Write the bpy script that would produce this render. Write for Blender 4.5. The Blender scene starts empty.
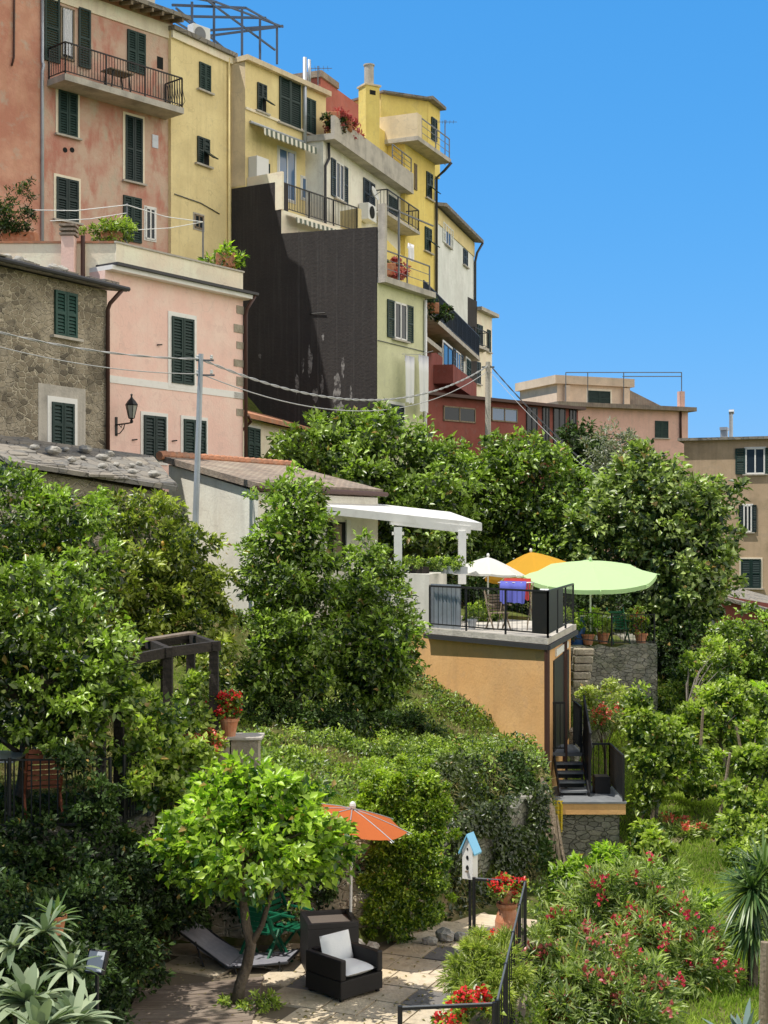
import bpy, math, random
import numpy as np
from mathutils import Vector, Matrix
S = bpy.context.scene
col = S.collection
F = 1400.0
EYE = (0.0, 0.0, 10.0)
HY = 540.0
R = math.radians
random.seed(4)
RG = np.random.default_rng(11)

def P(px, py, Y):
    return Vector(((px-384)/F*Y, Y, 10+(HY-py)/F*Y))

# ------------------------------------------------------------------ materials
def _n(nt, t, **k):
    n = nt.nodes.new(t)
    for a, b in k.items(): setattr(n, a, b)
    return n

def mat(name, base, layers=(), rough=.8, bump=None, metal=0., spec=.4, coord='Object'):
    m = bpy.data.materials.new(name); m.use_nodes = True
    nt = m.node_tree; b = nt.nodes['Principled BSDF']; L = nt.links
    b.inputs['Roughness'].default_value = rough
    b.inputs['Metallic'].default_value = metal
    b.inputs['Specular IOR Level'].default_value = spec
    tc = _n(nt, 'ShaderNodeTexCoord')
    cur = None
    for ly in layers:
        mp = _n(nt, 'ShaderNodeMapping')
        mp.inputs['Scale'].default_value = ly.get('st', (1, 1, 1))
        mp.inputs['Location'].default_value = ly.get('of', (0, 0, 0))
        L.new(tc.outputs[coord], mp.inputs[0])
        t = ly.get('t', 'noise')
        if t == 'noise':
            tx = _n(nt, 'ShaderNodeTexNoise'); tx.inputs['Scale'].default_value = ly['s']
            tx.inputs['Detail'].default_value = ly.get('det', 5); tx.inputs['Roughness'].default_value = .62
            o = tx.outputs['Fac']
        elif t == 'vor':
            tx = _n(nt, 'ShaderNodeTexVoronoi'); tx.inputs['Scale'].default_value = ly['s']
            sp = _n(nt, 'ShaderNodeSeparateColor'); L.new(tx.outputs['Color'], sp.inputs[0]); o = sp.outputs[0]
        elif t == 'edge':
            tx = _n(nt, 'ShaderNodeTexVoronoi', feature='DISTANCE_TO_EDGE'); tx.inputs['Scale'].default_value = ly['s']
            o = tx.outputs['Distance']
        elif t == 'wave':
            tx = _n(nt, 'ShaderNodeTexWave', bands_direction=ly.get('dir', 'X')); tx.inputs['Scale'].default_value = ly['s']
            tx.inputs['Distortion'].default_value = ly.get('dist', 1.); o = tx.outputs['Fac']
        elif t == 'z':
            sx = _n(nt, 'ShaderNodeSeparateXYZ'); L.new(mp.outputs[0], sx.inputs[0]); o = sx.outputs[ly.get('ax', 2)]
            tx = None
        elif t == 'tint':
            at = _n(nt, 'ShaderNodeAttribute', attribute_name='tint'); o = at.outputs['Fac']; tx = None
        if tx is not None:
            if t in ('vor', 'edge') and ly.get('warp', .25):
                wn = _n(nt, 'ShaderNodeTexNoise'); wn.inputs['Scale'].default_value = ly['s']*.9; wn.inputs['Detail'].default_value = 3; L.new(mp.outputs[0], wn.inputs[0])
                wa = _n(nt, 'ShaderNodeVectorMath', operation='MULTIPLY_ADD'); L.new(wn.outputs['Color'], wa.inputs[0]); wa.inputs[1].default_value = (ly.get('warp', .25)*1.2/ly['s'],)*3; L.new(mp.outputs[0], wa.inputs[2])
                L.new(wa.outputs[0], tx.inputs[0])
            else: L.new(mp.outputs[0], tx.inputs[0])
        mr = _n(nt, 'ShaderNodeMapRange'); mr.inputs[1].default_value = ly.get('lo', .4); mr.inputs[2].default_value = ly.get('hi', .6)
        mr.inputs[3].default_value = 0; mr.inputs[4].default_value = ly.get('f', 1.)
        L.new(o, mr.inputs[0])
        mx = _n(nt, 'ShaderNodeMix', data_type='RGBA')
        if cur is None: mx.inputs[6].default_value = (*base, 1)
        else: L.new(cur, mx.inputs[6])
        mx.inputs[7].default_value = (*ly['c'], 1)
        L.new(mr.outputs[0], mx.inputs[0]); cur = mx.outputs[2]
        if ly.get('bump'):
            bp = _n(nt, 'ShaderNodeBump'); bp.inputs['Strength'].default_value = ly['bump']; bp.inputs['Distance'].default_value = .04
            bp.invert = ly.get('inv', False)
            L.new(mr.outputs[0], bp.inputs['Height'])
            if b.inputs['Normal'].links: L.new(b.inputs['Normal'].links[0].from_socket, bp.inputs['Normal'])
            L.new(bp.outputs[0], b.inputs['Normal'])
    if cur is None: b.inputs['Base Color'].default_value = (*base, 1)
    else: L.new(cur, b.inputs['Base Color'])
    if bump:
        tx = _n(nt, 'ShaderNodeTexNoise'); tx.inputs['Scale'].default_value = bump[0]; tx.inputs['Detail'].default_value = 6
        L.new(tc.outputs[coord], tx.inputs[0])
        bp = _n(nt, 'ShaderNodeBump'); bp.inputs['Strength'].default_value = bump[1]; bp.inputs['Distance'].default_value = .05
        L.new(tx.outputs['Fac'], bp.inputs['Height'])
        if b.inputs['Normal'].links: L.new(b.inputs['Normal'].links[0].from_socket, bp.inputs['Normal'])
        L.new(bp.outputs[0], b.inputs['Normal'])
    return m

def stucco(name, c, dirt=(.25, .22, .18), k=.4, hi=None, streak=.5):
    hi = hi or tuple(min(.9, x*1.15+.02) for x in c)
    return mat(name, c, [dict(s=.9, lo=.42, hi=.62, c=hi, f=.7), dict(s=.55, of=(7, 3, 1), lo=.52, hi=.72, c=dirt, f=k),
                         dict(s=1.3, st=(2.2, 2.2, .16), lo=.52, hi=.78, c=dirt, f=streak),
                         dict(s=9, lo=.5, hi=.8, c=tuple(x*.7 for x in c), f=.3), dict(s=2.2, of=(1, 5, 2), lo=.58, hi=.62, c=tuple(x*.8+.05 for x in c), f=.5), dict(t='edge', s=.55, warp=1.4, lo=.006, hi=.0, c=tuple(x*.5 for x in dirt), f=.22)], rough=.92, bump=(16, .14), spec=.15)

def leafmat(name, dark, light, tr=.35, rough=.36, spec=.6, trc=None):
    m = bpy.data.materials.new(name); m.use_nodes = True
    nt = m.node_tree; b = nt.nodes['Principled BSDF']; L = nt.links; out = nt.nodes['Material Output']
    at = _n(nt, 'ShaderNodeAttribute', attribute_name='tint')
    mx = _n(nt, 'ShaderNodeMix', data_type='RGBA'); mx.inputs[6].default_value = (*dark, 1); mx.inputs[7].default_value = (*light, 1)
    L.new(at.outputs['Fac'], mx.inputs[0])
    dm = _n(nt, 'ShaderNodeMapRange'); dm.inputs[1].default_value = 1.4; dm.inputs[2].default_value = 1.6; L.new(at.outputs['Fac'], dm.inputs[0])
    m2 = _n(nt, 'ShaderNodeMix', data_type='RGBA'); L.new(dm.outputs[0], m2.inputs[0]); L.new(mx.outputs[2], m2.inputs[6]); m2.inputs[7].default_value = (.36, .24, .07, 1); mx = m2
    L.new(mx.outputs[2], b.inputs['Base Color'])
    b.inputs['Roughness'].default_value = rough; b.inputs['Specular IOR Level'].default_value = spec
    t = _n(nt, 'ShaderNodeBsdfTranslucent')
    g = _n(nt, 'ShaderNodeMix', data_type='RGBA', blend_type='MULTIPLY'); g.inputs[0].default_value = 1
    L.new(mx.outputs[2], g.inputs[6]); g.inputs[7].default_value = (*(trc or (1.6, 1.9, .7)), 1); L.new(g.outputs[2], t.inputs[0])
    ms = _n(nt, 'ShaderNodeMixShader'); ms.inputs[0].default_value = tr
    L.new(b.outputs[0], ms.inputs[1]); L.new(t.outputs[0], ms.inputs[2]); L.new(ms.outputs[0], out.inputs[0])
    return m

def cloth(name, c, tr=.3, **k):
    m = mat(name, c, rough=.9, spec=.1, **k)
    nt = m.node_tree; b = nt.nodes['Principled BSDF']
    t = _n(nt, 'ShaderNodeBsdfTranslucent'); t.inputs[0].default_value = (*c, 1)
    ms = _n(nt, 'ShaderNodeMixShader'); ms.inputs[0].default_value = tr
    nt.links.new(b.outputs[0], ms.inputs[1]); nt.links.new(t.outputs[0], ms.inputs[2])
    nt.links.new(ms.outputs[0], nt.nodes['Material Output'].inputs[0])
    return m

# ------------------------------------------------------------------ object helpers
def thing(name, label, cat, loc=(0, 0, 0), rz=0., group=None):
    o = bpy.data.objects.new(name, None); col.objects.link(o)
    o.location = loc; o.rotation_euler = (0, 0, rz); o.empty_display_size = .2
    o['label'] = label; o['category'] = cat
    if group: o['group'] = group
    return o

def tag(o, label=None, cat=None, group=None, kind=None):
    if label: o['label'] = label
    if cat: o['category'] = cat
    if group: o['group'] = group
    if kind: o['kind'] = kind
    return o

def copy_tree(o, parent=None):
    c = o.copy(); col.objects.link(c); c.parent = parent
    for ch in o.children: copy_tree(ch, c)
    return c

def root_of(o):
    while o.parent: o = o.parent
    return o

class MB:
    def __init__(s): s.v = []; s.f = []
    def add(s, vs, fs):
        b = len(s.v); s.v += [tuple(v) for v in vs]; s.f += [tuple(b+i for i in f) for f in fs]; return s
    def box(s, x0, x1, y0, y1, z0, z1):
        return s.add([(x0, y0, z0), (x1, y0, z0), (x1, y1, z0), (x0, y1, z0), (x0, y0, z1), (x1, y0, z1), (x1, y1, z1), (x0, y1, z1)],
                     [(0, 3, 2, 1), (4, 5, 6, 7), (0, 1, 5, 4), (1, 2, 6, 5), (2, 3, 7, 6), (3, 0, 4, 7)])
    def beam(s, a, b, w, h, up=(0, 0, 1)):
        a = Vector(a); b = Vector(b); d = (b-a).normalized(); u = Vector(up)
        if abs(d.dot(u)) > .98: u = Vector((0, 1, 0))
        x = d.cross(u).normalized()*w/2; z = x.cross(d).normalized()*h/2
        vs = [a-x-z, a+x-z, a+x+z, a-x+z, b-x-z, b+x-z, b+x+z, b-x+z]
        return s.add(vs, [(0, 1, 2, 3), (7, 6, 5, 4), (0, 4, 5, 1), (1, 5, 6, 2), (2, 6, 7, 3), (3, 7, 4, 0)])
    def tube(s, pts, r, n=6, cap=True):
        pts = [Vector(p) for p in pts]; k = len(pts)
        rs = r if isinstance(r, (list, tuple)) else [r]*k
        vs = []
        px = None
        for i, p in enumerate(pts):
            d = (pts[min(i+1, k-1)]-pts[max(i-1, 0)])
            d = d.normalized() if d.length > 1e-9 else Vector((0, 0, 1))
            if px is None:
                u = Vector((0, 0, 1)) if abs(d.z) < .9 else Vector((1, 0, 0))
                px = d.cross(u).normalized()
            else:
                px = (px-d*px.dot(d)).normalized()
            py = d.cross(px)
            for j in range(n):
                a = 2*math.pi*j/n
                vs.append(p+(px*math.cos(a)+py*math.sin(a))*rs[i])
        fs = [(i*n+j, i*n+(j+1) % n, (i+1)*n+(j+1) % n, (i+1)*n+j) for i in range(k-1) for j in range(n)]
        if cap: fs += [tuple(range(n-1, -1, -1)), tuple((k-1)*n+j for j in range(n))]
        return s.add(vs, fs)
    def lathe(s, prof, c=(0, 0, 0), n=16):
        vs = []; k = len(prof)
        for r, z in prof:
            for j in range(n):
                a = 2*math.pi*j/n; vs.append((c[0]+r*math.cos(a), c[1]+r*math.sin(a), c[2]+z))
        fs = [(i*n+j, i*n+(j+1) % n, (i+1)*n+(j+1) % n, (i+1)*n+j) for i in range(k-1) for j in range(n)]
        fs += [tuple(range(n-1, -1, -1)), tuple((k-1)*n+j for j in range(n))]
        return s.add(vs, fs)
    def prism(s, poly, z0, z1):
        k = len(poly)
        def zz(z, i): return z[i] if isinstance(z, (list, tuple)) else z
        vs = [(p[0], p[1], zz(z0, i)) for i, p in enumerate(poly)]+[(p[0], p[1], zz(z1, i)) for i, p in enumerate(poly)]
        return s.add(vs, [tuple(range(k-1, -1, -1)), tuple(range(k, 2*k))]+[(i, (i+1) % k, k+(i+1) % k, k+i) for i in range(k)])
    def sphere(s, c, r, n=8, m=6, sc=(1, 1, 1)):
        c = Vector(c)
        vs = [c+Vector((0, 0, r*sc[2]))]
        for i in range(1, m):
            t = math.pi*i/m
            for j in range(n):
                a = 2*math.pi*j/n
                vs.append(c+Vector((r*sc[0]*math.sin(t)*math.cos(a), r*sc[1]*math.sin(t)*math.sin(a), r*sc[2]*math.cos(t))))
        vs.append(c-Vector((0, 0, r*sc[2])))
        fs = [(0, 1+j, 1+(j+1) % n) for j in range(n)]
        for i in range(m-2):
            for j in range(n):
                a = 1+i*n; fs.append((a+j, a+n+j, a+n+(j+1) % n, a+(j+1) % n))
        e = len(vs)-1; a = 1+(m-2)*n
        fs += [(a+j, e, a+(j+1) % n) for j in range(n)]
        return s.add(vs, fs)
    def rail(s, a, b, h=1.0, step=.12, r=.009, top=.022, bars=None, posts=True):
        """a railing between two base points; upright balusters or level bars"""
        a = Vector(a); b = Vector(b); up = Vector((0, 0, h)); L = (b-a).length
        s.beam(a+up, b+up, top*2, top*2)
        if bars:
            for k in range(1, bars+1): s.beam(a+up*(k/(bars+1)), b+up*(k/(bars+1)), r*2.4, r*2.4)
        else:
            s.beam(a+Vector((0, 0, .1)), b+Vector((0, 0, .1)), .03, .03)
            n = max(2, int(L/step))
            for i in range(1, n):
                p = a.lerp(b, i/n); s.beam(p+Vector((0, 0, .1)), p+up, r*2, r*2)
        if posts:
            n = max(1, round(L/1.5))
            for i in range(n+1):
                p = a.lerp(b, i/n); s.beam(p, p+up, .045, .045)
        return s
    def build(s, name, m, parent=None, world=False, smooth=False, bevel=0):
        me = bpy.data.meshes.new(name)
        vs = s.v
        if world and parent is not None:
            r = root_of(parent)
            M = (Matrix.Translation(r.location) @ Matrix.Rotation(r.rotation_euler.z, 4, 'Z')).inverted()
            vs = [tuple(M @ Vector(v)) for v in vs]
        me.from_pydata(vs, [], s.f); me.materials.append(m)
        if smooth:
            me.polygons.foreach_set('use_smooth', [True]*len(me.polygons))
        me.update()
        o = bpy.data.objects.new(name, me); col.objects.link(o)
        if parent is not None: o.parent = parent
        if bevel:
            bv = o.modifiers.new('bevel', 'BEVEL'); bv.width = bevel; bv.segments = 2; bv.limit_method = 'ANGLE'
        return o

def part_dead(nm): return nm in ('crown', 'foliage', 'ivy', 'bank_weeds')

def leafmesh(name, m, base, axis, nor, length, width, tint, parent=None, curl=.18, two=False):
    """many leaves in one mesh: folded diamonds (or longer blades with a bent middle)"""
    base = np.asarray(base, float); axis = np.asarray(axis, float); nor = np.asarray(nor, float)
    axis /= np.linalg.norm(axis, axis=1)[:, None]+1e-9
    nor = nor-axis*np.sum(nor*axis, 1)[:, None]; nor /= np.linalg.norm(nor, axis=1)[:, None]+1e-9
    side = np.cross(axis, nor)
    n = len(base); length = np.broadcast_to(length, (n,))[:, None]; width = np.broadcast_to(width, (n,))[:, None]
    if two:
        mid = base+axis*length*.5+nor*length*.05
        tip = base+axis*length*.96-nor*length*curl
        V = np.stack([base, mid+side*width*.5+nor*width*.15, mid-side*width*.5+nor*width*.15, tip], 1)
        T = np.array([[0, 2, 1], [1, 2, 3]])
    else:
        tip = base+axis*length-nor*length*curl
        mid = base+axis*length*.45
        V = np.stack([base, mid+side*width*.5+nor*width*.22, tip, mid-side*width*.5+nor*width*.22], 1)
        T = np.array([[0, 2, 1], [0, 3, 2]])
    if parent is not None:
        r = root_of(parent); c, sn = math.cos(-r.rotation_euler.z), math.sin(-r.rotation_euler.z)
        V = V-np.array(r.location)
        V = np.stack([V[..., 0]*c-V[..., 1]*sn, V[..., 0]*sn+V[..., 1]*c, V[..., 2]], -1)
    idx = (T[None]+(np.arange(n)*4)[:, None, None]).reshape(-1)
    me = bpy.data.meshes.new(name); nf = n*2
    me.vertices.add(n*4); me.vertices.foreach_set('co', V.reshape(-1).astype(np.float32))
    me.loops.add(nf*3); me.loops.foreach_set('vertex_index', idx.astype(np.int32))
    me.polygons.add(nf); me.polygons.foreach_set('loop_start', np.arange(0, nf*3, 3, dtype=np.int32))
    me.update(calc_edges=True)
    at = me.attributes.new('tint', 'FLOAT', 'FACE'); tv = np.clip(tint, 0, 1); tv = np.where(RG.uniform(0, 1, n) < .014, 2., tv) if part_dead(name) else tv; at.data.foreach_set('value', np.repeat(tv, 2).astype(np.float32))
    me.materials.append(m)
    o = bpy.data.objects.new(name, me); col.objects.link(o)
    if parent is not None: o.parent = parent
    return o

def unit(n):
    v = RG.normal(size=(n, 3)); return v/np.linalg.norm(v, axis=1)[:, None]

def crown(blobs, n, L, W=.5, clump=.3, dens=9., up=.6, inner=.1, jit=.8, rng=(.72, 1.02)):
    """leaf positions for a crown made of leaf clumps near the surface of the given lobes.
    blobs: (centre, (rx, ry, rz)); returns dict of arrays plus clump centres"""
    Bs = []; As = []; Ns = []; Ts = []; CC = []
    ar = np.array([(r[0]*r[1]+r[1]*r[2]+r[0]*r[2])*4.19 for c, r in blobs]); sh = ar/ar.sum()
    for (c, r), a, f in zip(blobs, ar, sh):
        c = np.array(c); r = np.array(r)
        k = max(5, int(a*dens*.62)); d = unit(k)
        rad = RG.uniform(rng[0], rng[1], k)
        sh_ = RG.uniform(0, 1, k) < .14; rad = np.where(sh_, RG.uniform(1.05, 1.28, k), rad)
        lump = 1+.13*np.sin(d[:, 0]*5+c[0]*3)*np.cos(d[:, 2]*6+c[2])+RG.normal(0, .05, k)
        cc = c+d*r*(rad*lump)[:, None]
        CC.append(cc)
        m = int(n*f); i = RG.integers(0, k, m); size = RG.uniform(.55, 1.35, k)*clump*np.where(sh_, .6, 1)
        off = unit(m)*(RG.uniform(0, 1, m)**.5*size[i])[:, None]
        off[:, 2] *= .75
        p = cc[i]+off
        out = d[i]*.5+off/(size[i][:, None]+1e-6)*.7
        Bs.append(p); As.append(out+unit(m)*jit+np.array([0, 0, .1])); Ns.append(out*.6+np.array([0, -.12, up])+unit(m)*.5)
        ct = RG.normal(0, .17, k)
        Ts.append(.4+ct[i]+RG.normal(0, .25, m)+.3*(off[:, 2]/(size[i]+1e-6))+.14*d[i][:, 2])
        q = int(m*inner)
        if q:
            Bs.append(c+unit(q)*r*(RG.uniform(.2, .75, q))[:, None]); As.append(unit(q)); Ns.append(unit(q)+np.array([0, 0, up])); Ts.append(RG.normal(.15, .1, q))  # inner leaves tinted darker: shade inside the crown put into the colour
    B = np.concatenate(Bs); N = len(B)
    ln = L*RG.uniform(.45, 1.4, N)
    return dict(base=B, axis=np.concatenate(As), nor=np.concatenate(Ns), length=ln, width=ln*W, tint=np.concatenate(Ts)), np.concatenate(CC)

def pb(px, py, Y, rx, ry, rd=None):
    """a lobe given by where it stands: centre seen at (px,py) at depth Y, radii in picture units there"""
    k = Y/F
    return (tuple(P(px, py, Y)), (rx*k, (rd if rd else (rx+ry)/2)*k, ry*k))

def limbs(base, cc, r0, k=9, fork=.45, bend=.12):
    """a trunk with limbs reaching to some of the clump centres"""
    mb = MB(); base = Vector(base); top = Vector(cc.mean(0)); top.z = base.z+(cc[:, 2].max()-base.z)*.62
    h = top-base; pts = []
    for i in range(7):
        t = i/6; pts.append(base+h*t+Vector((math.sin(t*5+base.x)*bend*t*(1.2-t), math.cos(t*4+base.y)*bend*t*(1.2-t), 0)))
    mb.tube(pts, [r0*(1.25-.85*i/6) for i in range(7)], 8)
    for i in RG.choice(len(cc), min(k, len(cc)), replace=False):
        e = Vector(cc[i]); j = int(max(1, min(5, round(6*(fork+.3*random.random()))))); a = pts[j]
        if e.z < a.z-.2: a = pts[2]
        m1 = a.lerp(e, .4)+Vector((random.uniform(-.1, .1), random.uniform(-.1, .1), .12*(e-a).length)); m2 = a.lerp(e, .75)+Vector((0, 0, .06*(e-a).length))
        mb.tube([a, m1, m2, e], [r0*.5, r0*.33, r0*.2, r0*.07], 5)
    return mb

def plant(name, label, cat, base, blobs, n, L, lm, W=.5, trunk=.05, bark=None, group=None, part='crown', stem='trunk', k=9, two=False, curl=.18, **kw):
    t = thing(name, label, cat, base, 0, group)
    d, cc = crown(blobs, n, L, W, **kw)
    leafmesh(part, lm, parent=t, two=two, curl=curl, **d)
    if trunk: limbs(base, cc, trunk, k).build(stem, bark or M['bark'], t, world=True, smooth=True)
    return t, cc

# ------------------------------------------------------------------ facades
class Fac:
    """the street face of a house: a level line seen at (xA,yA)-(xB,yB), its left end at depth YA"""
    def __init__(s, xA, yA, xB, yB, YA):
        YB = YA*(HY-yA)/(HY-yB)
        s.A = Vector(((xA-384)/F*YA, YA)); s.B = Vector(((xB-384)/F*YB, YB))
        s.d = (s.B-s.A).normalized(); s.n = Vector((s.d.y, -s.d.x)); s.ang = math.atan2(s.d.y, s.d.x); s.W = (s.B-s.A).length
        s.zb = 0.
    def uz(s, px, py, off=0.):
        a = s.A+s.n*off; q = Vector(((px-384)/F, 1.)); t = a.dot(s.n)/q.dot(s.n)
        return (q*t-s.A).dot(s.d), 10+t*(HY-py)/F-s.zb
    def u(s, px, off=0.): return s.uz(px, 0, off)[0]
    def z(s, px, py, off=0.): return s.uz(px, py, off)[1]
    def root(s, name, label, cat, zb, group=None):
        s.zb = zb
        return thing(name, label, cat, (s.A.x, s.A.y, zb), s.ang, group)
    def rect(s, x0, y0, x1, y1, off=0.):
        xc = (x0+x1)/2
        return s.u(x0, off), s.u(x1, off), s.z(xc, y1, off), s.z(xc, y0, off)

def shutter(mb, u0, u1, z0, z1, y0, th=.05):
    """one louvred leaf: stiles, rails and tilted slats"""
    w = min(.07, (u1-u0)*.18)
    mb.box(u0, u0+w, y0-th, y0, z0, z1); mb.box(u1-w, u1, y0-th, y0, z0, z1)
    zs = [z0, z0+(z1-z0)*.48, z1-w]
    for z in zs: mb.box(u0+w, u1-w, y0-th, y0, z, z+w)
    n = max(5, int((z1-z0)/.085)); h = (z1-z0)/n
    for i in range(n):
        z = z0+(i+.5)*h
        mb.add([(u0+w, y0-th*.85, z-h*.42), (u1-w, y0-th*.85, z-h*.42), (u1-w, y0-th*.2, z+h*.42), (u0+w, y0-th*.2, z+h*.42)], [(0, 1, 2, 3)])
    return mb

def window(t, f, rect, style='shut', sur=None, sill=True, smat='green', label=None, tilt=0, name='window', glass='glass', surw=.12):
    u0, u1, z0, z1 = f.rect(*rect) if len(rect) == 4 else f.rect(*rect[:4], rect[4])
    if smat == 'green': smat = ('green', 'green2', 'green3')[int(rect[0]*7+rect[1]*3) % 3]
    yo = -(rect[4] if len(rect) > 4 else 0)
    um = (u0+u1)/2
    b = MB()
    if style in ('shut', 'tilt', 'one'):
        b.box(u0, u1, yo-.012, yo+.02, z0, z1)
        w = b.build(name, M['gap'], t)
        s1 = shutter(MB(), u0, um-.008, z0, z1, yo-.014); s2 = shutter(MB(), um+.008, u1, z0, z1, yo-.014)
        if style == 'shut':
            s1.build('shutter', M[smat], w); s2.build('shutter', M[smat], w)
        else:
            h = (z1-z0)
            s1.build('shutter', M[smat], w)
            q = shutter(MB(), um+.008, u1, z0+h*.52, z1, yo-.014); q.build('shutter', M[smat], w)
            fl = MB(); fl.beam((um+.02+(u1-um-.04)/2, yo-.05, z0+h*.5), (um+.02+(u1-um-.04)/2, yo-.48, z0+h*.22), u1-um-.03, .04, up=(0, 1, .6)); fl.build('flap', M[smat], w)
    elif style == 'open':
        fr = .07
        for a in ((u0, u0+fr, z0, z1), (u1-fr, u1, z0, z1), (um-fr/2, um+fr/2, z0, z1), (u0, u1, z0, z0+fr), (u0, u1, z1-fr, z1)):
            b.box(a[0], a[1], yo-.06, yo, a[2], a[3])
        w = b.build(name, M['whitepaint'], t)
        MB().box(u0+.02, u1-.02, yo-.03, yo-.012, z0+.02, z1-.02).build('pane', M[glass], w)
        sw = (u1-u0)*.5
        for a, c in ((u0-sw-.02, u0-.02), (u1+.02, u1+sw+.02)):
            shutter(MB(), a, c, z0, z1, yo-.012).build('shutter', M[smat], w)
    else:  # plain glazed
        fr = .06
        for a in ((u0, u0+fr, z0, z1), (u1-fr, u1, z0, z1), (um-fr/2, um+fr/2, z0, z1), (u0, u1, z0, z0+fr), (u0, u1, z1-fr, z1)):
            b.box(a[0], a[1], yo-.05, yo, a[2], a[3])
        w = b.build(name, M[smat], t)
        MB().box(u0+.02, u1-.02, yo-.028, yo-.012, z0+.02, z1-.02).build('pane', M[glass], w)
    if label: w['label'] = label
    if sur:
        s = MB(); k = surw; y1 = yo-.024
        s.box(u0-k, u0, y1, yo+.02, z0-(k if not sill else 0), z1+k); s.box(u1, u1+k, y1, yo+.02, z0-(k if not sill else 0), z1+k)
        s.box(u0, u1, y1, yo+.02, z1, z1+k)
        if not sill: s.box(u0, u1, y1, yo+.02, z0-k, z0)
        s.build('surround', M[sur], w)
    if sill:
        MB().box(u0-.14, u1+.14, yo-.13, yo, z0-.07, z0-.004).build('sill', M['stone_trim'], w)
    return w

def pipe(t, pts, r, m, name='drainpipe', label=None):
    o = MB().tube(pts, r, 8).build(name, m, t, smooth=True)
    if label: o['label'] = label
    return o
# ------------------------------------------------------------------ palette
M = {}
M['green'] = mat('shutter_green', (.008, .03, .025), [dict(s=3, lo=.45, hi=.7, c=(.013, .042, .036), f=.6)], rough=.55)
M['bluegreen'] = mat('shutter_blue', (.018, .035, .05), [dict(s=3, lo=.45, hi=.7, c=(.05, .09, .12), f=.6)], rough=.55)
M['brightgreen'] = mat('shutter_fresh_green', (.01, .055, .042), [dict(s=3, lo=.45, hi=.7, c=(.018, .075, .058), f=.6)], rough=.55)
M['green2'] = mat('faded_green_shutter', (.013, .04, .034), [dict(s=3, lo=.45, hi=.7, c=(.028, .062, .053), f=.7)], rough=.65)
M['green3'] = mat('dark_green_shutter', (.006, .022, .021), [dict(s=3, lo=.45, hi=.7, c=(.01, .032, .03), f=.6)], rough=.5)
M['gap'] = mat('dark_gap', (.008, .01, .01), rough=.9)
M['glass'] = mat('window_glass', (.02, .028, .036), rough=.08, spec=.35)
M['blueglass'] = mat('blue_glass', (.08, .16, .3), rough=.1, spec=.9)
M['whitepaint'] = mat('white_paint', (.8, .79, .76), [dict(s=5, lo=.5, hi=.75, c=(.6, .58, .54), f=.5)], rough=.5)
M['stone_trim'] = mat('trim_stone', (.5, .46, .4), [dict(s=6, lo=.45, hi=.7, c=(.32, .3, .27), f=.7)], rough=.9, bump=(20, .2))
M['concrete'] = mat('concrete', (.52, .48, .42), [dict(s=1.6, lo=.45, hi=.7, c=(.3, .28, .25), f=.8), dict(s=1, st=(3, 3, .2), lo=.5, hi=.75, c=(.2, .19, .17), f=.5)], rough=.95, bump=(18, .3))
M['iron'] = mat('black_iron', (.012, .013, .015), [dict(s=8, lo=.55, hi=.8, c=(.05, .035, .025), f=.5)], rough=.5, spec=.4)
M['greyiron'] = mat('grey_iron', (.16, .17, .18), [dict(s=5, lo=.5, hi=.8, c=(.1, .07, .05), f=.5)], rough=.5, metal=.4)
M['blueiron'] = mat('blue_grey_iron', (.07, .1, .16), rough=.6)
M['zinc'] = mat('zinc', (.45, .48, .52), [dict(s=4, lo=.45, hi=.75, c=(.3, .32, .35), f=.6)], rough=.45, metal=.5)
M['copper'] = mat('brown_pipe', (.07, .03, .022), rough=.5)
M['darkpipe'] = mat('dark_pipe', (.04, .04, .045), rough=.5)
M['tile'] = mat('clay_tile', (.5, .22, .12), [dict(t='vor', s=5, lo=.1, hi=.9, c=(.34, .17, .11), f=.8), dict(s=2, lo=.5, hi=.7, c=(.3, .26, .2), f=.6), dict(t='wave', s=2.4, lo=.0, hi=.5, c=(.15, .07, .05), f=.0, bump=.7)], rough=.9, bump=(25, .3))
M['slate'] = mat('slate', (.27, .24, .2), [dict(t='vor', s=2.6, lo=.1, hi=.9, c=(.18, .175, .165), f=.9), dict(t='edge', s=2.6, lo=.05, hi=.0, c=(.08, .07, .06), f=.8, bump=.5), dict(s=3, lo=.5, hi=.75, c=(.36, .32, .25), f=.6)], rough=.9, bump=(16, .4))
M['oldtile'] = mat('weathered_tile', (.3, .23, .18), [dict(t='vor', s=4.5, lo=.1, hi=.9, c=(.22, .18, .15), f=.9), dict(s=1.6, lo=.45, hi=.7, c=(.42, .36, .28), f=.7), dict(t='wave', s=2.2, lo=.1, hi=.6, c=(.1, .08, .07), f=.22, bump=.5)], rough=.95, bump=(20, .4))
M['salmon'] = mat('salmon_plaster', (.56, .29, .225), [dict(s=.55, lo=.4, hi=.56, c=(.62, .45, .35), f=1.), dict(s=1.0, of=(3, 8, 2), st=(1.6, 1, .6), lo=.5, hi=.62, c=(.5, .2, .15), f=.8),
     dict(s=2.4, st=(1, 1, .5), of=(1, 4, 9), lo=.55, hi=.72, c=(.5, .46, .36), f=.7), dict(s=7, lo=.5, hi=.8, c=(.5, .3, .2), f=.4), dict(t='z', lo=3.6, hi=4.4, c=(.74, .6, .44), f=.0)], rough=.95, bump=(14, .35), spec=.1)
M['terracotta'] = mat('terracotta_plaster', (.52, .24, .17), [dict(s=.7, lo=.42, hi=.65, c=(.72, .42, .3), f=.8), dict(s=1.4, st=(2, 2, .4), lo=.5, hi=.7, c=(.56, .3, .2), f=.7), dict(s=2, of=(4, 0, 0), lo=.55, hi=.7, c=(.5, .46, .38), f=.6)], rough=.95, bump=(14, .35), spec=.1)
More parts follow.
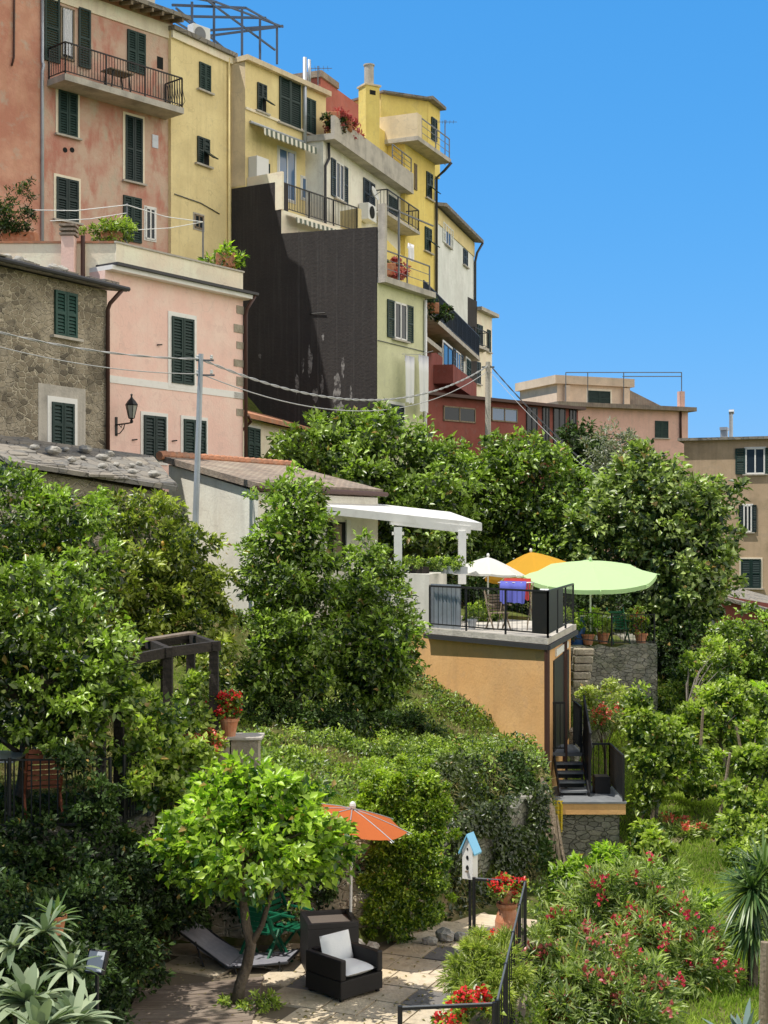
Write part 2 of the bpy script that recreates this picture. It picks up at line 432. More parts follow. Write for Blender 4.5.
M['yellow1'] = stucco('pale_yellow_plaster', (.78, .64, .34), dirt=(.52, .42, .22), k=.4)
M['yellow2'] = stucco('butter_yellow_plaster', (.8, .65, .33), dirt=(.55, .44, .24), k=.4)
M['beige'] = stucco('beige_plaster', (.7, .58, .4), dirt=(.4, .34, .26), k=.5)
M['white1'] = stucco('white_plaster', (.82, .78, .68), dirt=(.5, .46, .4), k=.4)
M['chrome'] = stucco('bright_yellow_plaster', (.8, .62, .19), dirt=(.62, .46, .16), k=.35)
M['palewhite'] = stucco('bluish_white_plaster', (.76, .78, .74), dirt=(.5, .5, .46), k=.4)
M['palegreen'] = stucco('pale_green_plaster', (.62, .62, .4), dirt=(.44, .44, .3), k=.4)
M['brickred'] = stucco('brick_red_plaster', (.4, .13, .1), dirt=(.24, .1, .08), k=.5)
M['redbrown'] = stucco('red_brown_plaster', (.24, .075, .06), dirt=(.14, .06, .05), k=.5)
M['pink'] = stucco('pink_plaster', (.88, .6, .52), dirt=(.66, .46, .4), k=.4, streak=.25)
M['cream'] = stucco('cream_plaster', (.88, .76, .6), dirt=(.6, .52, .42), k=.4)
M['pink2'] = stucco('far_pink_plaster', (.72, .45, .37), dirt=(.52, .36, .3), k=.5)
M['dormer'] = stucco('far_cream_plaster', (.72, .56, .42), dirt=(.5, .4, .3), k=.4)
M['ochre'] = stucco('ochre_plaster', (.5, .37, .25), dirt=(.28, .22, .14), k=.7, streak=.6)
M['orange'] = stucco('orange_plaster', (.74, .42, .18), dirt=(.5, .3, .15), k=.55, hi=(.8, .49, .23), streak=.5)
M['greywhite'] = stucco('grey_white_plaster', (.62, .6, .54), dirt=(.42, .4, .36), k=.5)
M['tar'] = mat('tarred_plaster', (.038, .034, .034), [dict(s=1.2, lo=.4, hi=.7, c=(.05, .044, .042), f=.7), dict(s=2.5, st=(2.5, 1, .12), lo=.5, hi=.75, c=(.075, .07, .066), f=.6),
     dict(s=1.6, st=(2.4, 1, .5), of=(2, 0, 6), lo=.6, hi=.68, c=(.3, .28, .27), f=.0)], rough=.9, bump=(9, .4))
M['bare'] = mat('bare_patch_plaster', (.3, .29, .28), [dict(s=5, lo=.42, hi=.58, c=(.06, .055, .055), f=1.)], rough=.95)
M['rubble'] = mat('rubble_stone', (.6, .53, .4), [dict(t='edge', s=4.4, st=(1, 1, 1.6), warp=.5, lo=.03, hi=.1, c=(.27, .225, .16), f=1., bump=.9), dict(t='vor', s=4.4, st=(1, 1, 1.6), warp=.5, lo=.55, hi=.95, c=(.08, .07, .055), f=.75),
     dict(t='vor', s=4.4, st=(1, 1, 1.6), of=(.0, .0, .0), warp=.5, lo=.4, hi=.0, c=(.33, .28, .2), f=.6), dict(s=.75, lo=.47, hi=.58, c=(.54, .47, .36), f=.6), dict(s=.6, of=(9, 2, 5), lo=.55, hi=.66, c=(.12, .1, .07), f=.6), dict(s=14, lo=.45, hi=.75, c=(.13, .11, .08), f=.5)], rough=.95, bump=(20, .5))
M['drystone'] = mat('dry_stone', (.3, .28, .24), [dict(t='vor', s=5.2, st=(1, 1, 1.9), lo=.0, hi=1., c=(.12, .115, .1), f=.95), dict(t='edge', s=5.2, st=(1, 1, 1.9), lo=.07, hi=.0, c=(.05, .048, .038), f=.6, bump=1., inv=True), dict(t='vor', s=5.2, st=(1, 1, 1.9), lo=.7, hi=1., c=(.42, .38, .3), f=.7),
     dict(s=1.2, lo=.5, hi=.68, c=(.07, .1, .04), f=.6), dict(s=6, lo=.5, hi=.75, c=(.42, .4, .34), f=.5)], rough=.95, bump=(18, .5))
M['quoin'] = mat('quoin_stone', (.3, .26, .2), [dict(s=3, lo=.4, hi=.6, c=(.42, .37, .3), f=.8)], rough=.95, bump=(18, .5))
M['rocks'] = mat('field_stone', (.42, .4, .36), [dict(s=6, lo=.4, hi=.7, c=(.25, .23, .2), f=.8)], rough=.95, bump=(14, .5))
M['awning'] = mat('awning_stripes', (.75, .72, .62), [dict(t='wave', s=1.1, dist=0., lo=.45, hi=.55, c=(.1, .13, .1), f=.95)], rough=.9)
M['terra'] = mat('terracotta_pot', (.5, .2, .1), [dict(s=9, lo=.45, hi=.7, c=(.6, .36, .24), f=.6)], rough=.85, bump=(30, .15))
M['bark'] = mat('bark', (.075, .058, .042), [dict(s=8, st=(1, 1, .3), lo=.4, hi=.6, c=(.16, .13, .1), f=.7)], rough=.95, bump=(24, .7))
M['greybark'] = mat('grey_bark', (.2, .18, .15), [dict(s=8, st=(1, 1, .3), lo=.4, hi=.6, c=(.1, .08, .06), f=.7)], rough=.95, bump=(24, .7))
M['wood'] = mat('old_wood', (.2, .15, .1), [dict(s=5, st=(6, 6, .4), lo=.4, hi=.6, c=(.33, .27, .2), f=.7)], rough=.9, bump=(20, .4))
M['sheet'] = cloth('white_linen', (.9, .9, .93), tr=.25)
M['acwhite'] = mat('appliance_white', (.72, .72, .7), rough=.45)
M['redcloth'] = cloth('red_cloth', (.5, .06, .06), tr=.2)

def body(t, f, u0, u1, dep, zt, m, z0=0., name='wall', y0=0.):
    return MB().box(u0, u1, y0, dep, z0, zt).build(name, M[m], t)

def balcony(t, f, u0, u1, z, dep=1., th=.18, h=1.0, slabm='concrete', rm='iron', ends=True, step=.13):
    s = MB().box(u0, u1, -dep, -.002, z-th, z).build('balcony', M[slabm], t)
    r = MB(); e = .05
    r.rail((u0+e, -dep+e, z), (u1-e, -dep+e, z), h, step)
    if ends:
        r.rail((u0+e, -.05, z), (u0+e, -dep+e, z), h, step); r.rail((u1-e, -.05, z), (u1-e, -dep+e, z), h, step)
    r.build('railing', M[rm], s)
    return s

# ------------------------------------------------------------------ 1 terracotta house at the left edge + salmon house
f = Fac(48, 65, 184, 105, 48.)
ul = f.u(41); ur = f.u(173)
t = f.root('townhouse', 'terracotta orange townhouse strip at far left edge beyond the pale drainpipe', 'house', 12.)
ztop = f.z(178, 22)
body(t, f, ul-5, ul-.004, 7, ztop+.9, 'terracotta', y0=-.03)
window(t, f, (-26, 70, -8, 118)); 
MB().box(ul-5.3, ul-.1, -.5, 7.2, ztop+.9, ztop+1.1).build('roof', M['slate'], t)
pipe(t, [(ul-1.1, -.1, ztop+.8), (ul-1.12, -.09, f.z(20, 60)), (ul-1.2, -.09, f.z(20, 60)-.3)], .035, M['copper'], 'wall_pipe')

t = f.root('townhouse', 'salmon pink townhouse with peeling plaster and a long iron balcony', 'house', 12.)
body(t, f, ul, ur, 7, ztop, 'salmon')
rf = MB()
rf.add([(ul-.2, -.75, ztop-.12), (ur+.25, -.75, ztop-.12), (ur+.25, 7.3, ztop+1.6), (ul-.2, 7.3, ztop+1.6), (ul-.2, -.75, ztop+.03), (ur+.25, -.75, ztop+.03), (ur+.25, 7.3, ztop+1.75), (ul-.2, 7.3, ztop+1.75)],
       [(0, 3, 2, 1), (4, 5, 6, 7), (0, 1, 5, 4), (1, 2, 6, 5), (2, 3, 7, 6), (3, 0, 4, 7)])
roof = rf.build('roof', M['slate'], t)
raf = MB()
for i in range(13):
    x = ul+.1+(ur-ul-.2)*i/12
    raf.beam((x, -.7, ztop-.2), (x, .0, ztop-.06), .09, .13)
raf.build('rafters', M['wood'], roof)
MB().box(ul+.02, ur-.0, -.05, -.002, ztop-.75, ztop-.22).build('cornice', M['cream'], t)
for rc in ((58, 92, 77, 136), (125, 117, 142, 182), (56, 179, 78, 221), (127, 32, 145, 73)):
    window(t, f, rc, 'shut', 'cream' if rc[1] > 80 else None, sill=rc[1] > 80, surw=.1)
window(t, f, (123, 197, 141, 242), 'shut', None, sill=False)
w = window(t, f, (60, 8, 74, 60), 'glass', None, False, smat='wood', name='balcony_door')
u0, u1, z0, z1 = f.rect(44, -6, 59, 62); shutter(MB(), u0, u1, z0, z1, -.02).build('shutter', M['green'], w)
u0, u1, z0, z1 = f.rect(78, 9, 90, 68); shutter(MB(), u0, u1, z0, z1, -.02).build('shutter', M['green'], w)
u0, u1, z0, z1 = f.rect(62, 10, 71, 56)
cu = MB()
for i in range(8):
    a = u0+(u1-u0)*i/8; cu.add([(a, -.07-(i % 2)*.05, z0), (a+(u1-u0)/8, -.07-((i+1) % 2)*.05, z0), (a+(u1-u0)/8, -.07-((i+1) % 2)*.05, z1), (a, -.07-(i % 2)*.05, z1)], [(0, 1, 2, 3)])
cu.build('curtain', M['sheet'], w)
u0, u1, z0, z1 = f.rect(157, 57, 163, 69); MB().box(u0, u1, -.01, .02, z0, z1).build('vent', M['gap'], t)
u0, u1, z0, z1 = f.rect(152, 135, 158, 148); MB().box(u0, u1, -.02, .02, z0, z1).build('vent', M['zinc'], t)
for x in (65, 72):
    a, z = f.uz(x, 150); MB().lathe([(.0, 0), (.09, 0), (.09, .04), (0, .04)], n=10).build('vent', M['gap'], t).matrix_local = Matrix.Translation((a, .02, z)) @ Matrix.Rotation(math.pi/2, 4, 'X')
zb_ = f.z(116, 88, 1.05); b0 = f.u(47); b1 = f.u(184, 1.05)
bal = balcony(t, f, b0, b1, zb_, 1.05, .22, 1.08, step=.12)
# ornamental bowed end of the balcony railing
og = MB()
for k in range(7):
    y = -.95+.14*k; og.tube([(b1-.02, y, zb_+.05), (b1+.13, y, zb_+.3), (b1+.03, y, zb_+.62), (b1-.02, y, zb_+1.)], .012, 5)
og.build('bowed_bars', M['iron'], bal)
pipe(t, [(ul, -.08, ztop-.1), (ul, -.08, f.z(41, 62)), (ul+.02, -.12, f.z(41, 66)), (ul, -.08, f.z(41, 72)), (ul, -.08, 2.)], .06, M['zinc'])
# door bay below
w = window(t, f, (145, 208, 155, 240), 'glass', 'whitepaint', False, smat='whitepaint', name='door', surw=.05)
tb = thing('balcony_table', 'dark folding table standing on the salmon house balcony', 'table', tuple((f.A+f.d*f.u(107)+f.n*.6))+(zb_+12.,), f.ang)
x = MB().box(-.5, .5, -.3, .3, .7, .74).build('tabletop', M['wood'], tb)
for a in (-.42, .42):
    for b in (-.22, .22): MB().beam((a, b, 0), (a*.8, b, .7), .04, .04).build('leg', M['iron'], tb)
ax, az = f.uz(165, 12)
# chimney block and cooling unit on the eaves
r_ = ur-.1
ch = MB().box(r_-1.3, r_-.35, .5, 1.3, ztop, ztop+2.1).build('chimney', M['greywhite'], t)
f1_ = Fac(184, 33, 232, 55, 52.4)
ac = thing('cooling_unit', 'white cooling unit on the roof edge between salmon and yellow houses', 'air conditioner', tuple((f1_.A+f1_.d*f1_.u(206)-f1_.n*.35))+(f1_.z(206, 47)+.14,), f.ang)
MB().box(-.42, .42, -.18, .18, 0, .7).build('case', M['acwhite'], ac, bevel=.02)
MB().lathe([(0, 0), (.26, 0), (.26, .02), (0, .02)], n=18).build('grille', M['greyiron'], ac).matrix_local = Matrix.Translation((-.1, -.2, .36)) @ Matrix.Rotation(math.pi/2, 4, 'X')

# ------------------------------------------------------------------ 2 tall pale yellow house
Yb = f.B.y+.3
f1 = Fac(184, 33, 232, 55, 52.4)
u0 = f1.u(171); u1 = f1.u(231); zt = None
t = f1.root('townhouse', 'tall plain pale yellow townhouse with a few small green shutters', 'house', 12.)
zt = f1.z(208, 47)
MB().box(u0, u1, 0, 7.5, 0, zt).build('wall', M['yellow1'], t)
MB().box(u0-.05, u1+.16, -.22, 7.7, zt, zt+.16).build('roof', M['slate'], t)
MB().box(u0, u1+.05, -.1, -.002, zt-.28, zt-.004).build('cornice', M['cream'], t)
window(t, f1, (199, 64, 210, 91), 'shut', None, True)
window(t, f1, (197, 138, 209, 165), 'tilt', None, True)
window(t, f1, (194, 215, 203, 229), 'glass', 'stone_trim', False, smat='wood', surw=.06)
pipe(t, [(u1-.22, -.07, zt-.1), (u1-.22, -.07, 3.)], .05, M['yellow2'])
a, z = f1.uz(182, 195); pipe(t, [(f1.u(174), -.03, f1.z(174, 194)), (f1.u(200), -.03, f1.z(200, 203)), (f1.u(219), -.03, f1.z(219, 214))], .02, M['greyiron'], 'cable')
C1 = f1.A+f1.d*u1          # corner where the party wall starts
W = Vector((.87, -.5)).normalized(); NW = Vector((-W.y*-1, -W.x)); NW = Vector((W.y, -W.x))  # facing left-front

# ------------------------------------------------------------------ 3 party wall (upper beige strip belongs to the butter yellow house)
class Line(Fac):
    def __init__(s, A, d):
        s.A = A.copy(); s.d = d.normalized(); s.n = Vector((s.d.y, -s.d.x)); s.ang = math.atan2(s.d.y, s.d.x); s.zb = 0.; s.W = 1
fw = Line(C1+Vector((.02, .0)), W)
t = fw.root('party_wall', 'huge black tarred windowless wall half in diagonal shadow', 'wall', 12.)
k0 = 0.; k1 = fw.u(281); k2 = fw.u(376.5)
zl = fw.z(300, 231); zr = fw.z(375, 227); zu = fw.z(250, 186)
poly = [(k0, 0), (k2, 0), (k2, zr), (k1+.0, zl), (k1, zu), (k0, zu)]
mb = MB(); n = len(poly)
mb.add([(x, 0, z) for x, z in poly]+[(x, .5, z) for x, z in poly], [tuple(range(n)), tuple(range(2*n-1, n-1, -1))]+[(i, i+n, (i+1) % n+n, (i+1) % n) for i in range(n)])
mb.build('tarred_face', M['tar'], t)
# lines between the rolls of tar sheet and bare worn patches near the foot
sl = MB()
for px in (299, 318, 337, 354):
    a = fw.u(px); sl.box(a-.01, a+.01, -.006, .0, .3, fw.z(px, 231))
sl.build('seams', mat('tar_seam', (.1, .095, .092), [dict(s=2, lo=.4, hi=.7, c=(.05, .046, .045), f=.9)], rough=.9), t)
def patch(px, py, w, h, seed):
    a, z = fw.uz(px, py); rr = random.Random(seed); m = 14; pts = []
    for i in range(m):
        th = 2*math.pi*i/m; r = rr.uniform(.55, 1.1); pts.append((a+math.cos(th)*w*r, -.008, z+math.sin(th)*h*r))
    return MB().add([(a, -.008, z)]+pts, [(0, 1+i, 1+(i+1) % m) for i in range(m)])
for i, (x, y, w, h) in enumerate(((297, 383, .09, .45), (303, 365, .07, .35), (310, 362, .12, .7), (322, 384, .1, .4), (316, 395, .16, .4), (337, 392, .2, .7), (343, 366, .08, .5), (351, 394, .08, .4), (323, 338, .06, .2), (340, 408, .24, .3), (260, 356, .08, .1))):
    patch(x, y, w, h, i).build('worn_patch', M['bare'], t)
MB().tube([(fw.u(310), -.03, fw.z(310, 314)), (fw.u(326), -.05, fw.z(326, 313))], .02, 5).build('bracket', M['iron'], t)

# ------------------------------------------------------------------ 4 butter yellow house with awning and terrace
f2 = Fac(245, 60, 322, 94, 54.6)
f2.A = fw.A+fw.d*fw.u(245); 
v0 = 0.; v1 = f2.u(326)
t = f2.root('townhouse', 'butter yellow townhouse with striped awning over a small terrace', 'house', 12.)
zt = f2.z(270, 72)
zter = fw.z(284, 209)        # level of the terrace
dd = (fw.A+fw.d*.0)-f2.A
# foot print: party wall side from C1 to A, then the street face
p0 = Vector((0, 0)); 
lc = Matrix.Rotation(-f2.ang, 2) @ (C1-f2.A)
MB().prism([(lc.x+.03, lc.y+.03), (0, 0), (v1, 0), (v1+.6, 7), (lc.x+1, 8)], fw.z(240, 200), zt).build('wall', M['yellow2'], t)
MB().prism([(lc.x-.0, lc.y-.02), (-.1, -.22), (v1+.1, -.22), (v1+.6, 7.1), (lc.x+1, 8)], zt, zt+.2).build('roof', M['beige'], t)
b = MB(); b.add([(lc.x+.0, lc.y-.012, fw.z(240, 186)), (-.0, -.012, fw.z(240, 186)), (-.0, -.012, zt-.01), (lc.x, lc.y-.012, zt-.01)], [(0, 1, 2, 3)]); b.build('side_face', M['beige'], t)
MB().box(.02, v1, -.06, -.002, f2.z(290, 127), f2.z(290, 127)+.1).build('string_course', M['cream'], t)
window(t, f2, (257, 84, 266, 112), 'tilt', None, True)
window(t, f2, (279, 74, 300, 126), 'shut', None, True)
window(t, f2, (304.5, 99, 315, 134), 'shut', None, True)
window(t, f2, (278, 150, 295, 200), 'glass', 'whitepaint', False, smat='whitepaint', glass='blueglass', name='balcony_door', surw=.06)
window(t, f2, (301, 178, 310, 200), 'glass', 'whitepaint', False, smat='whitepaint', glass='blueglass', surw=.05)
u0_, z_ = f2.uz(247, 160)
MB().box(f2.u(248), f2.u(260), -.45, -.01, f2.z(254, 181), f2.z(254, 159)).build('boiler_box', M['acwhite'], t, bevel=.02)
window(t, f2, (261, 163, 269, 182), 'one', None, False)
# pipes up the face
pipe(t, [(f2.u(303), -.09, f2.z(303, 150)), (f2.u(303), -.09, f2.z(303, 58)), ], .085, M['zinc'], 'flue')
pipe(t, [(f2.u(307.5), -.09, f2.z(307, 85)), (f2.u(307.5), -.09, f2.z(307, 60)), ], .07, M['zinc'], 'flue')
# awning
aw = MB(); a0 = f2.u(249); a1 = f2.u(302); za = f2.z(275, 133); n = 24
for i in range(n):
    x0 = a0+(a1-a0)*i/n; x1 = a0+(a1-a0)*(i+1)/n
    aw.add([(x0, -.05, za), (x1, -.05, za), (x1, -.75, za-.3), (x0, -.75, za-.3)], [(0, 1, 2, 3)])
    xm = (x0+x1)/2
    aw.add([(x0, -.75, za-.3), (x1, -.75, za-.3), (x1, -.76, za-.52), (xm, -.76, za-.6), (x0, -.76, za-.52)], [(0, 1, 2, 3, 4)])
a_ = aw.build('awning', M['awning'], t)
MB().tube([(a0, -.06, za+.04), (a1, -.06, za+.04)], .06, 8).build('roller', M['zinc'], a_)
# lower block carrying the terrace; its street face starts where the party wall steps
ub = (fw.A+fw.d*k1-f2.A); ub = Matrix.Rotation(-f2.ang, 2) @ ub
yb = ub.y
L3 = v1+.2
MB().box(ub.x+.02, L3, yb, -.01, fw.z(300, 236), zter).build('terrace_block', M['cream'], t)
bl = MB().box(ub.x-.02, ub.x+.1, yb-.06, -.02, zter, zter+1.45).build('terrace_side_wall', M['cream'], t)
r = MB(); r.rail((ub.x+.2, yb+.05, zter+.02), (L3-.25, yb+.05, zter+.02), 1.05, .1); r.build('terrace_railing', M['iron'], t)
MB().box(L3-.25, L3, yb, yb+.9, zter+.01, zter+1.05).build('terrace_end_panel', M['yellow2'], t)
aw = MB(); za = zter-.12; n = 22
for i in range(n):
    x0 = ub.x+.3+(L3-ub.x-.4)*i/n; x1 = ub.x+.3+(L3-ub.x-.4)*(i+1)/n; xm = (x0+x1)/2
    aw.add([(x0, yb-.04, za), (x1, yb-.04, za), (x1, yb-.5, za-.18), (x0, yb-.5, za-.18)], [(0, 1, 2, 3)])
    aw.add([(x0, yb-.5, za-.18), (x1, yb-.5, za-.18), (x1, yb-.51, za-.33), (xm, yb-.51, za-.4), (x0, yb-.51, za-.33)], [(0, 1, 2, 3, 4)])
aw.build('awning', M['awning'], t)
# bare metal pergola frame on the roof
def ff(px, py, Y): return P(px, py, Y)
pg = thing('roof_pergola', 'bare blue grey metal pergola frame standing on the yellow rooftops', 'pergola', ff(235, 52, 59), 0)
mb = MB()
posts = [(192, 2, 34, 57), (214, 3, 46, 59), (242, 8, 56, 58.5), (260, 17, 56, 61), (277, 26, 58, 64)]
tops = []
for px, y0, y1, Y in posts:
    a = ff(px, y0, Y); q = MB().beam(ff(px, y1+6, Y), a, .1, .1); q.build('post', M['blueiron'], pg, world=True)
rows = [((172, 5), (246, 8), 58), ((172, 16), (266, 18), 60), ((196, 31), (283, 26), 62), ((172, -6), (216, 2), 57), ((200, 37), (277, 27), 61)]
for (a, b, Y) in rows: mb.beam(ff(*a, Y), ff(*b, Y+2), .09, .09)
for a, b in (((176, 8), (226, 50)), ((216, 2), (283, 27)), ((246, 8), (280, 27)), ((176, 22), (232, 55)), ((196, -8), (275, 50)), ((172, 10), (200, 30))): mb.beam(ff(*a, 58), ff(*b, 62), .07, .07)
mb.build('beams', M['blueiron'], pg, world=True)

# ------------------------------------------------------------------ 5 white house with planted roof terrace
f3 = Fac(326, 120, 402, 175, 57.6)
ulw = 0.; urw = f3.u(402)
t = f3.root('townhouse', 'white townhouse with grey concrete roof terrace and dish', 'house', 10.)
zpt = f3.z(360, 144); zpb = f3.z(360, 166)
MB().box(-.3, urw, 0, 6, 0, zpb).build('wall', M['white1'], t)
MB().box(-.4, urw+.1, -.55, 6, zpb, zpb+.25).build('terrace_slab', M['concrete'], t)
MB().box(-.4, urw+.1, -.55, -.38, zpb+.254, zpt).build('parapet', M['concrete'], t)
window(t, f3, (335, 163, 343, 200), 'open', None, True, smat='bluegreen')
window(t, f3, (363, 181, 374, 210), 'shut', None, False, smat='bluegreen')
window(t, f3, (388, 197, 396, 222), 'shut', 'whitepaint', False, surw=.06)
pipe(t, [(f3.u(326)+.1, -.08, zpb), (f3.u(326)+.1, -.1, f3.z(326, 158)), (f3.u(326)-.3, -.1, f3.z(326, 168)), (f3.u(326)-.3, -.08, 4.)], .06, M['darkpipe'])
bz = f3.z(390, 226); balcony(t, f3, f3.u(369), urw, bz, .9, .15, 1.0, step=.16)
rl = MB(); rl.rail((f3.u(383), -.46, zpt), (urw, -.46, zpt), .7, .5, bars=2); rl.build('terrace_railing', M['greyiron'], t)
di = thing('satellite_dish', 'small round white satellite dish on the white house wall', 'satellite dish', tuple(f3.A+f3.d*f3.u(366)+f3.n*.35)+(f3.z(366, 195)+10,), f3.ang)
q = MB(); q.lathe([(0, 0), (.13, .015), (.25, .06), (.33, .11), (.34, .11), (.26, .05), (.13, .0), (0, -.015)], n=20)
o = q.build('reflector', M['acwhite'], di, smooth=True); o.matrix_local = Matrix.Rotation(R(70), 4, 'X')
MB().tube([(0, 0, 0), (0, .34, -.15)], .025, 6).build('bracket', M['greyiron'], di)
MB().tube([(0, 0, -.1), (0, -.35, .1)], .015, 6).build('feed_arm', M['greyiron'], di)
ac = thing('cooling_unit', 'cooling unit with round fan grille on the white house wall', 'air conditioner', tuple(f3.A+f3.d*f3.u(362)+f3.n*.3)+(f3.z(362, 222)+10,), f3.ang)
MB().box(-.5, .5, -.2, .25, 0, .72).build('case', M['acwhite'], ac, bevel=.02)
MB().lathe([(0, 0), (.27, 0), (.27, .02), (0, .02)], n=18).build('grille', M['gap'], ac).matrix_local = Matrix.Translation((-.1, -.22, .36)) @ Matrix.Rotation(math.pi/2, 4, 'X')

# ------------------------------------------------------------------ 6 brick red house behind, chimney stack
pA = P(326, 110, 66); pB = P(362, 110, 70)
t = thing('townhouse', 'brick red upper storey rising behind the white house terrace', 'house', (pA.x, pA.y, 18.), math.atan2(pB.y-pA.y, pB.x-pA.x))
wd = (Vector((pB.x, pB.y))-Vector((pA.x, pA.y))).length; zt = P(340, 88, 67).z-18
MB().box(-.6, wd+1.2, 0, 5, 0, zt).build('wall', M['brickred'], t)
MB().box(-.7, wd*.3, -.1, 5.1, zt+.004, zt+.3).build('roof', M['oldtile'], t)
for x in (.45, .7):
    MB().box(wd*x, wd*x+.18, -.012, .02, zt-1.5, zt-1.25).build('vent', M['gap'], t)
c = P(369, 130, 64)
t = thing('chimney_stack', 'tall chimney with yellow plaster base and pale round flue', 'chimney', (c.x, c.y, c.z-3), R(30))
zz = P(369, 88, 64).z-c.z+3
MB().prism([(-.36, -.34), (.36, -.34), (.36, .34), (-.36, .34)], 0, zz).build('stack', M['chrome'], t)
MB().box(-.42, .42, -.4, .4, zz, zz+.08).build('cap', M['beige'], t)
MB().lathe([(.22, zz+.1), (.22, zz+1.0), (.26, zz+1.0), (.26, zz+1.06), (.2, zz+1.06), (.2, zz+.9)], n=14).build('flue', M['concrete'], t)
MB().box(-.15, .15, -.352, -.32, zz-.4, zz-.2).build('vent', M['gap'], t)

# ------------------------------------------------------------------ 7 bright yellow tower house
f4 = Fac(405, 140, 437, 162, 66.)
t = f4.root('townhouse', 'bright yellow tower house with jutting terrace slab and rooftop room', 'house', 10.)
u1 = f4.u(435); zs = f4.z(420, 154)
MB().box(0, u1, 0, 8, 0, zs).build('wall', M['chrome'], t)
MB().box(-1.7, -.004, .9, 7, 0, zs+.6).build('side_wing', M['chrome'], t)
MB().box(-.35, u1+.15, -.8, 8, zs, zs+.2).build('terrace_slab', M['concrete'], t)
MB().prism([(-.3, -.75), (.25, -.75), (.25, -.6), (-.15, -.6), (-.15, 1.6), (-.3, 1.6)], zs+.204, zs+1.3).build('parapet', M['beige'], t)
rl = MB(); rl.rail((.3, -.72, zs+.2), (u1+.1, -.72, zs+.2), 1.0, .5, bars=2); rl.rail((-.2, 1.7, zs+.2), (-.2, 5, zs+.2), 1.0, .3, bars=2); rl.build('terrace_railing', M['greyiron'], t)
off = -1.1
ru0 = f4.u(428, off); ru1 = f4.u(440, off); rz = f4.z(436, 107, off)
MB().box(ru0, ru1, -off, 8, zs+.224, rz).build('rooftop_room', M['chrome'], t)
MB().prism([(ru0-.2, -off-.35), (ru1+.15, -off-.3), (ru1+.15, 8.2), (ru0-.2, 8.2)], rz, rz+.16).build('roof', M['slate'], t)
# the room's side wing to the left
pL = P(381, 104, f4.A.y+4.5); q = Matrix.Rotation(-f4.ang, 2) @ (Vector((pL.x, pL.y))-f4.A)
MB().prism([(q.x, q.y), (ru0-.004, -off+.02), (ru0-.004, 7.9), (q.x+1, q.y+3)], zs-1.2, rz-.03).build('rooftop_wing', M['chrome'], t)
MB().prism([(q.x-.2, q.y-.2), (ru0-.2, -off-.3), (ru0-.2, 8), (q.x+1, q.y+3.2)], rz-.026, rz+.08).build('wing_roof', M['slate'], t)
r4 = (431, 119, 437, 141, off); 
a0, a1 = f4.u(431, off), f4.u(436, off); b0, b1 = f4.z(434, 141, off), f4.z(434, 119, off)
w = MB().box(a0, a1, -off-.03, -off+.02, b0, b1).build('window', M['gap'], t); shutter(MB(), a0, (a0+a1)/2-.01, b0, b1, -off-.034).build('shutter', M['green'], w); shutter(MB(), (a0+a1)/2+.01, a1, b0, b1, -off-.034).build('shutter', M['green'], w)
window(t, f4, (426, 173, 432, 199), 'tilt', None, True, smat='green')
window(t, f4, (424.5, 228, 431, 252), 'tilt', None, True, smat='green')
window(t, f4, (414, 164, 416.5, 190), 'glass', None, False, smat='wood')
pipe(t, [(u1-.05, -.9, zs-.02), (u1-.05, -.5, zs-.4), (u1-.05, -.1, zs-.7), (u1-.05, -.09, 0.5)], .07, M['darkpipe'])

# ------------------------------------------------------------------ 8 bluish white gabled house and its neighbours down the row
f5 = Fac(438, 206, 476, 243, 71.)
t = f5.root('townhouse', 'bluish white house with sloping roof behind the yellow tower', 'house', 8.)
u1 = f5.u(474); za = f5.z(438, 206); zb2 = za
MB().box(0, u1, 0, 6, 0, za-.1).build('wall', M['palewhite'], t)
MB().add([(-.2, -.5, za-.1), (u1+.3, -.5, za-.1), (u1+.3, 6.3, za+.9), (-.2, 6.3, za+.9), (-.2, -.5, za+.08), (u1+.3, -.5, za+.08), (u1+.3, 6.3, za+1.1), (-.2, 6.3, za+1.1)],
         [(0, 3, 2, 1), (4, 5, 6, 7), (0, 1, 5, 4), (1, 2, 6, 5), (2, 3, 7, 6), (3, 0, 4, 7)]).build('roof', M['slate'], t)
MB().box(.0, u1, -.04, -.002, za-.9, za-.12).build('cornice', M['yellow1'], t)
window(t, f5, (445, 226, 450, 246), 'open', None, True, smat='palewhite')
window(t, f5, (463, 250, 467, 266), 'shut', None, True, smat='bluegreen')
pipe(t, [(u1+.25, -.45, za-.1), (u1-.1, -.2, za-.7), (u1-.1, -.09, za-1.2), (u1-.1, -.09, 1.)], .07, M['darkpipe'])
f6 = Fac(455, 300, 494, 318, 76.)
t = f6.root('townhouse', 'narrow cream end house with dark tarred side at the row end', 'house', 8.)
u1 = f6.u(492); zt = f6.z(480, 312)
MB().box(0, u1, 0, 6, 0, zt).build('wall', M['cream'], t)
MB().box(-.004-.1, u1*.55, -.06, 6, zt-4.2, zt+.5).build('tarred_side', M['tar'], t)
MB().box(u1*.55, u1+.3, -.35, 6, zt, zt+.2).build('roof', M['concrete'], t)
rl = MB(); rl.rail((0, 1., zt+.45), (u1, 1., zt+.2), 2.3, .5, bars=3); rl.build('roof_railing', M['greyiron'], t)
window(t, f6, (477, 325, 482, 350), 'shut', None, True); window(t, f6, (476, 362, 480, 384), 'shut', None, True)
window(t, f6, (487, 330, 490, 352), 'shut', None, True)
balcony(t, f6, f6.u(477, .8), f6.u(491, .8), f6.z(484, 352), .7, .15, .9, step=.3)
f7 = Fac(425, 298, 482, 352, 60.)
t = f7.root('balcony_terrace', 'long dark railed balcony above the red brown house', 'balcony', 8.)
u1 = f7.u(480); zt = f7.z(450, 330)
MB().box(0, u1, 0, 5, zt-.2, zt).build('slab', M['concrete'], t)
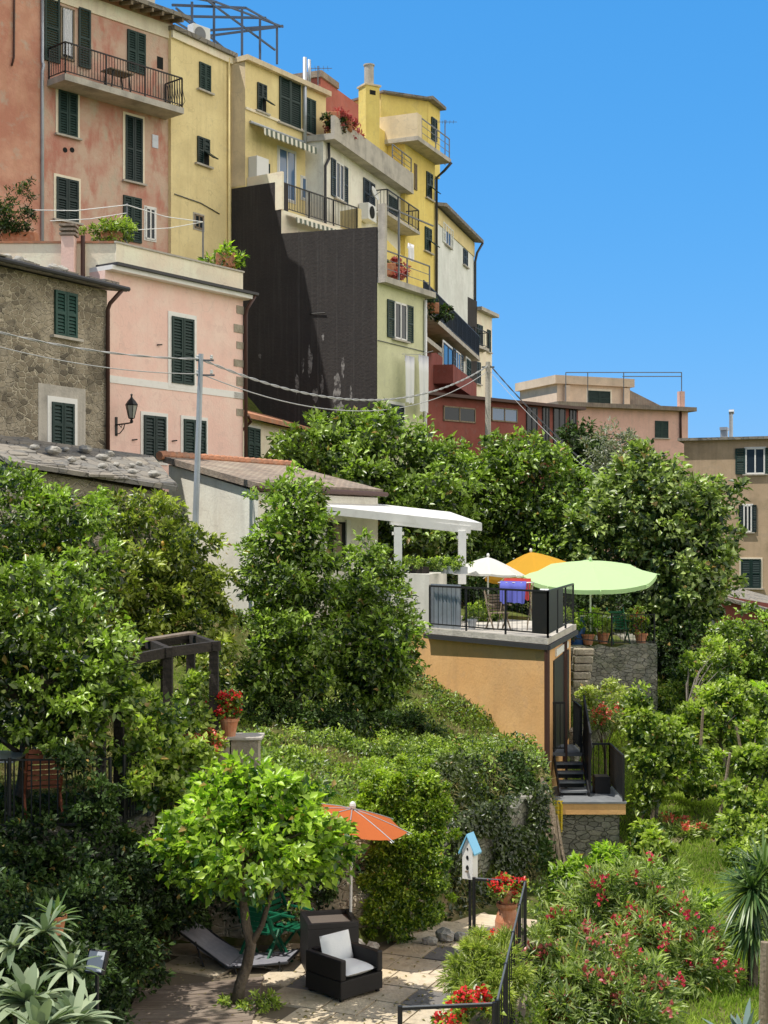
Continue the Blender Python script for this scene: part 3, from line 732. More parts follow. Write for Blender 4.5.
MB().box(-.5, u1*.42, 1.6, 5, zt+.004, zt+2.9).build('wall', M['chrome'], t)
rl = MB(); rl.rail((0, .06, zt), (u1, .06, zt), 1.15, .09); rl.build('railing', M['iron'], t)
MB().box(u1*.5, u1, .1, .13, zt+.12, zt+1.1).build('screen', M['bluegreen'], t)
f8 = Fac(423, 330, 484, 380, 59.5)
t = f8.root('townhouse', 'red brown house with white shuttered opening below the long balcony', 'house', 8.)
u1 = f8.u(482); zt = f8.z(450, 352)
MB().box(0, u1, .3, 5, 0, zt-.3).build('wall', M['redbrown'], t)
window(t, f8, (443, 346, 452, 368, -.3), 'glass', 'whitepaint', False, smat='iron')
window(t, f8, (455, 352, 460, 372, -.3), 'open', None, False, smat='bluegreen')
window(t, f8, (466, 360, 470, 378, -.3), 'shut', 'whitepaint', False)
MB().box(f8.u(440), f8.u(462), -.6, .29, f8.z(450, 390), f8.z(450, 372)).build('parapet', M['redbrown'], t)
MB().box(-.1, u1*.2, -.2, .29, zt-.5, zt-.3).build('cornice', M['concrete'], t)

# ------------------------------------------------------------------ 9 low red brown veranda house
f9 = Fac(418, 392, 578, 408, 61.)
t = f9.root('veranda_house', 'low red brown house with dark glazed veranda and thin flat roof', 'house', 9.)
u1 = f9.u(578); zt = f9.z(500, 400)
MB().box(0, u1, 0, 6, 0, zt-.12).build('wall', M['redbrown'], t)
MB().box(-.2, u1+.2, -.35, 6.2, zt-.12, zt+.02).build('roof', M['copper'], t)
window(t, f9, (443, 407, 475, 422), 'glass', None, False, smat='wood'); window(t, f9, (491, 408, 517, 422), 'glass', None, False, smat='wood', glass='blueglass')
for a, b in ((526, 537), (542, 549), (553, 565), (569, 576)): window(t, f9, (a, 407, b, 446), 'glass', None, False, smat='iron', name='veranda_pane')
MB().box(f9.u(525), u1+.05, -.15, -.002, f9.z(550, 455), f9.z(550, 449)).build('sill', M['stone_trim'], t)

# ------------------------------------------------------------------ 10 pale green house
f10 = Fac(376, 281, 432, 299, 51.6)
f10.A = fw.A+fw.d*k2+Vector((.03, 0))
t = f10.root('townhouse', 'pale green house with open green shutters beside the black wall', 'house', 10.)
u1 = f10.u(425); zt = f10.z(400, 290)
MB().prism([(0, 0), (u1, 0), (u1, 5), (2.2, 5), (.25, .3)], 0, zt).build('wall', M['palegreen'], t)
MB().prism([(.0, -.35), (u1+.25, -.35), (u1+.25, 5), (2.2, 5), (.06, .2)], zt, zt+.22).build('terrace_slab', M['concrete'], t)
w = window(t, f10, (393.5, 303, 406, 340), 'open', None, True, smat='green')
window(t, f10, (389, 405, 403, 425), 'shut', 'whitepaint', False)
pipe(t, [(u1-.1, -.07, zt-.1), (u1-.1, -.07, 0.5)], .07, M['acwhite'])
pipe(t, [(0, -.03, f10.z(376, 340)), (u1-.1, -.03, f10.z(425, 352))], .015, M['greyiron'], 'cable')
rl = MB(); rl.rail((.1, -.2, zt+.22), (u1, -.2, zt+.22), 1.0, .4, bars=2); rl.build('railing', M['greyiron'], t)
MB().box(.03, .2, -.3, .0, zt+.224, zt+2.9).build('end_pier', M['concrete'], t)
MB().box(1.2, 1.26, -.25, -.19, zt+.224, zt+2.9).build('post', M['greyiron'], t)
MB().beam((.1, -.2, zt+2.85), (u1+.3, -.2, zt+2.85), .05, .05).build('clothes_rail', M['greyiron'], t)
TER10 = (f10, zt+.22, u1)

# ------------------------------------------------------------------ 11 pink house with roof terrace
f11 = Fac(117, 275, 250, 303, 38.)
t = f11.root('townhouse', 'pink house with white framed green shutters and rooftop parapet', 'house', 8.)
u0 = f11.u(105); u1 = f11.u(243); zt = f11.z(180, 286)
MB().box(u0, u1, 0, 7, 0, zt).build('wall', M['pink'], t)
c_ = MB().box(u0, u1+.2, -.28, 7.1, zt, zt+.12).build('cornice', M['whitepaint'], t)
MB().box(u0+.1, u1+.3, -.38, 7.2, zt+.124, zt+.2).build('gutter', M['darkpipe'], c_)
zp = f11.z(180, 258)
pp = MB(); pp.box(f11.u(116), u1, 0, .16, zt+.204, zp); pp.box(u1-.16, u1, .164, 7, zt+.204, zp); 
pp.build('parapet', M['cream'], t)
MB().box(f11.u(116)-.03, u1+.03, -.04, .2, zp, zp+.05).build('coping', M['stone_trim'], t)
# the parapet turns back to the left behind the stone house roof
pp = MB(); q0 = f11.A+f11.d*f11.u(116); zl_ = zp+8
pp.prism([(q0.x-9, q0.y+.02), (q0.x-.01, q0.y+.02), (q0.x-.01, q0.y+.2), (q0.x-9, q0.y+.2)], zt+8-.6, zl_-.01)
pp.build('parapet', M['cream'], t, world=True)
MB().prism([(q0.x-9, q0.y-.02), (q0.x-.06, q0.y-.02), (q0.x-.06, q0.y+.24), (q0.x-9, q0.y+.24)], zl_-.006, zl_+.05).build('coping', M['tile'], t, world=True)
MB().prism([(q0.x-9, q0.y+.2), (q0.x, q0.y+.2), (q0.x+1, q0.y+6), (q0.x-9, q0.y+6)], zt+8-.9, zt+8-.62).build('terrace_floor', M['tile'], t, world=True)
MB().box(u0, u1, -.02, -.002, f11.z(170, 390), f11.z(170, 383)).build('string_course', M['whitepaint'], t)
window(t, f11, (171, 318, 193, 384), 'shut', 'whitepaint', False, surw=.13)
window(t, f11, (143, 416, 165, 461), 'shut', 'whitepaint', False, surw=.1)
window(t, f11, (183, 420, 205, 458), 'shut', 'whitepaint', False, surw=.1)
for i, (y0, y1, k) in enumerate(((306, 314, 0), (325, 333, 1), (342, 349, 0), (360, 367, 1), (377, 386, 0), (393, 399, 1), (409, 416, 0))):
    z0 = f11.z(240, y1); z1 = f11.z(240, y0); MB().box(u1-(.42 if k else .3), u1+.015, -.02, .3, z0, z1).build('quoin', M['quoin'], t)
pipe(t, [(u1+.2, -.3, zt+.1), (u1+.04, -.12, zt-.3), (u1+.04, -.08, zt-.5), (u1+.04, -.08, 1.)], .055, M['copper'])
pc0 = P(70, 275, 37.9); ztop_ = P(70, 238, 37.9).z; hw = .17
MB().box(pc0.x-hw, pc0.x+hw, 37.6, 37.95, pc0.z-.4, ztop_).build('chimney', M['pink'], t, world=True)
cc_ = MB()
for k in range(3): cc_.box(pc0.x-hw-.05, pc0.x+hw+.05, 37.55, 38., ztop_+.02+k*.12, ztop_+.08+k*.12)
cc_.box(pc0.x-hw+.04, pc0.x+hw-.04, 37.66, 37.9, ztop_, ztop_+.3)
cc_.build('chimney_cap', M['oldtile'], t, world=True)
MB().tube([(pc0.x+.36, 37.85, pc0.z-.3), (pc0.x+.36, 37.85, ztop_+.05)], .06, 8).build('flue', M['copper'], t, world=True)
for rc in ((157, 345), (132, 440), (172, 441)):
    a, z = f11.uz(*rc); MB().tube([(a, -.01, z), (a, -.05, z), (a+.14, -.06, z+.02)], .02, 5).build('shutter_catch', M['iron'], t)
# street lamp on the pink wall
a, z = f11.uz(116, 428)
lp = thing('wall_lantern', 'black iron bracket lantern on the pink house wall', 'lantern', tuple(f11.A+f11.d*a)+(z+8.,), f11.ang); lp.scale = (.8, .8, .85)
b = MB(); b.box(-.05, .05, -.03, 0, -.25, .35); b.tube([(0, -.02, .1), (0, -.5, .12), (0, -.78, .14)], .025, 6)
b.tube([(0, -.02, -.2), (0, -.18, -.18), (0, -.36, -.04), (0, -.42, .12)], .018, 6); b.tube([(0, -.15, .1), (0, -.25, -.0), (0, -.3, .1)], .014, 5)
b.build('bracket', M['iron'], lp)
q = MB(); cy = -.74
q.lathe([(.05, .14), (.06, .2), (.03, .24), (.1, .27), (.11, .28)], (0, cy, 0), 6); q.lathe([(.21, .68), (.22, .71), (.14, .82), (.06, .9), (.03, .95), (.03, 1.0), (.05, 1.02), (.0, 1.06)], (0, cy, 0), 6)
for k in range(6):
    th = math.pi*2*k/6; q.beam((.1*math.cos(th), cy+.1*math.sin(th), .28), (.2*math.cos(th), cy+.2*math.sin(th), .69), .018, .018)
q.build('lantern_frame', M['iron'], lp)
MB().lathe([(.095, .285), (.19, .675)], (0, cy, 0), 6).build('glass', mat('lantern_glass', (.35, .36, .33), rough=.15, spec=.8), lp)
# ------------------------------------------------------------------ 12 stone house
f12 = Fac(0, 266, 108, 291, 33.)
t = f12.root('stone_house', 'old rubble stone house with two dark green shuttered windows', 'house', 8.)
u0 = f12.u(-60); u1 = f12.u(107); zt = f12.z(60, 280)
MB().box(u0, u1, 0, 3.4, 0, zt).build('wall', M['rubble'], t)
rf = MB()
rf.add([(u0-.2, -.42, zt-.02), (u1+.3, -.42, zt-.02), (u1+.3, 3.5, zt+.55), (u0-.2, 3.5, zt+.55), (u0-.2, -.42, zt+.1), (u1+.3, -.42, zt+.1), (u1+.3, 3.5, zt+.67), (u0-.2, 3.5, zt+.67)],
       [(0, 3, 2, 1), (4, 5, 6, 7), (0, 1, 5, 4), (1, 2, 6, 5), (2, 3, 7, 6), (3, 0, 4, 7)])
for i in range(90):
    x = random.uniform(u0, u1+.1); y = random.uniform(-.35, 3.2); s = random.uniform(.14, .3); z = zt+.1+(y+.42)*.145
    rf.box(x-s, x+s, y-s*.7, y+s*.7, z, z+random.uniform(.03, .07))
rf.build('roof', M['slate'], t)
rr = MB()
for i in range(34):
    x = u0+(u1-u0)*i/33; rr.tube([(x-.13, 3.3, zt+.8), (x+.13, 3.3, zt+.83)], .11, 8)
rr.build('ridge_tiles', M['tile'], t)
MB().tube([(u0-.2, -.46, zt+.05), (u1+.32, -.46, zt+.05)], .06, 8).build('gutter', M['darkpipe'], t)
window(t, f12, (54, 292, 76, 337), 'shut', None, True, smat='brightgreen', label='brighter green upper shuttered window')
w = window(t, f12, (51, 403, 73, 448), 'shut', 'whitepaint', False, surw=.14)
s = MB(); a0, a1, b0, b1 = f12.rect(51, 403, 73, 448); s.box(a0-.45, a1+.45, -.012, .01, b0-.4, b1+.42); s.build('plaster_patch', M['concrete'], t)
pipe(t, [(u1+.1, -.42, zt), (u1-.06, -.15, zt-.35), (u1-.06, -.08, zt-.5), (u1-.06, -.08, 1.)], .055, M['copper'])
# stones weighing the roof edge
STONES = []
def stone(p, s, lab, grp, rz=0):
    o = thing('loose_stone', lab, 'stone', p, rz, grp)
    m = MB().sphere((0, 0, s*.32), s*.5, 9, 6, (1.25, .9, .62))
    rr = random.Random(int(p[0]*97+p[1]*31)); m.v = [(x*rr.uniform(.8, 1.15), y*rr.uniform(.8, 1.15), z*rr.uniform(.85, 1.1)) for x, y, z in m.v]
    m.build('stone', M['rocks'], o); return o

# ------------------------------------------------------------------ 13 low cottage between pink house and black wall
f13 = Fac(243, 418, 300, 431, 46.)
t = f13.root('cottage', 'low pale cottage with red tiled eaves under the black wall', 'house', 9.)
u1 = f13.u(318); zt = f13.z(270, 424)
MB().box(-.6, u1, 0, 1.2, 0, zt).build('wall', M['cream'], t)
MB().add([(-.8, -.4, zt-.05), (u1+.2, -.4, zt-.05), (u1+.2, 1.9, zt+.62), (-.8, 1.9, zt+.62), (-.8, -.4, zt+.1), (u1+.2, -.4, zt+.1), (u1+.2, 1.9, zt+.77), (-.8, 1.9, zt+.77)],
         [(0, 3, 2, 1), (4, 5, 6, 7), (0, 1, 5, 4), (1, 2, 6, 5), (2, 3, 7, 6), (3, 0, 4, 7)]).build('roof', M['tile'], t)
window(t, f13, (247, 428, 259, 462), 'shut', 'whitepaint', False, surw=.08)
window(t, f13, (276, 436, 284, 462), 'shut', 'whitepaint', False, surw=.08)
pipe(t, [(-.7, -.45, zt), (-.3, -.4, zt-.15), (-.45, -.1, zt-.5), (-.5, -.08, 1)], .05, M['copper'])

# ------------------------------------------------------------------ 14 slate roofed shed with stones on it
A = P(20, 462, 30.5); B = P(172, 487, 32.5)
t = thing('stone_shed', 'small rubble shed under a pale slab roof weighted with stones', 'shed', (A.x, A.y, 8.), math.atan2(B.y-A.y, B.x-A.x))
Ls = (Vector((B.x, B.y))-Vector((A.x, A.y))).length; z0 = A.z-8; z1 = B.z-8
MB().prism([(0, 0), (Ls-.2, 0), (Ls+.6, 2.2), (-.5, 2.2)], 0, [z0-.15, z1-.15, z1+.45, z0+.45]).build('wall', M['rubble'], t)
rf = MB().prism([(-.3, -.3), (Ls, -.3), (Ls+.7, 2.6), (-.6, 2.6)], [z0-.1, z1-.1, z1+.8, z0+.77], [z0, z1, z1+.88, z0+.85])
for i in range(60):
    x = random.uniform(0, Ls-.2); y = random.uniform(-.25, 2.4); s = random.uniform(.15, .34); z = z0+(z1-z0)*(x+.3)/(Ls+.3)+(y+.3)*.295
    zt2 = z+random.uniform(.02, .045); sy = s*.6; rf.prism([(x-s, y-sy), (x+s*.9, y-sy*.8), (x+s, y+sy), (x-s*.8, y+sy)], [z-sy*.295-.02, z-sy*.295-.02, z+sy*.295-.02, z+sy*.295-.02], [zt2-sy*.295, zt2-sy*.295, zt2+sy*.295, zt2+sy*.295])
rf.build('roof', M['slate'], t)
d = Vector((B.x-A.x, B.y-A.y)).normalized(); nn = Vector((-d.y, d.x))
slabs = [(.3, .9, .5), (.36, .3, .35), (.44, 1.5, .32), (.55, .2, .32), (.6, 1.7, .55), (.66, 1.2, .42), (.7, .7, .3), (.74, .1, .34), (.78, 1.8, .4), (.83, .9, .3), (.9, .2, .42), (.93, 1.3, .32), (.2, 1.1, .34), (.5, .9, .25)]
for k, (a, b, s) in enumerate(slabs):
    q = Vector((A.x, A.y))+d*(a*Ls)+nn*b; z = 8+z0+(z1-z0)*a+(b+.3)*.295+.03
    stone((q.x, q.y, z), s*.62, 'grey field stone weighing down the shed slab roof', 'stones on the shed roof', k*1.3)
for k in range(7):
    a = f12.u(2+k*13); q = f12.A+f12.d*a-f12.n*random.uniform(.1, 1.2)
    yy = (q-f12.A).dot(-f12.n); stone((q.x, q.y, 8+zt*0+f12.z(60, 280)+.14+(yy+.42)*.145), random.uniform(.25, .4), 'rough stone lying along the stone house eaves', 'stones on the stone house roof', k)

# ------------------------------------------------------------------ 15 white house with lean-to tiled roof
A = P(163, 460, 36); B = P(257, 487, 33); 
dv = Vector((2.97, 4.5))
C = Vector((B.x, B.y))+dv; D = Vector((A.x, A.y))+dv
ctr = (A.x, A.y, 6.5)
t = thing('white_house', 'low whitewashed house with weathered tile roof and dark doorway', 'house', ctr)
qs = [Vector((A.x, A.y)), Vector((B.x, B.y)), C, D]; cen = sum(qs, Vector((0, 0)))/4
ins = [cen+(q-cen)*.95 for q in qs]
MB().prism([(q.x, q.y) for q in ins], 6.5, [A.z-.12, B.z-.12, B.z-.12, A.z-.12]).build('wall', M['white1'], t, world=True)
MB().prism([(q.x, q.y) for q in qs], [A.z-.06, B.z-.06, B.z-.06, A.z-.06], [A.z+.1, B.z+.1, B.z+.1, A.z+.1]).build('roof', M['oldtile'], t, world=True)
rt = MB()
for i in range(22):
    p = Vector((A.x, A.y)).lerp(D, i/21); e = dv.normalized()*.14
    rt.tube([(p.x-e.x, p.y-e.y, A.z+.1), (p.x+e.x, p.y+e.y, A.z+.13)], .12, 8)
rt.build('ridge_tiles', M['tile'], t, world=True)
g = MB(); e = (qs[1]-cen)*.03; g.tube([(qs[1].x+e.x, qs[1].y+e.y, B.z-.03), (C.x+.1, C.y, B.z-.03)], .06, 8); g.build('gutter', M['copper'], t, world=True)
fh = Line(ins[1], ins[2]-ins[1]); fh.zb = 0
def onwall(fl, rect, name, m, dep=.05, off=.0):
    u0, u1, z0, z1 = fl.rect(*rect); mb = MB(); a = fl.A+fl.d*u0+fl.n*(dep+off); b = fl.A+fl.d*u1+fl.n*(dep+off); c = fl.A+fl.d*u1+fl.n*off; d_ = fl.A+fl.d*u0+fl.n*off
    mb.prism([(a.x, a.y), (b.x, b.y), (c.x, c.y), (d_.x, d_.y)], z0, z1); return mb
w = onwall(fh, (325, 522, 345, 560), 'doorway', M['gap'], .02).build('doorway', M['gap'], t, world=True)
onwall(fh, (321, 520, 325, 560), 'frame', M['whitepaint'], .06).build('frame', M['whitepaint'], w, world=True)
onwall(fh, (345, 520, 349, 560), 'frame', M['whitepaint'], .06).build('frame', M['whitepaint'], w, world=True)
onwall(fh, (332, 524, 340, 560), 'door_leaf', M['wood'], .03, .021).build('door_leaf', M['wood'], w, world=True)

# ------------------------------------------------------------------ 16 orange terrace house
O = Vector((3.51, 30.)); dl = Vector((1.24-3.51, 3.4)).normalized(); dr = Vector((4.67-3.51, 5.)).normalized()
LL = 7.2; RR = 5.1; zdk = 7.9
Lp = O+dl*LL; Rp = O+dr*RR
t = thing('terrace_house', 'orange plastered house with railed deck on its flat roof', 'house', (O.x, O.y, 3.5))
Bk = Lp+dr*RR
MB().prism([(O.x, O.y), (Rp.x, Rp.y), (Bk.x, Bk.y), (Lp.x, Lp.y)], 3.5, zdk-.14).build('wall', M['orange'], t, world=True)
def inset(q, k): return q+(O+Bk-q-q)*0
ov = .14
corner = O-(dl+dr).normalized()*ov*1.1
dkL = O+dl*4.35
pL = dkL+Vector((-dl.y, dl.x))*ov*1.0
nl = Vector((-dl.y, dl.x));  nl = nl if nl.y < 0 else -nl
nr = Vector((dr.y, -dr.x)); 
o_ = O+nl*ov+nr*ov*.8; l_ = dkL+nl*ov; r_ = Rp+nr*ov
deck = MB().prism([(o_.x, o_.y), (r_.x, r_.y), (Bk.x, Bk.y), ((dkL+dr*3.9).x, (dkL+dr*3.9).y), (l_.x, l_.y)], zdk-.135, zdk).build('deck', M['concrete'], t, world=True)
e1 = O+nl*(ov+.02)+nr*ov; 
ed = MB().beam((l_.x, l_.y, zdk-.2), (o_.x, o_.y, zdk-.2), .1, .1); ed.beam((o_.x, o_.y, zdk-.2), (r_.x, r_.y, zdk-.2), .1, .1); ed.build('gutter', M['darkpipe'], deck, world=True)
# deck railing
ra = l_+(o_-l_)*.02-nl*.08; rb = o_-nl*.1-nr*.08; rc_ = r_-nr*.08
q = MB(); q.rail((ra.x, ra.y, zdk), (rb.x, rb.y, zdk), 1.0, .17, r=.005); q.rail((rb.x, rb.y, zdk), (rc_.x, rc_.y, zdk), 1.0, .17, r=.005)
q.build('railing', M['iron'], t, world=True)
q = MB(); a = rb+(rc_-rb)*.02; b = rb+(rc_-rb)*.55; q.beam((a.x, a.y, zdk+.53), (b.x, b.y, zdk+.53), .015, .9); a2 = rb+(ra-rb)*.0; b2 = rb+(ra-rb)*.12
q.beam((a2.x, a2.y, zdk+.53), (b2.x, b2.y, zdk+.53), .015, .9); q.build('black_screen', M['iron'], t, world=True)
# corrugated screen at the left end of the deck
q = MB(); a = ra+(rb-ra)*.02; b = a+nr*.9+(rb-ra).normalized()*.55; n = 18
a = l_+(o_-l_)*.03+dr*.25; b = a+(o_-l_).normalized()*1.15+dr*.05
for i in range(n):
    p = a.lerp(b, i/n); p2 = a.lerp(b, (i+1)/n); e = nl*(.03 if i % 2 else -.03); e2 = nl*(-.03 if i % 2 else .03)
    q.add([(p.x+e.x, p.y+e.y, zdk), (p2.x+e2.x, p2.y+e2.y, zdk), (p2.x+e2.x, p2.y+e2.y, zdk+1.05), (p.x+e.x, p.y+e.y, zdk+1.05)], [(0, 1, 2, 3)])
sc = q.build('corrugated_screen', M['zinc'], None); tag(sc, 'grey corrugated metal screen at left end of the deck', 'screen')
# raised grey wall under the white pergola
wl0 = dkL-dl*.02; wl1 = Lp+dl*1.5; zw = P(420, 574, 33.9).z
MB().prism([((wl0+nl*.02).x, (wl0+nl*.02).y), ((wl0+dr*2.2).x, (wl0+dr*2.2).y), ((wl1+dr*2.2).x, (wl1+dr*2.2).y), ((wl1+nl*.02).x, (wl1+nl*.02).y)], zdk-.12, zw).build('parapet', M['greywhite'], t, world=True)
pc = O-(dl+dr)*.0+nl*.06+nr*.03
MB().tube([(pc.x, pc.y, zdk-.2), (pc.x, pc.y, 4.9)], .06, 8).build('drainpipe', M['copper'], t, world=True)
# door side (right face)
fr_ = Line(O, dr)
dg = onwall(fr_, (553, 655, 568, 748), 'x', None, .03).build('door', M['iron'], t, world=True)
ar = MB(); a = fr_.A+fr_.d*fr_.u(561); 
o2 = onwall(fr_, (555, 645, 567, 652), 'x', None, .04).build('lintel', M['whitepaint'], dg, world=True)
pr2 = O+dr*(RR*.62)+nr*.05
MB().box(pr2.x-.05, pr2.x+.05, pr2.y-.05, pr2.y+.05, 4.6, zdk-.2).build('post', M['copper'], t, world=True)

# white pergola
t = thing('pergola', 'white painted timber pergola with sloping flat roof beside the house', 'pergola', (.35, 34.9, zw))
N1 = P(315, 509, 34.3); N2 = P(482, 527, 35.9); bk = Vector((-.7, 2.6, .34))
N1b = N1+bk; N2b = N2+bk
sl = MB(); h = Vector((0, 0, .1)); sl.add([N1-h, N2-h, N2b-h, N1b-h, N1+h, N2+h, N2b+h, N1b+h], [(0, 3, 2, 1), (4, 5, 6, 7), (0, 1, 5, 4), (1, 2, 6, 5), (2, 3, 7, 6), (3, 0, 4, 7)]); sl.build('roof', M['whitepaint'], t, world=True)
fb = MB(); fb.beam(P(390, 521, 35.1), P(470, 530, 35.8), .12, .18); fb.build('beam', M['whitepaint'], t, world=True)
for px, Y, zb_ in ((398, 34.95, zw), (462, 35.7, zw-.3)):
    a = P(px, 520, Y); mb = MB(); zt_ = P(px, 527 if px < 430 else 531, Y).z
    mb.beam((a.x, a.y, zb_), (a.x, a.y, zt_), .2, .2); mb.beam((a.x-.13, a.y-.04, zt_-.16), (a.x+.13, a.y+.04, zt_-.16), .14, .08)
    mb.build('post', M['whitepaint'], t, world=True)

# ------------------------------------------------------------------ 17 far pink house and ochre house on the right
f14 = Fac(550, 405, 688, 411, 98.)
t = f14.root('far_house', 'distant pink house with roof terrace and cream attic room', 'house', 8.)
u1 = f14.u(688); zt = f14.z(620, 409)
MB().box(f14.u(556), u1, 0, 8, 0, zt).build('wall', M['pink2'], t)
MB().box(f14.u(554), u1+.35, -.6, 8.3, zt, zt+.3).build('roof', M['oldtile'], t)
of = -1.5
g0, g1, gz = f14.u(557, of), f14.u(630, of), f14.z(600, 386, of)
MB().box(g0, g1, 1.5, 7, zt+.304, gz).build('attic_room', M['dormer'], t)
MB().prism([(g1+.004, 1.5), (f14.u(662, of), 1.5), (f14.u(662, of), 6.5), (g1+.004, 6.5)], zt+.304, [gz-.2, zt+.5, zt+.5, gz-.2]).build('attic_slope', M['oldtile'], t)
MB().box(g0-.3, g1+.2, 1.2, 7.2, gz, gz+.6).build('attic_roof', M['dormer'], t)
window(t, f14, (588, 391, 610, 406, -1.5), 'shut', 'cream', False, surw=.15)
window(t, f14, (655, 421, 668, 438), 'shut', None, True)
MB().box(f14.u(563, of), f14.u(568, of), 1.2, 1.5, zt+.3, gz-.1).build('pilaster', M['dormer'], t); MB().box(f14.u(622, of), f14.u(627, of), 1.2, 1.5, zt+.3, gz-.1).build('pilaster', M['dormer'], t)
MB().box(f14.u(682), f14.u(686.5), .2, .6, zt+.3, f14.z(684, 391)).build('chimney', M['pink2'], t)
rl = MB(); 
for a, b, h in ((568, 684, 372), (625, 684, 376)): rl.beam((f14.u(a), .3, f14.z(a, h)), (f14.u(b), .3, f14.z(b, h)), .06, .06)
for a in (568, 590, 626, 684): rl.beam((f14.u(a), .3, zt+.3), (f14.u(a), .3, f14.z(a, 372)), .05, .05)
rl.build('roof_frame', M['greyiron'], t)
pipe(t, [(f14.u(680), -.1, zt), (f14.u(680), -.1, f14.z(680, 440))], .08, M['copper'])
q0 = P(684, 438, 74); q1 = P(800, 443, 72)
f15 = Line(Vector((q0.x, q0.y)), Vector((q1.x-q0.x, q1.y-q0.y))); 
t = f15.root('ochre_house', 'ochre plastered house at right edge with three green shuttered windows', 'house', 2.)
u1 = f15.u(800); zt = f15.z(730, 440)
MB().box(0, u1, 0, 8, 0, zt).build('wall', M['ochre'], t)
MB().box(-.3, u1, -.3, 8, zt, zt+.14).build('roof', M['slate'], t)
window(t, f15, (745.5, 448, 765, 474), 'open', 'whitepaint', True, surw=.06)
window(t, f15, (743.5, 505, 752, 532), 'open', 'whitepaint', True, surw=.06, glass='sheetpane')if 'sheetpane' in M else window(t, f15, (743.5, 505, 752, 532), 'open', 'whitepaint', True, surw=.06)
window(t, f15, (741, 559, 761, 588), 'shut', 'cream', True, surw=.08, smat='green')
ch = MB().box(f15.u(717), f15.u(724), 1.5, 2., zt+.14, f15.z(720, 428)).build('chimney', M['zinc'], t); MB().box(f15.u(716.5), f15.u(724.5), 1.4, 2.1, f15.z(720, 428), f15.z(720, 425)).build('chimney_cap', M['zinc'], ch)
fl = MB().tube([(f15.u(730), .5, zt+.14), (f15.u(730), .5, f15.z(730, 412))], .1, 8); fl.tube([(f15.u(728), .5, f15.z(730, 411)), (f15.u(733), .5, f15.z(730, 411))], .13, 8); fl.build('flue', M['zinc'], t)
# low grey roof in front of the ochre house
A = P(690, 585, 60); B = P(775, 612, 60)
t = thing('low_roof', 'small low building with plain grey roof below the ochre house', 'shed', (A.x, A.y, 5.))
MB().prism([(A.x, A.y), (B.x+3, B.y), (B.x+3, B.y+4), (A.x, A.y+4)], 4.5, [A.z-.2, B.z-.2, B.z-.2, A.z-.2]).build('wall', M['redbrown'], t, world=True)
MB().prism([(A.x-.3, A.y-.3), (B.x+3, B.y-.3), (B.x+3, B.y+4), (A.x-.3, A.y+4)], [A.z-.2, B.z-.9, B.z-.2, A.z+.5], [A.z-.05, B.z-.75, B.z-.05, A.z+.65]).build('roof', M['slate'], t, world=True)
# ------------------------------------------------------------------ terrain
def sst(a, b, x):
    t = np.clip((x-a)/(b-a), 0, 1); return t*t*(3-2*t)
def wp(px, py, Y):
    p = P(px, py, Y); return (p.x, p.y, p.z)
CP = np.array([wp(400, 690, 34.5), wp(520, 750, 30), wp(330, 720, 28), wp(250, 740, 25), wp(260, 770, 22.5), wp(440, 765, 26), wp(530, 763, 27.8), wp(400, 790, 23), wp(300, 800, 21.2),
               wp(200, 620, 32), wp(300, 640, 34), wp(150, 700, 26), wp(50, 740, 22), wp(-100, 700, 22), wp(130, 520, 36), wp(180, 490, 39), wp(50, 470, 35), wp(370, 540, 46), wp(520, 590, 48), wp(470, 610, 42),
               (-4.2, 20, 6.2), (-4.5, 17, 6.2), (-7, 18, 6.3), (-7, 22, 6.6), (-4, 14, 5.3), (-6, 12, 5.2), (-3.6, 16, 6.0), (-9, 14, 6.2), (5.5, 39, 7.05), (7, 40.5, 7.05), (4.8, 36.5, 6.9), (7, 44, 7.0), (3, 40, 7.6),
               (-10, 50, 19), (-14, 50, 19), (-12, 60, 20), (-7, 58, 18), (-5, 65, 17), (-3, 50, 13.5), (-1, 58, 13.6), (0, 70, 14), (3, 62, 12.5), (8, 62, 10), (8, 80, 12), (-12, 42, 13.5), (-8, 44, 13), (-20, 45, 16), (-20, 30, 12), (-16, 20, 8), (12, 98, 11)])
GP = np.array([wp(600, 870, 29), wp(640, 850, 29.5), wp(700, 1000, 20.5), (3, 15, 3.2), (9, 18, 3.1), (2.8, 20, 3.2), wp(700, 800, 33), wp(740, 720, 40), wp(690, 670, 46), wp(650, 720, 38), wp(580, 740, 37), (15, 30, 3.4), (14, 40, 4.6), (9, 60, 6.2), (16, 60, 6.2), (20, 75, 6.), (12, 50, 6.)])
def idw(pts, x, y, p=3.2):
    num = np.zeros_like(x); den = np.zeros_like(x)
    for a, b, c in pts:
        w = 1/(((x-a)**2+(y-b)**2+.6)**(p/2)); num += w*c; den += w
    return num/den
def xb(y):
    return np.interp(y, [10, 14.15, 20, 24, 28.5, 30, 35, 38.3, 38.6, 39, 44, 50, 60, 90], [.6, 1.3, 2.2, 2.75, 3.25, 3.2, 4.3, 4.9, 6.9, 7.1, 7.2, 7.0, 7.5, 8.5])
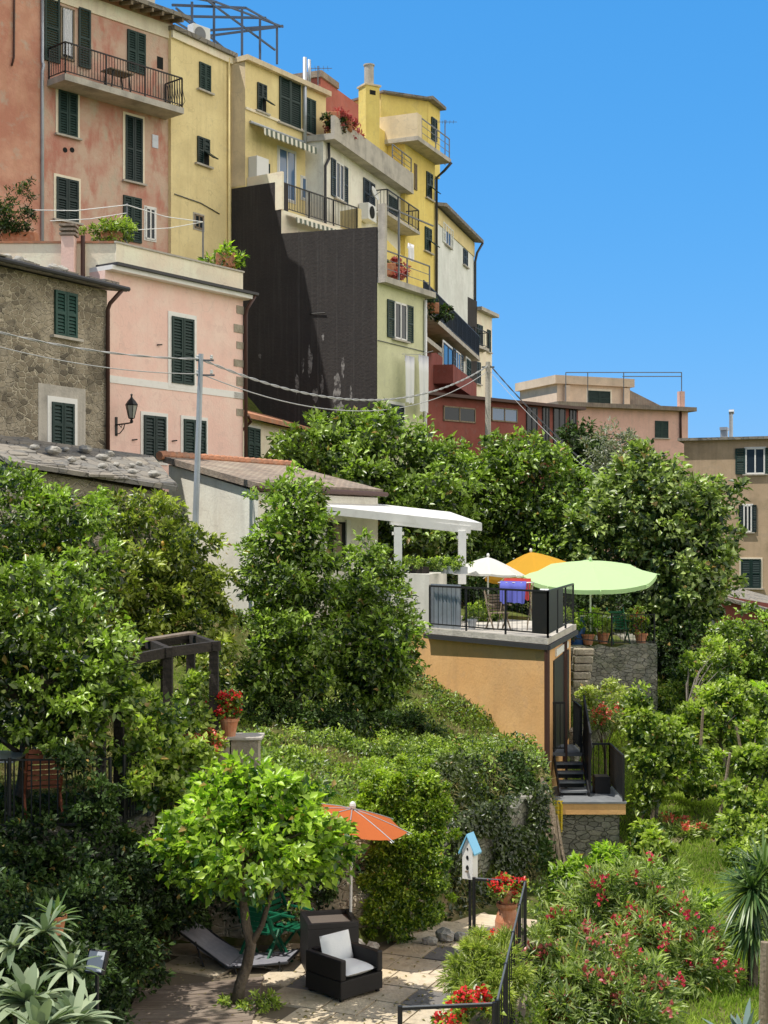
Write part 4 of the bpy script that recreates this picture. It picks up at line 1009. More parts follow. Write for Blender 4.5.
def hmap(x, y):
    hC = idw(CP, x, y); hB = idw(GP, x, y)
    hA = np.full_like(x, 4.2)
    yb = np.interp(x, [-4, -.2, .6, 2.8], [19.9, 19.9, 20.6, 24.4])
    wB = np.interp(x, [0, 1.5], [.35, 1.8])
    wC = np.clip((y-yb)/wB, 0, 1)
    wL = np.clip((-3.15-x)/.5, 0, 1)*np.clip((y-18.35)/.3, 0, 1)
    w = np.maximum(wC, wL); h = hA+(hC-hA)*w
    wG = sst(-.05, .45, x-xb(y)); h = h+(hB-h)*wG
    h = h+.05*np.sin(x*2.1+1)*np.cos(y*1.7)*np.clip(w+wG, 0, 1)+.03*np.sin(x*5.3)*np.sin(y*4.1+2)*np.clip(w+wG, 0, 1)
    bank = np.clip(1-np.abs(y-yb-.9)/1.6, 0, 1)*np.clip((x-.2)/.8, 0, 1)*(1-wG); h = h+bank*(.28*np.sin(x*4.1+y*1.3)*np.cos(y*2.9-x)+.16*np.sin(x*9+2)*np.sin(y*7))
    r = np.sqrt((x-2)**2+(y-40)**2); far = sst(75, 260, r)
    return h*(1-far)-2*far
def H(x, y):
    return float(hmap(np.array([float(x)]), np.array([float(y)]))[0])
def gpos(px, Y):
    x = (px-384)/F*Y; return Vector((x, Y, H(x, Y)))

def axis_(lo, hi, st, far, g=1.35):
    a = list(np.arange(lo, hi+1e-6, st)); s = st; v = hi
    out = []
    while v < far: s *= g; v += s; out.append(v)
    s = st; v = lo; pre = []
    while v > -far: s *= g; v -= s; pre.append(v)
    return np.array(pre[::-1]+a+out)
gx = axis_(-11, 14, .2, 6000); gy = axis_(9, 60, .2, 6000)
XX, YY = np.meshgrid(gx, gy); ZZ = hmap(XX, YY)
nx, ny = len(gx), len(gy)
me = bpy.data.meshes.new('ground')
V = np.stack([XX, YY, ZZ], -1).reshape(-1, 3)
i = np.arange(nx*ny).reshape(ny, nx)
Q = np.stack([i[:-1, :-1], i[:-1, 1:], i[1:, 1:], i[1:, :-1]], -1).reshape(-1, 4)
me.vertices.add(len(V)); me.vertices.foreach_set('co', V.reshape(-1).astype(np.float32))
me.loops.add(Q.size); me.loops.foreach_set('vertex_index', Q.reshape(-1).astype(np.int32))
me.polygons.add(len(Q)); me.polygons.foreach_set('loop_start', np.arange(0, Q.size, 4, dtype=np.int32)); me.update(calc_edges=True)
me.polygons.foreach_set('use_smooth', [True]*len(Q))
M['soil'] = mat('grassy_soil', (.085, .1, .028), [dict(s=.5, lo=.42, hi=.6, c=(.13, .16, .04), f=.9), dict(s=1.3, of=(3, 3, 3), lo=.52, hi=.66, c=(.2, .15, .09), f=.85), dict(s=7, lo=.45, hi=.7, c=(.05, .06, .02), f=.6)], rough=1., bump=(9, .8), spec=.05)
me.materials.append(M['soil'])
g = bpy.data.objects.new('ground', me); col.objects.link(g); g['kind'] = 'structure'

# paved patio
M['paving'] = mat('patio_paving', (.54, .44, .3), [dict(s=1.1, lo=.4, hi=.6, c=(.62, .53, .4), f=.9), dict(s=.8, of=(5, 5, 0), lo=.52, hi=.66, c=(.32, .26, .18), f=.8), dict(s=9, lo=.5, hi=.75, c=(.25, .2, .14), f=.6)], rough=.9, bump=(22, .3))
M['paving2'] = mat('dark_paving', (.15, .14, .13), [dict(s=3, lo=.4, hi=.65, c=(.22, .2, .18), f=.9)], rough=.9, bump=(22, .3))
M['joint'] = mat('joint_sand', (.16, .13, .09), rough=1.)
z = 4.26
MB().prism([(-3.25, 10), (.75, 10), (1.3, 14.15), (2.15, 20), (1.55, 21.6), (.6, 20.6), (-.2, 20.0), (-3.25, 20.0)], 4.22, z).build('patio', M['joint'], None)['kind'] = 'structure'
rr = random.Random(8)
sl = MB(); sd = MB()
y = 11.; ang = R(-24)
ca, sa = math.cos(ang), math.sin(ang)
for i in range(-16, 20):
    yy = i*.62+rr.uniform(-.02, .02); xx = -14+rr.uniform(0, .6)
    while xx < 14:
        L_ = rr.choice((.5, .62, .8, .95)); c = [(xx+.012, yy+.012), (xx+L_-.012, yy+.012), (xx+L_-.012, yy+.6), (xx+.012, yy+.6)]
        c = [(a*ca-b*sa, 16+a*sa+b*ca) for a, b in c]; xx += L_
        mx = sum(p[0] for p in c)/4; my = sum(p[1] for p in c)/4
        if my < 10.6 or my > 21.3 or mx < -2.9 or mx > .75+(my-10)*.135-.3: continue
        if my > 19.7 and mx < 0: continue
        if mx < -1.55 and my < 18.2+mx*.2+1: continue
        (sd if rr.random() < .12 else sl).prism(c, z, z+.02+rr.uniform(0, .008))
o = sl.build('paving_slabs', M['paving'], None); o['kind'] = 'structure'
o = sd.build('dark_paving_slabs', M['paving2'], None); o['kind'] = 'structure'
# timber boards on the left front of the patio
M['board'] = mat('grey_boards', (.17, .13, .1), [dict(s=2, st=(.3, 6, 1), lo=.4, hi=.6, c=(.26, .21, .17), f=.8)], rough=.85, bump=(14, .3))
bd = MB()
for k in range(26):
    a = -3.1+.0*k; y0 = 13.9+k*.15
    x1 = -1.58+.02*rr.random()
    bd.prism([(-3.1, y0), (x1, y0+.5), (x1, y0+.5+.135), (-3.1, y0+.135)], z, z+.035+rr.uniform(0, .006))
o = bd.build('board_deck', M['board'], None); o['kind'] = 'structure'
# garden path
pm = MB(); pts = [(-1, 0)]
ps = [P(640, 900, 26), P(665, 860, 29.5), P(690, 835, 31), P(700, 815, 33), P(690, 790, 35)]
vs = []
for p in ps:
    for s in (-.15, .15): vs.append((p.x+s, p.y, H(p.x+s, p.y)+.015))
M['earth'] = mat('bare_earth', (.15, .13, .07), [dict(s=4, lo=.4, hi=.65, c=(.22, .18, .11), f=.8)], rough=1., bump=(16, .6))
pm.add(vs, [(2*i, 2*i+1, 2*i+3, 2*i+2) for i in range(len(ps)-1)]); o = pm.build('path', M['earth'], None); o['kind'] = 'structure'

# ------------------------------------------------------------------ retaining walls
def rwall(name, label, pts, zb, zt, th, m):
    """a rough stone wall along plan points, uneven top"""
    a = Vector((*pts[0], zb)); t = thing(name, label, 'wall', a)
    mb = MB(); rr = random.Random(len(label))
    for (x0, y0), (x1, y1) in zip(pts[:-1], pts[1:]):
        L_ = math.hypot(x1-x0, y1-y0); n = max(2, int(L_/.3)); 
        for i in range(n):
            for s in (0, 1): pass
    P_ = []
    for (x0, y0), (x1, y1) in zip(pts[:-1], pts[1:]):
        L_ = math.hypot(x1-x0, y1-y0); n = max(2, int(L_/.25)); nx_, ny_ = (y1-y0)/L_, -(x1-x0)/L_
        for i in range(n+1): P_.append((x0+(x1-x0)*i/n, y0+(y1-y0)*i/n, nx_, ny_))
    R_ = 8; vs = []
    for (x, y, nx_, ny_) in P_:
        zt_ = zt+rr.uniform(-.07, .07)
        for k in range(R_+1):
            e = rr.uniform(-.035, .035) if k < R_ else 0; vs.append((x+nx_*e, y+ny_*e, zb+(zt_-zb)*k/R_))
        vs.append((x-nx_*th, y-ny_*th, zt_)); vs.append((x-nx_*th, y-ny_*th, zb))
    q = R_+3; fs = []
    for i in range(len(P_)-1):
        for k in range(q-1): fs.append((i*q+k, (i+1)*q+k, (i+1)*q+k+1, i*q+k+1))
    fs += [tuple(range(q-1, -1, -1)), tuple((len(P_)-1)*q+k for k in range(q))]
    mb.add(vs, fs).build('wall', m, t, world=True)
    return t
rwall('retaining_wall', 'low rubble retaining wall at the back of the patio', [(-3.3, 19.85), (-.2, 19.9), (.62, 20.55)], 4.2, 5.75, .35, M['rubble'])
rwall('retaining_wall', 'dark dry stone wall under the shaded left terrace', [(-9, 18.1), (-3.4, 18.3), (-3.25, 19.85)], 4.2, 6.2, .35, M['drystone'])
rwall('retaining_wall', 'dark overgrown rough stone wall under the orange house bank', [(.95, 21.6), (2.0, 23.4), (2.72, 24.62)], 4.1, 5.5, .6, M['drystone'])
a = P(572, 650, 38); b = P(657, 645, 38.3)
rwall('terrace_wall', 'rough dry stone wall holding up the umbrella terrace', [(a.x-.6, a.y-.3), (b.x, b.y), (b.x+.15, b.y+6)], 4.6, 7.1, .5, M['drystone'])
a = P(596, 645, 37.6)
cp = thing('stone_steps', 'pale weathered stone blocks at left end of the terrace wall', 'steps', (a.x, a.y, 6.1))
for k in range(5):
    MB().box(a.x-.7+.03*k, a.x-.25+.05*k, a.y-.6+.14*k, a.y-.1+.1*k, 6.1+k*.2, 6.28+k*.2).build('step', M['quoin'], cp, world=True, bevel=.03)
rwall('path_wall', 'low stone edging wall beside the garden steps', [tuple(P(575, 720, 34.5))[:2], tuple(P(610, 720, 37.0))[:2]], 4.4, 5.3, .3, M['drystone'])
# ------------------------------------------------------------------ foliage
M['l_citrus'] = leafmat('citrus_leaves', (.009, .03, .005), (.39, .55, .075), tr=.24)
M['l_lemon'] = leafmat('lemon_leaves', (.028, .085, .006), (.5, .68, .075), tr=.38)
M['l_citrus2'] = leafmat('yellow_citrus_leaves', (.022, .05, .007), (.5, .57, .09), tr=.28)
M['l_dark'] = leafmat('dark_glossy_leaves', (.005, .015, .005), (.085, .15, .03), tr=.16, rough=.5, spec=.3)
M['l_big'] = leafmat('broad_leaves', (.009, .03, .006), (.37, .52, .085), tr=.24)
M['l_fig'] = leafmat('fresh_leaves', (.03, .075, .01), (.46, .57, .09), tr=.34)
M['l_grass'] = leafmat('grass_blades', (.11, .2, .02), (.46, .55, .1), tr=.4, rough=.6, spec=.2)
M['l_dry'] = leafmat('dry_grass_blades', (.18, .17, .06), (.42, .36, .18), tr=.3, rough=.8, spec=.1, trc=(1.3, 1.2, .8))
M['l_hedge'] = leafmat('hedge_leaves', (.04, .1, .008), (.42, .54, .05), tr=.35)
M['l_ivy'] = leafmat('ivy_leaves', (.012, .026, .006), (.12, .16, .035), tr=.18)
M['l_tree'] = leafmat('loose_tree_leaves', (.014, .04, .01), (.46, .57, .17), tr=.24)
M['l_olive'] = leafmat('olive_leaves', (.13, .15, .1), (.36, .38, .3), tr=.2)
M['l_silver'] = leafmat('silvery_leaves', (.12, .18, .09), (.4, .47, .3), tr=.25, rough=.5, trc=(1.1, 1.2, .7))
M['l_oleander'] = leafmat('oleander_leaves', (.07, .12, .03), (.42, .5, .16), tr=.35)
M['l_lav'] = leafmat('rosemary_leaves', (.16, .22, .04), (.5, .54, .15), tr=.35)
M['l_yucca'] = leafmat('yucca_blades', (.03, .075, .02), (.2, .29, .09), tr=.2)
M['f_red'] = leafmat('red_petals', (.5, .008, .012), (.85, .04, .03), tr=.3, trc=(1.3, .8, .8))
M['f_pink'] = leafmat('pink_petals', (.5, .015, .05), (.8, .07, .14), tr=.3, trc=(1.2, .9, .9))
M['f_dull'] = leafmat('faded_petals', (.36, .06, .06), (.55, .15, .13), tr=.3, trc=(1.2, .9, .9))
M['f_coral'] = leafmat('coral_petals', (.6, .06, .04), (.8, .2, .13), tr=.3, trc=(1.2, .9, .9))
M['lemonfruit'] = mat('lemon_peel', (.65, .42, .08), rough=.5, bump=(40, .1))

# big back trees ------------------------------------------------------
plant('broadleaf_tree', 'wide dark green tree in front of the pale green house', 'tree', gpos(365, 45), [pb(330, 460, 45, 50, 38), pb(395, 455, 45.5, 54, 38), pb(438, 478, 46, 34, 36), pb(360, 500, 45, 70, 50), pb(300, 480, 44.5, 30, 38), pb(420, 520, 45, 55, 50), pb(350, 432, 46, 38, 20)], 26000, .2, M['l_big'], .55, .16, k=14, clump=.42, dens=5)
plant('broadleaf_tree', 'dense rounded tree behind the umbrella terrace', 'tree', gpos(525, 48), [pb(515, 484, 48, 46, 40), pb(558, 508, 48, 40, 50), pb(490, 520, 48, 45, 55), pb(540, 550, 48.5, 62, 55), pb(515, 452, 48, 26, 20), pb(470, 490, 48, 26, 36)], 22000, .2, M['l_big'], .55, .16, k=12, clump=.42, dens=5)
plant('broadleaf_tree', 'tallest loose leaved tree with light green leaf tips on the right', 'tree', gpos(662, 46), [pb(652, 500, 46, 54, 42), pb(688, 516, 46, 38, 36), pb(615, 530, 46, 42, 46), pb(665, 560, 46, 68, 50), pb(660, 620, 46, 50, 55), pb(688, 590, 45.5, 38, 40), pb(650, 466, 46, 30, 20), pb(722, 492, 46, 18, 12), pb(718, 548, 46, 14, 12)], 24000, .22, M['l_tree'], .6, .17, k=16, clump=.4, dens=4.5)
plant('olive_tree', 'silvery grey olive tree in front of the distant pink house', 'tree', gpos(618, 54), [pb(612, 455, 54, 24, 24), pb(634, 465, 54, 22, 24), pb(620, 490, 54, 32, 26)], 6000, .18, M['l_olive'], .3, .1, clump=.35, dens=5)
plant('broadleaf_tree', 'dark green tree between veranda house and olive tree', 'tree', gpos(585, 57), [pb(582, 445, 57, 20, 26), pb(590, 480, 57, 28, 34)], 5000, .2, M['l_dark'], .55, .1, clump=.4, dens=5)
# citrus trees on the slope
def fruits(t, cc, n):
    for i in RG.choice(len(cc), n, replace=False):
        p = cc[i]; MB().sphere((p[0], p[1]-.12, p[2]-.1), .045, 7, 5, (1, 1, 1.2)).build('fruit', M['lemonfruit'], t, world=True, smooth=True)
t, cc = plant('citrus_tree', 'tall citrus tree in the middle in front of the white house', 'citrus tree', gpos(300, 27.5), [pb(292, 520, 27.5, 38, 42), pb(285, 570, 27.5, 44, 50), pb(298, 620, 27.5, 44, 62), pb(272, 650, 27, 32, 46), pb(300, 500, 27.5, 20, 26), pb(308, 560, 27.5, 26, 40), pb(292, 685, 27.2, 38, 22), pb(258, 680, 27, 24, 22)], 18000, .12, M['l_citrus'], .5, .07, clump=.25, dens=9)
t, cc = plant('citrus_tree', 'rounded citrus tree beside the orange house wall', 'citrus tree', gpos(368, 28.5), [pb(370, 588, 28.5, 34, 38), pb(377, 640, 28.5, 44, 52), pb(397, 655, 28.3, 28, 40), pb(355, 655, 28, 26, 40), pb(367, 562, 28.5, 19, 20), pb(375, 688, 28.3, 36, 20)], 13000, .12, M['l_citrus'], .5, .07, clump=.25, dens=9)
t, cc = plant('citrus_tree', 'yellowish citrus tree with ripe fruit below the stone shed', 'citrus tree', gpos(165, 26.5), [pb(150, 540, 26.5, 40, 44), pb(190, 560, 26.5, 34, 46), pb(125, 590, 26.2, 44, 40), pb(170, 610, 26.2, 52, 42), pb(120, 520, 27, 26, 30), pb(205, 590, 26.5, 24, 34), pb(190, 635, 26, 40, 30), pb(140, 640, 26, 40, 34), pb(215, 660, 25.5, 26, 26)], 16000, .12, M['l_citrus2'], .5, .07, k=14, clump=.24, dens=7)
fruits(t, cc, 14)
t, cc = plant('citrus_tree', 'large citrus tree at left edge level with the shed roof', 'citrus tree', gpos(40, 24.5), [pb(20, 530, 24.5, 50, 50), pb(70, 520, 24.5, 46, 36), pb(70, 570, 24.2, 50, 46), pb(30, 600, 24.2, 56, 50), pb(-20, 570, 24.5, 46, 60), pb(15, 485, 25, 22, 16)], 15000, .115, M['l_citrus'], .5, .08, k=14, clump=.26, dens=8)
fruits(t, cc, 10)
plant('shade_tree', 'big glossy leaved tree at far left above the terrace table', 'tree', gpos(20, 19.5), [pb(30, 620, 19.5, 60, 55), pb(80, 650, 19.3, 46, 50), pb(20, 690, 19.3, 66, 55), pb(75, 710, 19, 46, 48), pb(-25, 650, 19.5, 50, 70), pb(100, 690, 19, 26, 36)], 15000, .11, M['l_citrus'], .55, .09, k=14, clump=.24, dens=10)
# patio lemon tree
lb = Vector(((238-384)/F*17.3, 17.3, 4.28))
t, cc = plant('lemon_tree', 'bright lime green lemon tree growing from the patio paving', 'lemon tree', lb, [pb(225, 820, 17.3, 44, 42), pb(285, 815, 17.3, 44, 42), pb(250, 850, 17.1, 70, 44), pb(315, 850, 17.2, 34, 36), pb(195, 850, 17.2, 34, 38), pb(240, 785, 17.4, 30, 22), pb(305, 795, 17.4, 18, 16)], 7500, .115, M['l_lemon'], .6, None, clump=.22, dens=14, inner=.06)
# crooked trunk
mb = MB(); pts = [(236, 1006), (240, 985), (247, 965), (251, 945), (246, 925), (243, 900), (240, 875), (240, 850)]
pp = [P(a, b, 17.25) for a, b in pts]; pp[0].z = 4.24
mb.tube(pp, [.09, .072, .07, .066, .06, .055, .048, .035], 9)
for i in RG.choice(len(cc), 16, replace=False):
    e = Vector(cc[i]); s = pp[5].lerp(pp[7], random.random()); mb.tube([s, s.lerp(e, .5)+Vector((0, 0, .1)), e], [.035, .022, .008], 5)
mb.tube([pp[3], P(262, 925, 17.2), P(275, 880, 17.2), P(290, 850, 17.2)], [.045, .035, .028, .015], 6)
mb.build('trunk', M['bark'], t, world=True, smooth=True)
# hedge
plant('hedge_shrub', 'big clipped round hedge bush behind the orange parasol', 'bush', (.2, 20.3, 4.2), [pb(400, 850, 20.0, 46, 80, .6), pb(402, 885, 19.8, 44, 60, .55), pb(382, 825, 20.1, 32, 50, .5), pb(424, 828, 20.1, 28, 50, .5), pb(400, 800, 20.2, 36, 30, .5)], 46000, .055, M['l_hedge'], .55, .06, clump=.15, dens=40, jit=.9)
plant('hedge_shrub', 'sprawling light green shrub on the bank above the hedge', 'bush', gpos(360, 23), [pb(350, 790, 23, 40, 22), pb(300, 775, 23.4, 34, 18), pb(390, 778, 23.2, 40, 22), pb(420, 775, 23.5, 26, 14)], 14000, .05, M['l_hedge'], .5, None, clump=.16, dens=22)
# vine and shrubs around the dark pergola
plant('climbing_vine', 'light green vine climbing over the terrace railing by the pergola', 'vine', gpos(165, 20.3), [pb(150, 725, 20.3, 22, 30), pb(184, 715, 20.4, 18, 30), pb(165, 770, 19.5, 26, 24), pb(190, 765, 19.8, 20, 22), pb(178, 800, 19.2, 18, 24), pb(130, 705, 20.4, 16, 14), pb(196, 690, 20.5, 10, 14), pb(128, 690, 19.0, 14, 16), pb(142, 745, 18.9, 20, 26), pb(166, 720, 19.3, 16, 24), pb(140, 790, 18.6, 14, 22)], 6000, .09, M['l_fig'], .7, .03, clump=.2, dens=12)
plant('shade_tree', 'tall dense unseen tree added beyond the left edge to shade the lower terrace', 'tree', (-8.2, 15.5, 4.2), [((-7.6, 15.2, 9.6), (2.3, 2.6, 1.8)), ((-8.0, 17.2, 10.6), (2.3, 2.2, 1.8)), ((-8.4, 13.4, 9.2), (2.2, 2.2, 1.8)), ((-8.2, 15.6, 12.), (2.4, 2.4, 1.6))], 9000, .2, M['l_dark'], .6, .2, clump=.5, dens=3)  # tree added out of view to cast shade over the lower left
plant('dark_shrub', 'dark ivy mass hanging down beside the hammock lounger', 'bush', (-3.0, 18.2, 4.3), [pb(60, 875, 18.0, 60, 30), pb(30, 838, 18.0, 40, 18), pb(92, 805, 18.0, 20, 34), pb(70, 770, 18.2, 14, 20), pb(5, 845, 18., 20, 20), pb(20, 890, 17.8, 60, 40), pb(60, 930, 17.5, 60, 50), pb(100, 835, 18.4, 18, 26), pb(185, 880, 18.9, 26, 50), pb(150, 880, 18.4, 34, 36), pb(120, 870, 18.2, 36, 36), pb(110, 890, 17.8, 36, 60), pb(165, 900, 18.6, 26, 40), pb(85, 930, 16.8, 40, 70), pb(175, 850, 18.9, 24, 30)], 24000, .075, M['l_dark'], .6, None, clump=.2, dens=11)
plant('dark_shrub', 'dark shrub mass in the shade behind the silvery plant', 'bush', (-3.9, 15.6, 4.2), [pb(20, 960, 15.6, 50, 40), pb(60, 990, 15.2, 50, 46), pb(-10, 940, 15.4, 50, 60), pb(100, 1000, 15.4, 34, 46), pb(130, 960, 17, 26, 50)], 10000, .08, M['l_dark'], .5, None, clump=.2, dens=11)
plant('dark_shrub', 'shaded shrub behind the white lounger end and green chairs', 'bush', (-1.9, 19.6, 4.3), [pb(215, 890, 19.7, 34, 40), pb(275, 895, 19.8, 40, 36), pb(330, 870, 19.9, 26, 36)], 6500, .07, M['l_dark'], .55, None, clump=.18, dens=11)
# slope planting under the citrus
plant('low_shrub', 'dark spreading ground shrub in the shade of the citrus trees', 'bush', gpos(330, 26.5), [pb(300, 722, 26.8, 44, 14), pb(350, 722, 27, 44, 14), pb(395, 725, 28, 30, 12), pb(265, 715, 26.5, 26, 16), pb(420, 735, 28.5, 20, 10)], 9000, .08, M['l_dark'], .5, None, clump=.2, dens=16)
plant('low_shrub', 'pale dry shrub on the slope under the citrus trees', 'bush', gpos(390, 31), [pb(390, 718, 30, 34, 12), pb(430, 740, 29, 30, 12), pb(340, 700, 30.5, 26, 12)], 5000, .06, M['l_lav'], .3, None, clump=.2, dens=12)
plant('low_shrub', 'leafy green shrubs spreading over the bank beside the stone pillar', 'bush', gpos(290, 24), [pb(285, 745, 24.5, 30, 16), pb(245, 760, 24, 20, 14), pb(330, 745, 25, 34, 14), pb(380, 752, 25, 30, 12), pb(430, 752, 26, 26, 10), pb(300, 765, 23.6, 40, 14), pb(480, 752, 27, 26, 8)], 11000, .06, M['l_fig'], .5, None, clump=.18, dens=12)
# right hand garden trees
def gtree(label, px, Y, blobs, n, L=.13, lm='l_fig', cat='fruit tree', name='fruit_tree', tr=.05, **kw):
    kw.setdefault('clump', .24); kw.setdefault('dens', 8)
    return plant(name, label, cat, gpos(px, Y), blobs, n, L, M[lm], .65, tr, bark=M['greybark'], **kw)
gtree('leafy fig tree growing just right of the black stairs', 655, 31, [pb(645, 720, 31, 18, 22), pb(664, 738, 31, 17, 24), pb(640, 752, 30.8, 16, 20), pb(682, 758, 31, 22, 16), pb(655, 775, 30.8, 20, 20), pb(650, 800, 30.6, 16, 16), pb(638, 697, 31, 9, 12)], 5000)
gtree('young vine tree in the middle of the right garden', 725, 35, [pb(720, 702, 35, 26, 14), pb(695, 716, 35, 18, 14), pb(745, 695, 35, 18, 16), pb(725, 728, 34.8, 22, 12), pb(700, 740, 34.6, 14, 12)], 4200)
gtree('dense round bush tree below the grey roof', 745, 42, [pb(740, 640, 42, 34, 32), pb(765, 650, 42, 30, 36), pb(725, 660, 42, 24, 24), pb(755, 680, 41.5, 32, 26)], 9000, .12, 'l_citrus')
gtree('pale leaved garden tree at right edge beside the wooden stake', 750, 30, [pb(748, 768, 30, 18, 14), pb(770, 755, 30, 18, 20), pb(742, 795, 29.6, 16, 12), pb(768, 805, 29.4, 16, 14), pb(755, 735, 31, 12, 12)], 3600)
gtree('dark foliage mass under the tall right tree', 690, 44.5, [pb(680, 650, 44.5, 36, 34), pb(650, 640, 45, 26, 30), pb(700, 680, 43.5, 30, 22)], 7000, .13, 'l_dark', 'bush', 'dark_shrub')
gtree('small bushy plant at the foot of the terrace wall', 620, 36, [pb(600, 700, 36, 26, 22), pb(625, 712, 35.5, 20, 16)], 3000, .1, 'l_lav', 'bush', 'low_shrub', None)
gtree('bright green bush beside the stone base of the stairs', 640, 33, [pb(700, 668, 39, 22, 14), pb(720, 655, 39.5, 18, 14)], 2500, .11, 'l_fig', 'bush', 'low_shrub')
gtree('overgrown bean plants at the right edge of the lawn', 755, 26, [pb(750, 850, 27, 20, 16), pb(765, 880, 26, 18, 22)], 2500, .1, 'l_fig', 'bush', 'low_shrub', None)
gtree('low green bush on the lawn behind the oleanders', 600, 27, [pb(612, 868, 27, 20, 12), pb(640, 872, 27, 22, 12), pb(665, 880, 26.6, 20, 12)], 3500, .08, 'l_citrus', 'bush', 'low_shrub', None)
for k_, (lab_, px_, Y_, bl_, n_, lm_) in enumerate((
  ('low tangled vine leaves between the fig tree and the stakes', 690, 32.5, [(680, 770, 32.5, 22, 14), (700, 782, 32, 20, 12), (712, 768, 32.5, 18, 12)], 3200, 'l_fig'),
  ('pale bushy vegetables in front of the dark foliage mass', 700, 40, [(690, 690, 40, 20, 12), (712, 684, 40, 20, 12), (672, 700, 39, 16, 12)], 3000, 'l_fig'),
  ('dense leafy bush at the right edge above the lawn', 760, 36, [(748, 725, 36, 22, 14), (768, 715, 36, 18, 18), (765, 745, 35, 18, 14)], 3200, 'l_citrus'),
  ('tangled climbing beans beside the tallest stake', 742, 28.5, [(745, 825, 28.5, 20, 14), (762, 835, 28.2, 18, 16), (730, 838, 28.2, 14, 10)], 2800, 'l_fig'),
  ('broad leaved plants under the round bush tree', 720, 38.5, [(735, 690, 38.5, 20, 12), (755, 700, 38, 20, 12)], 2200, 'l_lemon'),
  ('soft green weeds below the stair platform corner', 640, 29, [(640, 835, 29, 14, 10), (655, 845, 28.6, 16, 10)], 1800, 'l_fig'))):
    plant('low_shrub', lab_, 'bush', gpos(px_, Y_), [pb(*b) for b in bl_], n_, .12, M[lm_], .6, None, clump=.22, dens=9)
# oleanders
def oleander(label, base, blobs, n, fl, lm='l_oleander', fm='f_pink', name='oleander_bush'):
    t, cc = plant(name, label, 'flowering bush', base, blobs, n, .15, M[lm], .2, .03, k=14, clump=.22, dens=13, curl=.1, jit=.6)
    b = []; 
    pick = RG.choice(len(cc), fl, replace=False)
    for i in pick:
        c = cc[i]+np.array([0, -.12, .12]); b.append(c+RG.normal(0, .05, (16, 3)))
    B = np.concatenate(b); n_ = len(B)
    leafmesh('blossoms', M[fm], B, unit(n_)+np.array([0, -.3, .5]), unit(n_)+np.array([0, -.5, .6]), .065, .06, RG.uniform(0, 1, n_), t)
    return t
oleander('large oleander bush with pink red flowers right of the railing', gpos(640, 22), [pb(630, 915, 22, 50, 40), pb(590, 920, 22, 36, 40), pb(680, 935, 21.6, 36, 40), pb(640, 965, 21.2, 60, 44), pb(700, 975, 21, 28, 40), pb(600, 895, 22.2, 30, 26), pb(650, 885, 22.3, 34, 24), pb(560, 940, 21.8, 24, 30)], 15000, 56)
oleander('nearer oleander bush with faded red flower heads at the bottom', gpos(600, 19), [pb(590, 970, 19.2, 44, 40), pb(560, 1000, 18.8, 40, 36), pb(640, 1005, 18.8, 40, 36), pb(600, 1015, 18.5, 60, 40), pb(545, 970, 19, 20, 26)], 9000, 60, fm='f_dull')
plant('lime_shrub', 'upright yellow green shrub behind the oleander bush', 'bush', gpos(590, 23.4), [pb(578, 868, 23.3, 10, 20), pb(606, 866, 23.3, 12, 18), pb(594, 880, 23.2, 20, 18), pb(560, 885, 23.2, 12, 14), pb(640, 893, 24, 16, 14), pb(700, 905, 23.5, 18, 12)], 3600, .11, M['l_lemon'], .4, .02, clump=.18, dens=14)
# yucca at the right edge
def rosette(t, part, m, c, n, L, W, seed, up=(.0, 1.), droop=.4, tint=(0, 1), seg=5):
    rg = np.random.default_rng(seed); vs = []; fs = []; ti = []
    c = np.array(c)
    for i in range(n):
        az = rg.uniform(0, 2*math.pi); el = math.asin(rg.uniform(*up)); d = np.array([math.cos(az)*math.cos(el), math.sin(az)*math.cos(el), math.sin(el)])
        s = np.cross(d, [0, 0, 1.]); s /= np.linalg.norm(s)+1e-6; l = L*rg.uniform(.75, 1.1); b = len(vs); w0 = W*rg.uniform(.8, 1.15)
        nn = np.cross(s, d)
        for k in range(seg+1):
            u = k/seg; p = c+d*l*u+np.array([0, 0, -droop*l*u*u*(1-el/1.6)])
            w = w0*(math.sin(math.pi*min(1, .12+u*.88))**.5 if u < 1 else .04); e = nn*w*.18
            vs += [tuple(p-s*w/2+e), tuple(p), tuple(p+s*w/2+e)]
        tt = rg.uniform(*tint)
        for k in range(seg):
            a = b+k*3; fs += [(a, a+1, a+4, a+3), (a+1, a+2, a+5, a+4)]; ti += [tt, tt]
    mb = MB(); mb.v = vs; mb.f = fs
    o = mb.build(part, m, t, world=True, smooth=True); at = o.data.attributes.new('tint', 'FLOAT', 'FACE'); at.data.foreach_set('value', np.array(ti, np.float32))
    return o
yb_ = gpos(752, 21)
t = thing('yucca', 'spiky yucca with sword leaves at the right edge of the garden', 'yucca', yb_)
top = P(752, 890, 21)
MB().tube([yb_, yb_.lerp(top, .5)+Vector((.03, 0, 0)), top], [.09, .08, .07], 8).build('stem', M['bark'], t, world=True)
rosette(t, 'blades', M['l_yucca'], top, 200, .68, .045, 5, (-.9, .98), .3)
rosette(t, 'blades', M['l_yucca'], P(752, 925, 21), 130, .55, .045, 15, (-.9, .6), .35)
rosette(t, 'blades', M['l_yucca'], P(764, 872, 21.2), 120, .7, .045, 16, (-.4, .98), .25)
ag = gpos(752, 18)
t = thing('agave', 'blue green agave beside the wooden post at bottom right', 'agave', ag)
rosette(t, 'blades', leafmat('agave_blades', (.1, .16, .15), (.2, .28, .26), tr=.1), (ag.x-.12, ag.y, ag.z+.25), 26, .62, .1, 6, (.1, .95), .1)
